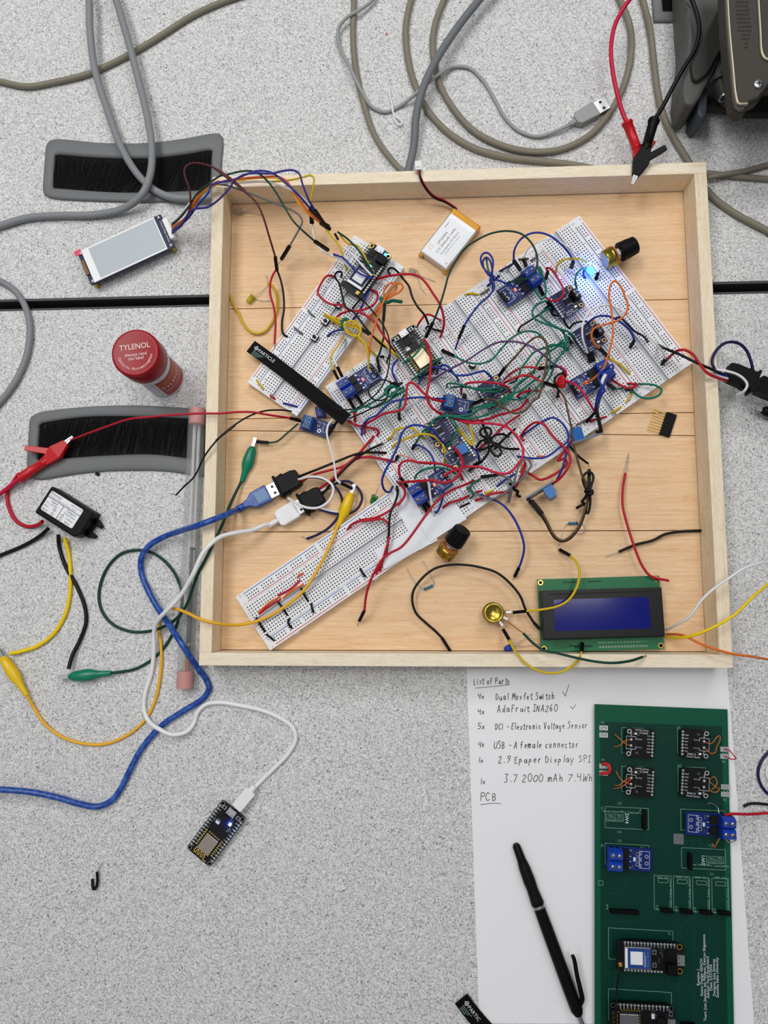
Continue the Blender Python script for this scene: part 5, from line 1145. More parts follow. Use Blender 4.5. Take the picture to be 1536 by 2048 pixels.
W('yellow wire link near the rail of the second board from the right', 'yellow', 'R 735 740 700 800 660 862', 15, 2, 15)
W('yellow wire link beside the letters of the second board from the right', 'yellow', 'R 605 905 545 945 478 985', 15, 2, 15)
W('red wire link at the near edge behind the dark plug', 'red', 'R 225 1075 330 1050 432 1025', 15, 2, 15)
W('red wire link low on the second board from the right', 'red', 'R 235 1060 245 1075 255 1085', 15, 1, 15)
# --- standing voltage sensor wires
W('brown wire passing behind the standing sensor down to the black knot', 'brown', 'J 500 640 570 740 600 860 630 1000 660 1130 685 1330 720 1480 760 1620;K 1050 320 1110 440 1135 520', 24, 8, 16, r=.85)
W('blue wire arch over the middle breadboard to the standing sensor', 'blue', 'D 1010 432 1080 380 1170 320 1250 290 1310 320 1360 390 1370 460 1300 520 1200 590 1100 602 980 585', 15, 18, 16, r=.85)
W('red wire arch beside the blue one, running down to the leaning sensor', 'red', 'D 1005 425 1060 360 1120 325 1180 340 1240 420 1310 490 1365 550 1385 620 1350 700 1300 760 1240 800', 15, 16, 24, r=1.0)
W('red wire zigzag below the standing sensor', 'red', 'D 1390 470 1350 530 1290 620 1340 605 1358 640 1300 700 1200 755 1150 765 1090 730 1045 705', 26, 4, 17, r=1.0)
W('blue wire from the standing sensor to the leaning one', 'blue', 'D 1375 480 1345 600 1320 690 1280 770', 28, 2, 24, r=.85)
W('black wire hanging below the standing sensor with stripped end', 'black', 'J 630 1350 720 1460 800 1530 872 1582 885 1632', 24, 1, 16, e='t', r=.9)
W('dark red wire link at the middle board rail', 'crimson', 'D 1000 430 1015 450 1028 468', 15, 2, 15)
W('pink wire link at the near corner of the middle board', 'coral', 'J 228 1490 270 1490 320 1492', 15, 1.5, 15)
# leaning sensor brown pair, knot
W('brown wire of the pair looping below the leaning sensor', 'brown', 'K 405 640 545 815 610 930 660 1040 725 1125 800 1158 880 1125 960 1045 1015 960 1065 830 1105 680 1130 560', 19, 4, 16, a='h', r=.9)
W('black wire of the pair looping below the leaning sensor', 'black', 'K 375 655 520 830 590 935 645 1045 715 1138 800 1170 888 1138 970 1056 1028 965 1078 832 1118 680 1140 560', 18, 3, 15, a='h', r=.9)
W('black wire knotted in a bow with upright plug', 'black', 'K 1140 250 1140 480 1138 552 1070 430 1060 350 1110 290 1168 290 1195 350 1170 450 1142 552 1155 600 1152 700 1125 808 1105 805 1112 690', 15, 5, 14, a='h', r=.95)
W('black tie tails left of the knotted bow', 'black', 'K 1165 540 1120 560 1090 610 1050 665 1085 690 1030 715 978 745', 20, 1, 12, r=1.1, name='wire_tie', group='wire ties', cat='tie')
W('black tie knot at the bow', 'black', 'K 1090 540 1130 515 1175 530 1165 560 1110 560', 20, 2, 20, r=1.6, name='wire_tie', group='wire ties', cat='tie')
# --- centre left
W('red wire from the alligator clip over the tray rail to the blue sensor', 'red', 'Y 142 880 200 858 260 838 300 834 345 830;C 0 180 150 180 280 170 400 170 520 190 620 205 692 216 772 238', 9, 28, 14, e='h', r=.9)
W('thin black wire crossing the left rail with frayed end', 'black', 'N 1000 1143 1040 1152 1090 1100 1150 1040 1210 920 1290 820 1390 740;C 120 390 250 280 380 200 500 160 640 155 722 168', 12, 28, 12, a='t', r=.7)
W('dark green wire from the green clip to the blue sensor', 'darkgreen', 'C 438 398 525 405 590 395 670 330 755 258', 11, 2, 14, a='h', r=.75)
W('black plug and lead at the end of the blue voltage sensor by the antenna strip', 'black', 'C 985 345 1035 265 1060 235', 12, 1, 16, a='h', r=1.1)
W('white wire dropping from the antenna end to the yellow clip', 'white', 'C 1020 225 985 270 975 340 1000 440 1030 560 1040 640 1050 690 1080 715 1168 757', 24, 4, 16, e='h', r=.85)
W('blue wire running from the left rail to the central voltage sensor', 'blue', 'G 405 1218 420 1100 480 1020 600 960 700 860 800 790 920 765 1050 740 1200 735 1350 750 1520 745', 15, 16, 26, r=.85)
W('red wire beside it rising and dipping to the central sensor', 'red', 'G 440 1198 460 1080 560 1020 700 940 860 910 940 870 970 770 980 640 1000 560 1050 545 1120 600 1200 680 1300 750 1400 780 1540 785', 15, 20, 26, r=1.0)
W('short red wire with dark end beside the antenna strip', 'red', 'G 305 925 318 980 322 1045', 16, 2, 15, r=1.1)
W('red wire bent back from under the antenna strip', 'red', 'G 230 1030 290 1070 400 1105 520 1125 605 1145 622 1180 600 1225', 20, 3, 16, r=1.0)
W('teal wire from the antenna end to the green bundle, upper', 'teal', 'G 260 930 400 870 560 790 680 710 750 640 820 600 900 620 945 600', 24, 8, 28, r=.85)
W('teal wire from the antenna end to the green bundle, lower', 'teal', 'G 300 910 460 850 540 865 620 845 720 800 820 730 925 655', 24, 7, 28, r=.85)
W('teal wire coil at the centre of the green bundle', 'teal', 'G 750 705 708 650 760 590 840 570 885 600 830 680 765 720 720 690 740 620 820 590 860 640 800 700', 33, 4, 33, r=1.1)
W('teal wire coil strand right of the green bundle', 'teal', 'G 780 690 860 650 930 620 950 650 880 690 800 720', 31, 3, 31, r=1.0)
W('black wire tie over the green bundle', 'black', 'G 770 560 830 545 880 560 925 548 880 575 800 560', 37, 2, 37, r=.8, name='wire_tie', group='wire ties', cat='tie')
W('teal jumper dropping from the bundle to an upright plug', 'teal', 'G 890 1018 884 935 890 860 910 780 955 695', 16, 6, 28, a='h', r=.85)
W('blue wire bowed between the boards left of the gold shield', 'blue', 'G 865 255 810 320 798 400 815 460 855 535', 18, 5, 16, r=.85)
W('black plugs at the corner of the left switch module', 'black', 'F 640 1820 605 1650 600 1630', 18, 0, 22, a='h')
W('short black wire by the rail beside the left switch module', 'black', 'F 640 1625 665 1615 690 1625', 16, 1, 16)
W('black wire end standing beside the left switch module', 'black', 'F 725 1700 745 1640 770 1590', 16, 3, 22)
W('black plug below the left switch terminals, nearer the antenna', 'black', 'G 330 910 255 775 250 740', 16, 0, 22, a='h')
W('black plug below the left switch terminals, farther from the antenna', 'black', 'G 420 835 345 715 335 690', 16, 0, 22, a='h')
W('red wire running down over the gold shield', 'red', 'F 1205 1405 1240 1450 1280 1580 1290 1700;G 1280 450 1265 560 1240 700 1260 800 1330 890 1440 955', 30, 10, 30, r=1.0)
W('teal wire crossing the gold shield board', 'teal', 'G 1200 40 1130 140 1030 240 930 300', 33, 3, 28, r=.85)
W('teal wire along the lower edge of the gold shield', 'teal', 'G 1435 230 1330 290 1230 370 1130 450 1045 515', 22, 10, 22, r=.85)
W('blue wire arch below the gold shield', 'blue', 'G 1140 565 1170 470 1240 370 1330 345 1430 370 1540 405;H 470 90 490 150', 18, 14, 15, r=.85)
W('blue wire arch beside it with a hook', 'blue', 'G 1370 430 1400 350 1460 320 1530 360;H 440 60 600 65 720 35 820 15 880 60 925 105', 18, 14, 24, r=.85)
W('thin white wire below the gold shield', 'white', 'G 1020 465 1150 470 1330 460 1480 470', 20, 3, 16, r=.6)
W('white jumper arch left of the central voltage sensor', 'white', 'G 960 905 1060 830 1150 770 1240 760 1310 810 1335 900 1310 1000 1220 1080', 16, 16, 22, r=.85)
W('yellow wire arch in the middle of the left boards, upper', 'yellow', 'G 738 1278 800 1220 830 1160 960 1120 1060 1130 1140 1200 1215 1262', 15, 8, 15, r=.95)
W('yellow wire arch in the middle of the left boards, lower', 'yellow', 'G 798 1385 830 1340 960 1270 1100 1220 1230 1205 1340 1240 1430 1320 1472 1430 1465 1572', 15, 14, 18, r=.95)
W('blue wire with upright black plug between the yellow arches', 'blue', 'G 1058 1392 1092 1335 1200 1380 1280 1450 1330 1560 1350 1700', 16, 7, 20, a='h', r=.8)
W('teal wire from that plug to the navy sensor pair', 'teal', 'G 1100 1315 1150 1240 1250 1165 1300 1080', 18, 6, 26, r=.85)
W('blue wire sweeping from the near edge over the left board to the navy sensors', 'blue', 'C 1480 740 1452 785 1418 770 1398 700;G 700 1690 770 1560 830 1440 880 1330 910 1220 970 1130 1070 1090 1190 1100 1290 1140 1390 1250 1480 1345', 14, 20, 28, r=.9)
W('red wire hook above the white tape, upper', 'red', 'G 985 1875 900 1760 885 1690 890 1610 930 1560 1010 1545 1150 1570 1300 1580;H 0 1185 150 1190 280 1205 390 1240 480 1290 545 1395', 16, 14, 20, a='h', r=1.0)
W('red wire running level across the lower switch module', 'red', 'G 865 1820 1000 1815 1150 1805 1290 1795;H 170 1410 260 1440 370 1430 450 1390 510 1310 545 1220 540 1150 500 1070 430 985', 16, 22, 30, r=1.1)
W('teal wire arch over the lower switch module', 'teal', 'G 1085 1775 1110 1720 1200 1660 1320 1630;H 120 1260 230 1245 340 1265 450 1325', 16, 14, 20, r=.85)
W('white wire over the lower switch module to the tape', 'white', 'H 75 1350 110 1450 130 1600 160 1760 178 1860', 30, 5, 17, r=.95)
W('thin pale wire arch right of the pair of yellow arches', 'coral', 'G 850 1490 900 1475 1000 1500 1100 1550 1190 1575', 16, 5, 18, r=.4)
W('small black plug left of the pale arch', 'black', 'G 845 1540 870 1480 880 1470', 16, 0, 18, a='h')
W('black plug below the lower switch terminals, left', 'black', 'H 90 1815 45 1735 35 1715', 17, 0, 22, a='h')
W('black plug below the lower switch terminals, right', 'black', 'H 140 1790 90 1710 80 1690', 17, 0, 22, a='h')
W('blue wire curling from the lower switch module to the tape', 'blue', 'H 310 1540 290 1640 260 1740 215 1822 190 1815', 24, 2, 17, r=.85)
W('red jumper from the boards over the tape to a loose pin below', 'red', 'H 690 1410 620 1450 520 1490 400 1540 260 1640 130 1780 30 1920;D 90 1280 0 1330;C 1400 1300 1320 1440 1280 1560 1262 1695 1225 1772', 17, 20, 11, e='hp', r=.95)
W('red wire bent over the white tape corner', 'red', 'H 290 1762 380 1700 480 1670 560 1640 628 1608', 17, 3, 16, r=1.0)
W('red wire along the near edge under the grey loop', 'red', 'H 708 1670 800 1640 900 1590 1000 1570 1135 1560', 16, 3, 18, r=1.0)
W('long red wire circling the right of the black knots', 'crimson', 'H 300 1358 380 1310 480 1270 600 1240 750 1240 850 1270 960 1310 1060 1330 1150 1310 1240 1220 1310 1120 1320 1020 1280 920 1200 800 1090 720 950 690 800 680 650 680 520 650 430 620', 29, 12, 31, r=1.0)
W('red wire rising to the right above the black knots', 'red', 'H 420 615 560 650 700 650 860 630 1000 580 1150 540 1280 490 1340 430 1378 378', 28, 10, 16, r=1.0)
W('red wire slanting behind the black knots', 'red', 'H 760 1005 860 920 960 830 1060 730 1160 650 1270 580', 16, 10, 20, r=.9)
W('red wire arch over the central voltage sensor', 'red', 'H 528 305 540 220 610 170 760 155 900 160 1030 180 1120 220 1172 300', 20, 16, 28, r=.95)
W('red wire wave above the buried sensor', 'red', 'H 1050 182 1150 130 1270 80 1380 70 1500 112', 22, 12, 26, r=.95)
W('short red wire right of the buried sensor', 'red', 'H 1240 345 1300 290 1400 270 1510 265', 22, 6, 18, r=.95)
W('black wire curve right of the buried sensor', 'black', 'H 1240 335 1290 360 1350 350 1390 290 1400 230', 18, 5, 22, r=.8)
W('orange wire at the fork of the green wires', 'orange', 'H 440 618 530 650 620 690', 30, 2, 20, r=.9)
W('yellow wire loop right of the navy sensor pair', 'yellow', 'H 430 620 540 660 600 690 650 760 682 900 662 958 600 895 530 815 478 745', 28, 6, 20, r=.95)
W('yellow wire strand inside that yellow loop', 'yellow', 'H 465 715 540 810 620 905 668 965', 20, 5, 16, r=.95)
W('teal wire reaching left above the central voltage sensor', 'teal', 'H 342 215 350 178 480 180 620 215 740 240 880 240 1000 230 1110 245', 16, 16, 28, r=.8)
W('teal wire just below it over the buried sensor', 'teal', 'H 395 225 560 215 700 240 820 270 950 280 1065 260', 18, 14, 28, r=.8)
W('teal wire sweeping from the navy pair to the upper right, upper', 'teal', 'H 170 640 260 600 380 590 520 590 660 560 760 500 860 470 980 440 1090 380 1180 310 1220 240 1270 160 1380 90 1470 10', 28, 10, 26, r=.85)
W('teal wire sweeping from the navy pair to the upper right, lower', 'teal', 'H 200 622 320 580 450 605 580 620 720 610 850 570 980 510 1080 450 1160 370 1210 300 1300 260 1400 180 1536 80', 28, 10, 26, r=.85)
W('teal wire curling over the navy sensor pair', 'teal', 'H 385 600 450 680 470 760 440 860 390 940 340 965', 32, 4, 28, r=.85)
W('teal wire joining the sweep from the left', 'teal', 'H 25 795 120 720 200 630', 24, 3, 30, r=.85)
W('teal wire strand over the buried sensor, lowest', 'teal', 'H 620 520 740 470 880 440 1000 400 1110 340 1190 290', 30, 4, 30, r=.85)
W('blue wire bowed right of the lower navy sensor', 'blue', 'H 590 960 680 1000 740 1070 758 1150', 27, 2, 16, r=.85)
# black flower of ties
W('black wire knot with long loops on the middle breadboard', 'black', 'H 720 990 780 910 850 885 780 830 770 780 820 742 895 750 912 800 870 880 940 950 1020 1000 1042 1060 1000 1102 940 1080 900 1010 880 930 960 840 1060 822 1135 862', 17, 12, 20, r=.95)
W('black wire crossing the knot with a long straight tail', 'black', 'H 790 658 820 740 860 840 885 905 980 942 1080 1000 1262 1012', 18, 8, 18, r=1.0)
W('black wire stub from the knot up to the right', 'black', 'H 960 1010 1030 930 1110 850 1215 755', 18, 6, 18, r=1.0)
W('black jumper from the knot to a plug below', 'black', 'H 690 1225 790 1170 840 1110 880 1040 880 960 830 850', 17, 6, 24, a='h', r=.9)
W('black wire crossing left through the knot', 'black', 'H 725 1015 780 1022 870 990 960 960', 16, 5, 20, r=.95)
W('black plug below the knot at the lower navy sensor', 'black', 'H 620 1292 700 1240 720 1230', 17, 0, 18, a='h')
W('black knot core on the middle breadboard', 'black', 'H 840 870 880 860 900 900 870 925 845 900 890 880', 27, 1, 27, r=1.6, name='wire_tie', group='wire ties', cat='tie')
# grey loop
W('grey jumper with black plug folded in a loop at the near edge', 'grey', 'H 780 1370 1003 1342 1100 1370 1170 1420 1195 1470 1230 1330 1270 1220 1340 1142 1400 1150 1422 1220 1370 1310 1280 1410 1190 1475 1080 1580 970 1640 850 1640 740 1600 650 1540 600 1500', 17, 10, 17, a='h', r=.85)
W('grey wire end hanging below its black tie', 'grey', 'H 1190 1470 1165 1540 1150 1610 1135 1695', 20, 1, 14, r=1.4)
W('black tie on the grey loop with knotted tail', 'black', 'H 1145 1450 1190 1490 1215 1535 1252 1555 1240 1600 1282 1622', 22, 1, 14, r=1.2, name='wire_tie', group='wire ties', cat='tie')
W('red wire pair under the grey loop', 'red', 'H 1340 1180 1345 1240 1290 1370 1225 1500', 18, 3, 15, r=1.0)
W('orange wire under the grey loop', 'orange', 'H 1310 1210 1300 1260 1290 1310', 16, 3, 15, r=.8)
W('navy wire link near the grey loop', 'blue', 'H 980 1492 1070 1420 1212 1330', 15, 3, 15, r=.8)
W('teal wire hook by the rail near the grey loop', 'teal', 'H 765 1400 690 1440 650 1480 650 1540 682 1600 648 1642', 15, 6, 15, r=.9)
W('yellow wire link at the near edge beside the grey loop', 'yellow', 'H 828 1585 885 1560 942 1538', 15, 2, 15)
W('red wire link beside the yellow one at the near edge', 'red', 'H 700 1570 745 1555 792 1545', 15, 2, 15)
W('black wire link next to the white tape', 'black', 'H 512 1755 570 1728 632 1702', 15, 1.5, 15)
W('dark red wire end among the rails near the lower module', 'maroon', 'H 500 1300 520 1350 548 1405', 20, 2, 15, r=1.0)
W('blue jumper arching off the near edge to a loose pin', 'blue', 'D 690 880 780 912 870 962 950 1060 1010 1190 1030 1290 1010 1390 990 1442 958 1508', 16, 10, 9, e='hp', r=.9)
# --- lower left board
W('red wire lead ending on the far rail of the lower left board', 'red', 'C 1132 1072 1170 1030 1240 1005 1320 1000 1400 992 1440 1022 1452 1130 1420 1250 1382 1390', 15, 8, 15, r=.95)
W('red wire from the tape corner to the lower left board', 'red', 'C 1225 1000 1350 980 1450 930 1530 865;D 60 960 112 890 110 840 70 790', 15, 8, 16, r=1.0)
W('black wire running down over the tape to the lower left board', 'black', 'C 1512 740 1518 800 1500 860 1462 950 1450 1100 1432 1260', 16, 8, 16, r=.95)
W('red wire end with dark tip at the lower rail by the tape', 'red', 'C 1445 1180 1410 1290 1375 1360 1350 1412', 17, 3, 15, r=1.0)
for lab, m, s in (('long black wire link across the trench at the lower end', 'black', 'C 430 1748 462 1800 500 1858'), ('black wire link at the lower end corner', 'black', 'C 512 1878 540 1900 570 1925'), ('black wire link by the red link', 'black', 'C 598 1625 632 1672 672 1732'), ('curved black wire link on the near rail', 'black', 'C 690 1752 676 1785 705 1830'),
                  ('black wire link across the trench beyond the yellow lead', 'black', 'C 775 1520 800 1570 832 1625'), ('short black wire link on the near rail midway', 'black', 'C 855 1640 860 1675 872 1710'), ('black wire link near the tape on the lower left board', 'black', 'C 1230 1370 1248 1405 1272 1435'),
                  ('red wire link at the lower end of the lower left board', 'red', 'C 452 1722 530 1660 622 1608'), ('orange wire link beside the red one', 'orange', 'C 450 1710 530 1635 620 1585'), ('crimson wire link in the upper field', 'crimson', 'C 598 1578 690 1530 770 1460'), ('orange wire link beside the crimson one', 'orange', 'C 635 1600 710 1540 795 1492'), ('short orange wire link near the number 20', 'coral', 'C 750 1440 765 1418 792 1412')):
    W(lab.replace(' of the lower left board', '')+' on the lower left board' if 'on the lower left' not in lab else lab, m, s, 15, 2.2, 15, r=.85)
# --- loose wires on the tray floor
W('yellow jumper from the upturned dial to a loose pin', 'yellow', 'D 1305 1305 1385 1350 1440 1410 1455 1500 1430 1600 1370 1690 1280 1740 1150 1765 1050 1775 950 1785', 9, 16, 16, a='hp', e='h', r=.95)
W('long black jumper curving across the tray floor to the display', 'black', 'Y 901 1303 884 1276;D 350 1930 270 1860 200 1790 172 1700 180 1620 240 1530 340 1450 460 1420 580 1420 700 1440 820 1480 920 1560 1000 1660 1040 1760 1105 1865 1150 1912', 8.5, 4, 16, a='h', e='h', r=.95)
W('yellow jumper sagging over the near rail below the dial', 'yellow', 'L 258 628 287 677 320 740 380 800 450 832 520 835 580 810 620 770 635 735 638 692', 14, 26, 18, a='h', e='h', r=.9)
W('dark green wire resting on the near rail with copper ends', 'darkgreen', 'L 275 585 355 645 400 690 450 725 520 740 600 760 700 780 790 787 880 775 930 758 948 752', 14, 23, 35, a='c', e='c', r=.95)
W('red wire with crimp pin lying at the right of the tray', 'red', 'E 466 1640 440 1790 420 1920;L 834 30 845 80 865 150 895 240 930 320 970 368 1057 390', 8, 3, 20, a='p', r=1.0)
W('black wire with stripped end lying by the right rail', 'black', 'L 753 271 815 250 900 215 980 195 1040 165 1120 152 1212 148', 8, 1.5, 9, a='t', r=1.05)
W('white wire leaving the display over the right rail', 'white', 'L 1046 628 1100 600 1160 560 1210 490 1260 440 1330 390 1420 330 1480 310 1560 296', 13, 26, 30, r=1.0)
W('yellow wire leaving the display over the right rail', 'brightyellow', 'L 1046 662 1120 665 1200 645 1300 600 1380 550 1450 480 1560 385', 13, 26, 30, r=1.1)
W('orange wire leaving the display low over the rail corner', 'orange', 'L 1046 648 1130 655 1200 690 1280 720 1360 742 1450 755 1560 774', 13, 25, 20, r=1.0)
# --- USB socket leads, left pair
W('red lead of the blue-plugged socket running to the boards', 'red', 'C 770 715 850 660 980 620 1090 590 1200 530 1290 515 1400 530 1500 552', 14, 6, 15, r=1.0)
W('red lead of the white-plugged socket bending up to the boards', 'red', 'C 900 770 1010 690 1120 580 1200 510 1270 430 1335 355', 14, 6, 15, r=1.05)
W('black lead of the blue-plugged socket running to the boards', 'black', 'C 740 672 900 610 1050 550 1190 495 1270 480 1432 482', 15, 8, 15, r=1.0)
W('black lead of the white-plugged socket running to the boards', 'black', 'C 930 810 1060 660 1160 560 1280 470 1400 412 1440 395', 14, 7, 15, e='t', r=1.0)
W('white lead looping over the two black sockets', 'white', 'C 745 690 860 665 960 685 1022 745 1000 840 920 900 830 905 740 870 678 832', 16, 12, 26, r=1.0)
W('navy lead curving from the black sockets to a frayed end', 'navy', 'C 755 682 870 670 980 700 1060 770 1092 850 1080 930 1050 990 980 1065 900 1112 820 1143 780 1125', 16, 4, 8, e='t', r=1.0)
W('navy lead ring behind the yellow clip', 'navy', 'C 920 810 1040 720 1130 700 1210 750 1245 830 1210 910 1150 945 1050 952 960 930 880 900', 14, 1, 12, r=1.0)
W('white lead end under the black sockets, upper', 'white', 'C 915 780 960 760 1010 735 1060 720', 13, 3, 12, r=.95)
W('white lead end under the black sockets, lower', 'white', 'C 890 895 960 920 1030 935 1095 935 1150 920 1190 860', 12, 1, 10, r=.95)
# --- right USB socket leads
GR = 'leads of the black socket at the right edge'
W('white lead curling over the black socket at the right edge', 'white', 'W 50 945 150 930 300 950 500 1010 640 1110 692 1210 640 1320 500 1395', 34, 8, 26, r=1.0, group=GR)
W('navy lead ring above the black socket at the right edge', 'navy', 'W 90 920 40 800 60 670 150 530 280 430 420 410 560 450 680 570 750 730 790 880 812 1035', 38, 2, 26, r=1.15, group=GR)
W('navy lead stub entering the black socket at the right edge', 'blue', 'W 80 960 150 1000 250 1040 400 1060', 35, 1, 28, r=1.1, group=GR)
W('white lead stub entering the black socket at the right edge', 'white', 'W 70 950 140 1020 270 1075 410 1095', 35, 1, 28, r=.9, group=GR)
# ------------------------------------------------------------------ alligator clips and leads
def frame(a, b, up=(0, 0, 1)):
    X = (b-a).normalized(); Y = Vector(up).cross(X).normalized(); Z = X.cross(Y)
    M = Matrix((X, Y, Z)).transposed().to_4x4(); M.translation = a; return M, (b-a).length
def clip(label, tip, tail, m, zt, zl, lead=None, lm=None, lr=1.3, w=5.3, name='alligator_clip'):
    """smooth sheathed crocodile clip, jaw at tip, lead from tail"""
    A, B = U(*tip, zt), U(*tail, zl); M, L = frame(A, B); O = Vector((A.x, A.y, 0))
    t = thing(name, label, 'clip', O, 0, 'crocodile clips'); T_ = Matrix.Translation(-O)
    b = MB(); b.X = T_ @ M; n = 20; V = []; pr = [(.19, .36, .5), (.22, .55, .8), (.3, .8, .95), (.5, 1.0, 1.0), (.62, .95, .9), (.74, .62, .62), (.82, .5, .5), (.98, .42, .42), (1, .36, .36)]
    for s, ry, rz in pr:
        V += [(s*L, w*ry*math.cos(2*math.pi*i/n), w*rz*.9*math.sin(2*math.pi*i/n)) for i in range(n)]
    F = [(j*n+i, j*n+(i+1) % n, (j+1)*n+(i+1) % n, (j+1)*n+i) for j in range(len(pr)-1) for i in range(n)]
    b.add(V, F, m, True); b.add(V, [list(range(n-1, -1, -1)), list(range((len(pr)-1)*n, len(pr)*n))], m); b.build('sheath', t)
    for s in (-1, 1):
        j = MB(); j.X = T_ @ M; j.box((L*.1, 0, s*.9), (L*.24, 3, .8), 'steel')
        for i in range(4): j.box((L*.02+i*1.2, 0, s*.45), (.5, 2.4, .4), 'tin')
        j.build('jaw', t)
    if lead:
        k = MB(); k.X = T_; k.tube(path(lead, lr), lr, lm, 10); k.build('lead', t)
    return t
def boot_clip(label, tip, mid, tail, lever, m, lm, zt, zm, zl, lead, group='booted test clips'):
    """test clip with a straight rubber boot and a raised lever"""
    A, Mi, B, Lv = U(*tip, zt), U(*mid, zm), U(*tail, zl), U(*lever, zm+5); O = Vector((A.x, A.y, 0))
    t = thing('test_clip', label, 'clip', O, 0, group); T_ = Matrix.Translation(-O)
    M, L = frame(Mi, B); b = MB(); b.X = T_ @ M; b.lathe([(3.6, 0), (3.9, L*.1), (4.6, L*.12), (4.6, L*.16), (4.0, L*.18), (4.3, L*.93), (5.0, L*.94), (5.0, L), (2.4, L)], m, 20, (1, 0, 0)); b.build('boot', t)
    M, L = frame(Mi, A); b = MB(); b.X = T_ @ M
    b.add([(-3, -3.8, -3), (-3, 3.8, -3), (-3, 3.8, 3), (-3, -3.8, 3), (L*.32, -7, -3.2), (L*.32, 7, -3.2), (L*.32, 7, 3.2), (L*.32, -7, 3.2), (L*.74, -3, -2.2), (L*.74, 3, -2.2), (L*.74, 3, 2.2), (L*.74, -3, 2.2)],
          [(3, 2, 1, 0), (0, 1, 5, 4), (1, 2, 6, 5), (2, 3, 7, 6), (3, 0, 4, 7), (4, 5, 9, 8), (5, 6, 10, 9), (6, 7, 11, 10), (7, 4, 8, 11), (8, 9, 10, 11)], m); b.build('cover', t, bevel=.6)
    for s in (-1, 1):
        j = MB(); j.X = T_ @ M; j.add([(L*.7, s*.3, -1.6), (L*.7, s*2.2, -1.6), (L, s*1.0, -.8), (L, s*.15, -.8), (L*.7, s*.3, 1.6), (L*.7, s*2.2, 1.6), (L, s*1.0, .8), (L, s*.15, .8)], [(3, 2, 1, 0), (4, 5, 6, 7), (0, 1, 5, 4), (1, 2, 6, 5), (2, 3, 7, 6), (3, 0, 4, 7)], 'steel')
        for i in range(4): j.box((L*.74+i*L*.06, s*.1, 0), (L*.03, .5, 2.4), 'steel')
        j.build('jaw', t)
    P0 = Mi.lerp(A, .32); M, L = frame(P0, Lv); b = MB(); b.X = T_ @ M; b.prism([(0, -3.2), (L*.8, -2.5), (L, -2.2), (L, 2.2), (L*.8, 2.5), (0, 3.2)], -1.5, 1.5, m); b.build('lever', t, bevel=.5)
    k = MB(); k.X = T_; k.tube([B]+path(lead, 2), 1.9, lm, 10); k.build('lead', t)
boot_clip('red test clip biting a red wire over the near grommet', (146, 873), (96, 920), (40, 956), (50, 896), 'clip_red', 'crimson', 9, 7, 8, [(30, 964, 8), (8, 982, 6), (-25, 1005, 5)])
boot_clip('black test clip with bare jaws hanging over the far tray rail', (1264, 369), (1290, 303), (1308, 241), (1332, 295), 'black_plastic', 'black', 36, 38, 34, [(1325, 214, 36), (1348, 170, 42), (1368, 135, 46), (1390, 98, 48), (1398, 60, 49), (1394, 30, 50), (1384, 0, 51), (1368, -50, 54)])
boot_clip('red test clip behind the black one at the far rail', (1293, 330), (1276, 303), (1254, 245), (1308, 282), 'clip_red', 'crimson', 25, 20, 22, [(1247, 230, 22), (1235, 190, 24), (1225, 140, 26), (1222, 95, 28), (1230, 50, 30), (1246, 18, 34), (1262, -5, 38), (1290, -50, 44)])
clip('green crocodile clip on the near desk holding the black converter lead', (118, 1355), (222, 1346), 'clip_green', 6, 5, [(218, 1346.5, 5), (245, 1343, 2), (270, 1338), (300, 1322), (328, 1295), (348, 1262), (362, 1222, 9), (364, 1185, 9), (345, 1140, 4), (310, 1108), (275, 1100), (240, 1109), (212, 1140), (198, 1185), (203, 1220), (225, 1248), (262, 1263), (300, 1262), (330, 1252, 5), (352, 1238, 12), (372, 1212, 22), (395, 1150, 33.5), (418, 1105, 36.4), (442, 1055, 27), (462, 1005, 16), (483, 962, 10)], 'darkgreen')
clip('green crocodile clip lying in the tray beside the left rail', (511, 877), (484, 963), 'clip_green', 10, 9.5)
clip('yellow crocodile clip at the left edge of the near desk', (-6, 1296), (54, 1391), 'clip_yellow', 6, 5, [(52, 1387, 5), (66, 1412, 2), (90, 1448), (125, 1474), (165, 1487), (210, 1488), (255, 1470), (290, 1440), (312, 1395), (322, 1335, 2), (322, 1290, 2), (317, 1255, 2), (320, 1236, 4), (330, 1223, 9), (346, 1217, 19), (375, 1226, 33), (400, 1238, 38), (430, 1246, 38), (475, 1250, 26), (520, 1240, 20), (570, 1213, 20), (610, 1178, 22), (640, 1130, 22), (660, 1090, 20), (676, 1050, 16)], 'amber', 1.35)
clip('yellow crocodile clip in the tray gripping a white wire plug', (709, 970), (675, 1056), 'clip_yellow', 15, 14)
clip('black clip cut by the right edge below the black socket', (1512, 818), (1570, 830), 'black_plastic', 10, 10, [(1570, 830, 10), (1600, 840, 8)], 'black', w=5)
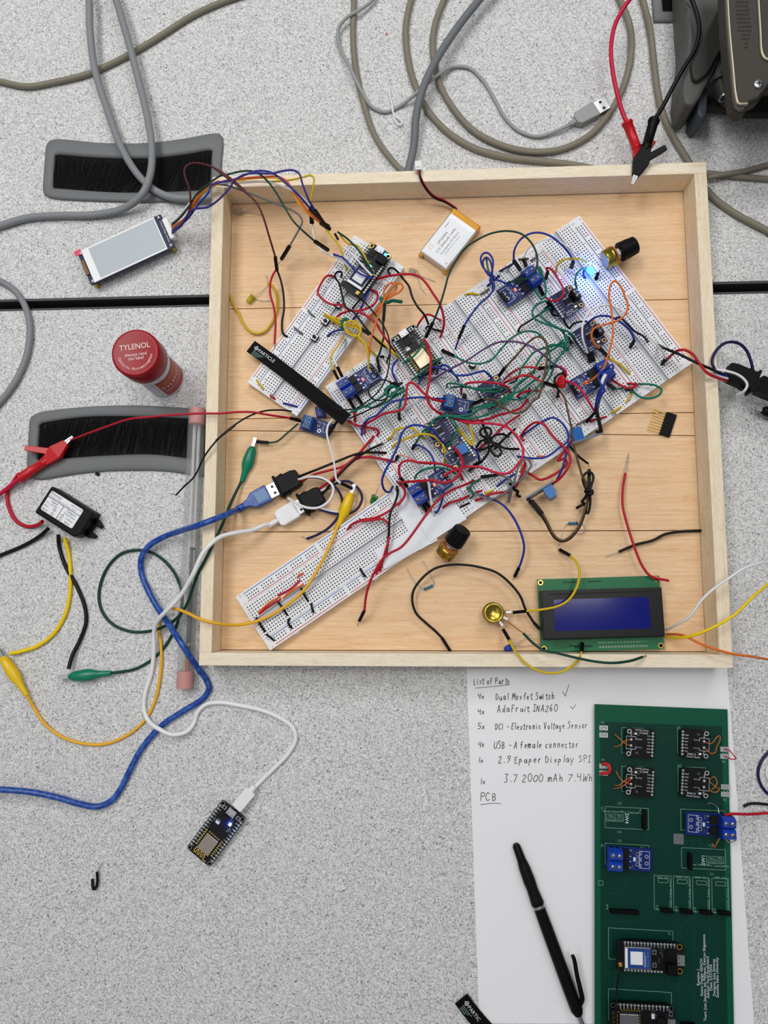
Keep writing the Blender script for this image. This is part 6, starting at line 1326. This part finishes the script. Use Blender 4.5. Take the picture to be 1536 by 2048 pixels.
# ------------------------------------------------------------------ USB cables and sockets
def usb_plug(name, label, a, b_, z, zb, m, metal, cord, r, cm, L2=None, clear=False):
    """a = grip end, b_ = metal tip"""
    A, B = U(*a, z), U(*b_, zb); M, L = frame(A, B); O = Vector((A.x, A.y, 0)); t = thing(name, label, 'cable', O); T_ = Matrix.Translation(-O)
    g = MB(); g.X = T_ @ M
    g.prism([(-2, -2.2), (3, -3.4), (8, -7), (L*.72, -7.6), (L*.72, 7.6), (8, 7), (3, 3.4), (-2, 2.2)] if clear else [(0, -5.4), (3, -7.6), (L*.75, -7.6), (L*.75, 7.6), (3, 7.6), (0, 5.4)], -4, 4, m); go = g.build('plug_grip', t, bevel=.9)
    if clear:
        q = MB(); q.X = T_ @ M; q.box((L*.52, 0, 4.1), (L*.34, 9.5, .6), 'usb_pale'); q.build('grip_window', go)
    q = MB(); q.X = T_ @ M; q.box((L*.87, 0, 0), (L*.3, 12, 4.5), 'steel'); q.box((L*.88, 3, 2.3), (2, 2, .2), 'chip'); q.box((L*.88, -3, 2.3), (2, 2, .2), 'chip'); q.build('metal_plug', t)
    s = MB(); s.X = T_ @ M
    for i in range(4): s.cyl((-9+i*2, 0, 0), (-7.6+i*2, 0, 0), r+.7, m, 12)
    s.cyl((-9.5, 0, 0), (0, 0, 0), r+.3, m, 12); s.build('strain_relief', t)
    c = MB(); c.X = T_; c.tube([M @ Vector((-7, 0, 0))]+path(cord, r), r, cm, 12, 9); c.build('cord', t)
    return t, T_, c
usb_plug('usb_cable', 'translucent blue USB cable running from the tray across the near desk', (492, 1010), (556, 976), 13, 13, 'usb_blue', 1,
         [(455, 1028, 33), (425, 1040, 42), (395, 1051, 40), (360, 1062, 22), (325, 1075, 10), (298, 1092, 8), (283, 1116, 6.5), (283, 1145), (296, 1180, 5), (315, 1215, 8), (340, 1252, 15), (368, 1295, 22), (395, 1335, 9), (412, 1358, 3), (418, 1378), (405, 1398), (370, 1420), (325, 1450), (285, 1495), (260, 1540), (240, 1580), (222, 1602, 3), (195, 1613, 4), (160, 1608, 6), (115, 1595, 8), (60, 1584, 10), (0, 1579, 12), (-40, 1577, 13)], 2.6, 'usb_blue', clear=True)
t, T_, _ = usb_plug('usb_cable', 'white USB cable linking the tray socket to the small board on the desk', (556, 1040), (606, 1010), 12, 12, 'usb_white', 1,
         [(530, 1050, 16), (505, 1060, 22), (475, 1065, 30), (445, 1072, 36), (425, 1085, 41), (405, 1108, 41.5), (388, 1145, 39), (362, 1190, 30), (335, 1220, 25), (315, 1242, 16), (308, 1265, 9), (308, 1300, 5), (303, 1345), (291, 1385), (288, 1415), (296, 1440, 4), (318, 1458, 7), (345, 1469, 7), (372, 1464, 5), (387, 1448), (395, 1425), (412, 1409), (440, 1405), (480, 1411), (525, 1421), (562, 1437), (586, 1456), (591, 1478), (578, 1505), (550, 1535), (522, 1562), (504, 1580, 4)], 1.9, 'usb_white')
A, B = U(505, 1578, 6.5), U(474, 1615, 6.8); M, L = frame(A, B); g = MB(); g.X = T_ @ M; g.cyl((-3, 0, 0), (2, 0, 0), 2.4, 'usb_white', 12, 2.9); g.rbox((L*.55, 0, 0), (L*.95, 10, 6), 'usb_white', 1.5); g.build('micro_plug', t, bevel=.8)
def socket(label, a, b_, z, m='black_plastic', fl=.16):
    """black panel USB socket; flange near a, leads at b"""
    A, B = U(*a, z), U(*b_, z); M, L = frame(A, B); O = Vector((A.x, A.y, 0)); t = thing('usb_socket', label, 'socket', O, 0, 'black panel USB sockets'); T_ = Matrix.Translation(-O)
    g = MB(); g.X = T_ @ M; g.prism([(L*fl, -8), (L*.8, -8), (L, -6.5), (L, 6.5), (L*.8, 8), (L*fl, 8)], -5.5, 5.5, m); g.build('body', t, bevel=1)
    f_ = MB(); f_.X = T_ @ M; f_.box((L*fl, 0, 0), (2.6, 21, 13), m); f_.build('flange', t, bevel=1.1)
    for s in (-1, 1):
        k = MB(); k.X = T_ @ M; k.prism([(L*fl+1, s*7.6), (L*.55, s*7.6), (L*.45, s*9.8), (L*fl+2, s*9)][::s], -3, 3, m); k.build('snap_wing', t, bevel=.4)
    return t
socket('black panel socket holding the blue USB plug', (550, 979), (599, 954), 12.5)
socket('black panel socket holding the white USB plug', (599, 1014), (645, 988), 12)
t = socket('black panel socket at the right edge with coloured leads', (1520, 772), (1452, 742), 26, fl=.2)
A, B = U(1520, 772, 26), U(1600, 806, 24); M, L = frame(A, B); O = Vector((A.x, A.y, 0)); g = MB(); g.X = Matrix.Translation(-O) @ M; g.prism([(-2, -7.5), (L, -7), (L, 7), (-2, 7.5)], -5, 5, 'black_plastic'); 
p_ = tag(g.build('usb_plug', origin=None), None, None); p_.location = O*MM; tag(p_, 'dark plug pushed into the black socket at the right edge', 'plug')
# ------------------------------------------------------------------ antennas
def antenna(label, P, zs, hw):
    C = catmull([U(x, y, z) for (x, y), z in zip(P, zs)], 8); O = C[0].copy(); t = thing('antenna_strip', label, 'antenna', O, 0, 'black flat antennas'); b = MB(); b.X = Matrix.Translation(-O); V = []
    for i, c in enumerate(C):
        d = (C[min(i+1, len(C)-1)]-C[max(i-1, 0)]); d.z = 0; d.normalize(); n = Vector((-d.y, d.x, 0))*hw
        V += [c-n, c+n, c+n+Vector((0, 0, .5)), c-n+Vector((0, 0, .5))]
    L = len(C); F = [(i*4+k, i*4+(k+1) % 4, i*4+4+(k+1) % 4, i*4+4+k) for i in range(L-1) for k in range(4)]+[(3, 2, 1, 0), tuple(range(L*4-4, L*4))]
    b.add(V, F, 'label_black'); b.build('strip', t)
    d = (C[min(8, L-1)]-C[0]); s = d.normalized(); M, _ = frame(C[0], C[min(8, L-1)]); M.translation = M.translation-O; k = MB(); 
    def tx(txt, x, y, sz): k.text(txt, x, y, .62, sz, 'silk', 0, 'l', M=M)
    tx('PARTICLE', 8.4, 1.2, 4.2)
    k.X = M
    for P4 in ([(3.6, 1.4), (5.6, 3.4), (7.6, 1.4), (5.6, -.6)],): k.line(P4, .5, .6, 'silk', .08, True)
    k.line([(4.6, 2.4), (6.6, .4)], .5, .6, 'silk', .08); k.line([(4.6, .4), (6.6, 2.4)], .5, .6, 'silk', .08)
    k.X = Matrix.Identity(4)
    k.X = M
    for i in range(3):
        for j in range(5-i): k.line([(5+j*2.2, -1.9-i*1.5), (6.6+j*2.2, -1.9-i*1.5)], .5, .6, 'silk_dim', .04)
    k.X = Matrix.Identity(4)
    k.build('printed_text', t)
    return t
antenna('black flat antenna strip lying across the upper left breadboard', [(501.5, 692.5), (545, 724), (592, 760), (640, 798), (693, 840)], [17, 18, 20, 24, 28], 6.0)
antenna('black flat antenna strip cut by the bottom edge beside the paper', [(922, 1997), (948, 2031), (1010, 2100)], [3, 2, 1], 6.3)
# ------------------------------------------------------------------ battery
c, a, L = put((865, 522), (934, 435), 16)
t = thing('lipo_battery', 'silver pouch battery with white label and amber tape in the tray', 'battery', (c.x, c.y, ZF), a); W_ = 29.5
b = MB(); b.rbox((-1.5, 0, 5), (L-5, W_, 9.4), 'foil', 1.2); b.build('pouch', t, bevel=1.2)
k = MB(); k.box((L/2-2.6, 0, 5), (6.5, W_+.8, 9.6), 'kapton'); k.build('amber_tape', t, bevel=1)
k = MB()
for s in (-1, 1): k.box((-L/2+2, s*(W_/2-1.5), 2.5), (5, 4, 4), 'kapton')
k.box((-1, -W_/2-.2, 3.5), (L-8, .5, 5), 'kapton'); k.build('side_tape', t, bevel=.8)
l = MB(); l.box((-3.5, .6, 9.85), (L-11, W_-4, .2), 'batt_label'); zt = 9.98
mat('batt_gold', 'e9dba6', .5)
lines = (('LP103454', 0, 5.8, 3.4, 'ink_black'), ('3.7V 2000mAh 7.4Wh', 0, 1.8, 3.1, 'ink_black'), ('Rechargeable LiPo Battery', 0, -2.2, 2.4, 'ink_black'), ('JST-SHR 2.0 2-Pin Connector', 0, -5.2, 1.8, 'ink_black'))
for s, x, y, sz, m in lines: l.text(s, x-3, y, zt, sz, m, 0, 'c')
for i in range(4): l.line([(-19, -7.2-i*1.1), (11, -7.2-i*1.1)], .16, zt-.05, 'pad')
l.text('EE', -15, 9.4, zt, 6, 'batt_gold'); l.text('UFMRLE', 9, 10, zt, 1.8, 'ink_black'); l.ring((-20, -11, zt), .9, .6, .06, 'rail_red', 12); l.line([(-10, 7.8), (10, 7.8)], .15, zt-.05, 'pad')
l.build('label', t)
Mi = Matrix.Rotation(-a, 4, 'Z') @ Matrix.Translation((-c.x, -c.y, -ZF))
for i, (m, o) in enumerate((('red', 0), ('black', 3))):
    k = MB(); k.X = Mi; k.tube([U(912+o*.6, 416+o, 13), U(890+o*.5, 402+o, 15), U(868, 392+o, 22), U(850, 372+o, 32), U(840, 352+o*.7, 37), U(836+o, 340, 37.5)], .95, m, 10); k.build('lead', t)
k = MB(); A, B = U(837, 342, 37.5), U(836, 325, 36); M, L = frame(A, B); k.X = Mi @ M; k.box((L/2, 0, 0), (L, 5.6, 4.5), 'usb_white'); k.box((L*.25, 0, 2.3), (1.2, 4, .3), 'pad'); k.build('white_plug', t, bevel=.5)
# ------------------------------------------------------------------ potentiometers
def pot(label, o, axis, knob=True, flip=False, facez=0):
    """dial: brass can behind, threaded shaft and black knob along axis"""
    A = Vector(axis).normalized(); O = Vector((o.x, o.y, 0)); t = thing('potentiometer', label, 'dial', O, 0, 'brass-backed dials'); T_ = Matrix.Translation(-O); M, _ = frame(o, o+A*10); 
    def ln(name, prof, m, n=28, mm=None, smooth=True): b = MB(); b.X = T_; b.lathe(prof, m, n, A, o, smooth); return b.build(name, t)
    ln('can', [(.01, 0), (7.2, 0), (7.9, .6), (8, 5), (8.5, 5), (8.5, 8.2), (.01, 8.2)], 'brass'); ln('back_plate', [(6.4, -.15), (6.4, .02)], 'tin' if knob else 'brass')
    ln('base', [(8, 8.2), (8, 9.8), (3.6, 9.8)], 'copper', 20, smooth=False); ln('shaft', [(3.4, 9.8)]+[(3.4-.25*(i % 2), 9.8+i*.4) for i in range(14)]+[(3.2, 16)], 'steel', 16)
    ln('nut', [(5.2, 11.4), (5.2, 13.2)], 'steel', 6, smooth=False)
    b = MB(); b.X = T_ @ M
    for s in (-1, 0, 1): b.box((8.8, s*4.2, -9.5+(.0 if knob else 0)), (.5, 1.8, 5), 'tin') if not flip else b.box((8.8, s*4.2, 0), (.5, 1.8, 5), 'tin')
    b.build('solder_lugs', t)
    if knob:
        k = MB(); k.X = T_; n = 60; pr = [(8.0, 14.6), (8.4, 15), (8.2, 22), (7.5, 29), (6.8, 29.6), (.01, 29.6)]; V = []; Qm = Vector((0, 0, 1)).rotation_difference(A).to_matrix()
        for r, h in pr:
            for i in range(n): q = r*(.95 if (i//3) % 2 and 16.2 < h < 29.2 else 1); V.append(Qm @ Vector((q*math.cos(2*math.pi*i/n), q*math.sin(2*math.pi*i/n), h))+o)
        k.add(V, [(j*n+i, j*n+(i+1) % n, (j+1)*n+(i+1) % n, (j+1)*n+i) for j in range(len(pr)-1) for i in range(n)]+[list(range(n-1, -1, -1))], 'black_plastic', False); k.build('knob', t)
    return t
o = U(1209, 520, 24.6); d = U(1262, 494, 24.6)-o; pot('brass-backed dial with black knob lying on the right breadboard by the blue LED', o, d)
o = U(888, 1111, 15); d = U(920, 1067, 27)-o; pot('brass-backed dial with black knob standing below the white tape', o, d)
# upturned one
o = U(988, 1226, 24); O = Vector((o.x, o.y, ZF)); t = thing('potentiometer', 'upturned dial with its brass can on top, left of the display', 'dial', O, 0, 'brass-backed dials')
b = MB(); b.lathe([(8.8, 8.5), (8.8, 10), (8.4, 10), (8.4, 16.4), (7.9, 17.2), (6.6, 17.4), (6.4, 17.0), (.01, 17.0)], 'brass', 36); b.build('can', t)
b = MB(); b.lathe([(3.4, 0), (3.4, 8.5), (8.9, 8.5), (8.9, 9.2)], 'tin', 24); b.build('shaft', t)
b = MB(); b.text('1K', .5, -1, 17.05, 5, 'gold', -.6); b.build('stamped_mark', t)
for i, q in enumerate(((1017, 1224), (1010, 1236), (1002, 1247))):
    p = U(*q, 15)-O; b = MB(); h = math.atan2(p.y, p.x); b.X = Matrix.Translation((0, 0, 0)); b.box((p.x*.82, p.y*.82, 8.8), (7, 3.4, .6), 'copper', h); b.box((p.x, p.y, 9), (4.5, 2, .6), 'steel', h); b.build('solder_lug', t)
# ------------------------------------------------------------------ LEDs, resistors, buttons, small parts
def led(label, tip, base, z, zb, m, legs, r=2.5, grp='loose LEDs'):
    A, B = U(*base, zb), U(*tip, z); D = B-A; O = Vector((A.x, A.y, 0)); t = thing('led', label, 'LED', O, 0, grp); T_ = Matrix.Translation(-O)
    b = MB(); b.X = T_; b.lathe([(r+.5, 0), (r+.5, 1), (r, 1), (r, 5), (r*.87, 6.6), (r*.5, 7.8), (.01, 8.2)], m, 20, D, A); b.build('lens', t)
    for P in legs:
        k = MB(); k.X = T_; k.tube([A]+path(P, 7), .3, 'steel', 6, 5); k.build('lead', t)
    return t
led('yellow LED lying in the tray by the left rail', (494, 605), (507, 592), 9.5, 9.5, 'led_yellow', [[(520, 585, 9), (537, 569, 8)], [(520, 601, 8), (545, 600, 8)]])
led('clear LED in the upper left corner of the tray', (468, 423), (483, 423), 9.5, 9.5, 'led_clear', [[(495, 420, 9), (514, 412, 10)], [(497, 425, 8), (527, 430, 7)]])
led('clear LED between the battery and the gold-shielded board', (826, 543), (834, 547), 9.5, 9.5, 'led_clear', [[(842, 575, 8), (852, 588, 7)], [(850, 555, 8), (871, 563, 7)]])
led('green LED standing beside the lower left board', (743, 1008), (750, 992), 10, 14, 'led_green', [[(757, 975, 16), (762, 967, 15)], [(765, 990, 15), (776, 975, 15)]])
led('blue capacitor-like LED in the near corner beside the display', (1016, 1297), (1026, 1292), 9.5, 9.5, 'cap_blue', [[(1045, 1280, 9), (1062, 1269, 11)], [(1050, 1292, 8), (1080, 1288, 8)]], 2.8)
t = led('glowing blue LED upright on the right breadboard', (1179, 540), (1181, 541), 27, 18, 'glow_blue', [[(1182, 543, 16), (1183, 545, 14.5)], [(1186, 541, 16), (1188, 542, 14.5)]])
point_light(U(1184, 543, 29), .022, (.12, .25, 1), 3)
def resistor(label, a, b_, legs):
    A, B = U(*a, 8.2), U(*b_, 8.2); L = (B-A).length; O = Vector((A.x, A.y, ZF)); t = thing('resistor', label, 'resistor', O, 0, 'loose resistors'); T_ = Matrix.Translation(-O); D = B-A
    b = MB(); b.X = T_; b.lathe([(.5, 0), (1.25, .5), (1.3, 1.4), (1.05, 2), (1.05, L-2), (1.3, L-1.4), (1.25, L-.5), (.5, L)], 'resistor_blue', 14, D, A); b.build('body', t)
    k = MB(); k.X = T_
    for s in (.15, .36, .5, .64, .85): k.lathe([(1.1 if .2 < s < .8 else 1.34, L*s-.28), (1.1 if .2 < s < .8 else 1.34, L*s+.28)], 'band_dark', 14, D, A)
    k.build('colour_bands', t)
    for P, s in zip(legs, (A, B)):
        k = MB(); k.X = T_; k.tube([s]+path(P, 7.2), .3, 'steel', 6, 5); k.build('lead', t)
resistor('blue banded resistor lying left of the long black jumper', (847.5, 1179), (866, 1171), [[(829, 1163, 8), (814, 1137, 8)], [(868, 1166, 9), (845, 1120, 9)]])
resistor('blue banded resistor under the brown wire pair', (1136, 1047), (1156, 1046), [[(1131, 1051), (1117, 1093)], [(1166, 1049), (1171, 1060), (1166, 1066), (1153, 1067)]])
for lab, q in (('small push button on the upper left board beside the yellow coil', (651, 643)), ('small push button on the upper left board, second from the yellow coil', (629, 675)), ('small push button on the upper left board under the red wire', (677, 609))):
    p = U(*q, ZB1+2); t = thing('push_button', lab, 'button', (p.x, p.y, ZB1), -.61, 'push buttons on the upper left board'); b = MB(); b.box((0, 0, 1.7), (6, 6, 3.4), 'black_plastic'); b.box((0, 0, 3.5), (5.2, 5.2, .3), 'tin'); b.build('case', t); b = MB(); b.cyl((0, 0, 3.5), (0, 0, 5), 1.7, 'chip', 16); b.build('cap', t)
    b = MB()
    for sx in (-1, 1):
        for sy in (-1, 1): b.box((sx*3.6, sy*2.2, .6), (1.6, .7, .3), 'steel')
    b.build('leg', t)
def can(label, q, r, h, top, grp=None):
    p = U(*q, ZB1+h); t = thing('capacitor', label, 'capacitor', (p.x, p.y, ZB1+.1), 0, grp); b = MB(); b.lathe([(r, 0), (r, h-.4), (r-.4, h)], 'black_plastic', 20); b.build('sleeve', t); b = MB(); b.lathe([(r-.4, h), (.01, h+.02)], top, 20); b.line([(-r*.6, 0), (r*.6, 0)], .2, h, 'chip'); b.line([(0, -r*.6), (0, r*.6)], .2, h, 'chip'); b.build('top', t)
can('small capacitor with silver top where teal and purple wires cross', (945.5, 727), 3, 6.5, 'sticker'); can('tiny black capacitor beside the central voltage sensor', (929, 791), 2, 5, 'chip')
# loose pin header
A, B = U(1344, 828, 9), U(1330, 870, 9); h = math.atan2((B-A).y, (B-A).x); c = (A+B)/2; t = thing('pin_header', 'loose black header with long gold pins lying right of the breadboards', 'pin header', (c.x, c.y, ZF), h)
b = MB(); b.box((0, 0, 1.4), (20.5, 8.5, 2.6), 'black_matte')
for i in range(8): b.box((-8.9+i*2.54, -4.4, 1.4), (1.7, .6, 2.4), 'black_matte')
b.build('housing', t)
for i in range(8): g = MB(); g.box((-8.9+i*2.54, -9.8, 1.6+.3*(i % 2)), (.62, 11.5, .62), 'gold', rz=.02*(i-4)); g.build('pin', t)
# ------------------------------------------------------------------ white tape over the joint
def tape(label, a, b_, w, z=ZB1+.25):
    A, B = U(*a, z), U(*b_, z); M, L = frame(A, B); b = MB(); b.X = M; n = 12; V = []
    for i in range(n+1):
        zz = .25*math.sin(i*1.3)+.2; j = random.uniform(-.4, .4) if i in (0, n) else 0
        V += [(L*i/n+j, -w/2, zz), (L*i/n-j, w/2, zz*.6), (L*i/n-j, w/2, zz*.6-.15), (L*i/n+j, -w/2, zz-.15)]
    b.add(V, [(i*4+k, i*4+4+k, i*4+4+(k+1) % 4, i*4+(k+1) % 4) for i in range(n) for k in range(4)]+[(0, 1, 2, 3), tuple(range(n*4+3, n*4-1, -1))], 'paper_tape', False)
    return tag(b.build('tape_strip', origin=A), label, 'tape', 'white tape strips')
tape('white tape strip along the joint of the breadboards', (795, 984), (858, 1090), 17)
tape('white tape strip reaching right onto the joined breadboards', (848, 1064), (920, 1018), 20, ZB1+.9)
tape('white tape strip reaching left onto the lower left board', (759, 1120), (848, 1070), 18, ZB1+.9)
# ------------------------------------------------------------------ scraps
W('scrap of black wire with bare ends lying on the near desk', 'black', 'M 497 1253 465 1305 468 1345 462 1378 450 1388 445 1372 443 1338', 1.6, 1, 1.2, a='t', r=1.1, name='wire_scrap', group=None)
W('white twist wire lying on the far desk under the light grey cable', 'white', 'Y 779 179 780 193 784 208 786 224 792 234 801 240 804 247 798 250 790 241 786 230', 1.2, 1.5, 1.2, r=.9, name='twist_wire', group=None)
b = MB(); q = U(195, 948, .5); b.box(tuple(q), (4, 3, .8), 'black_plastic', rz=-.5); tag(b.build('plastic_scrap', origin=q), 'tiny black plastic scrap beside the near grommet', 'scrap')
b = MB(); q = U(773, 68, .5); b.lathe([(.9, 0), (1, .6), (.01, 1)], 'copper', 8, o=tuple(q), smooth=False); tag(b.build('crumb', origin=q), 'tiny orange crumb on the far desk between taupe cables', 'crumb')
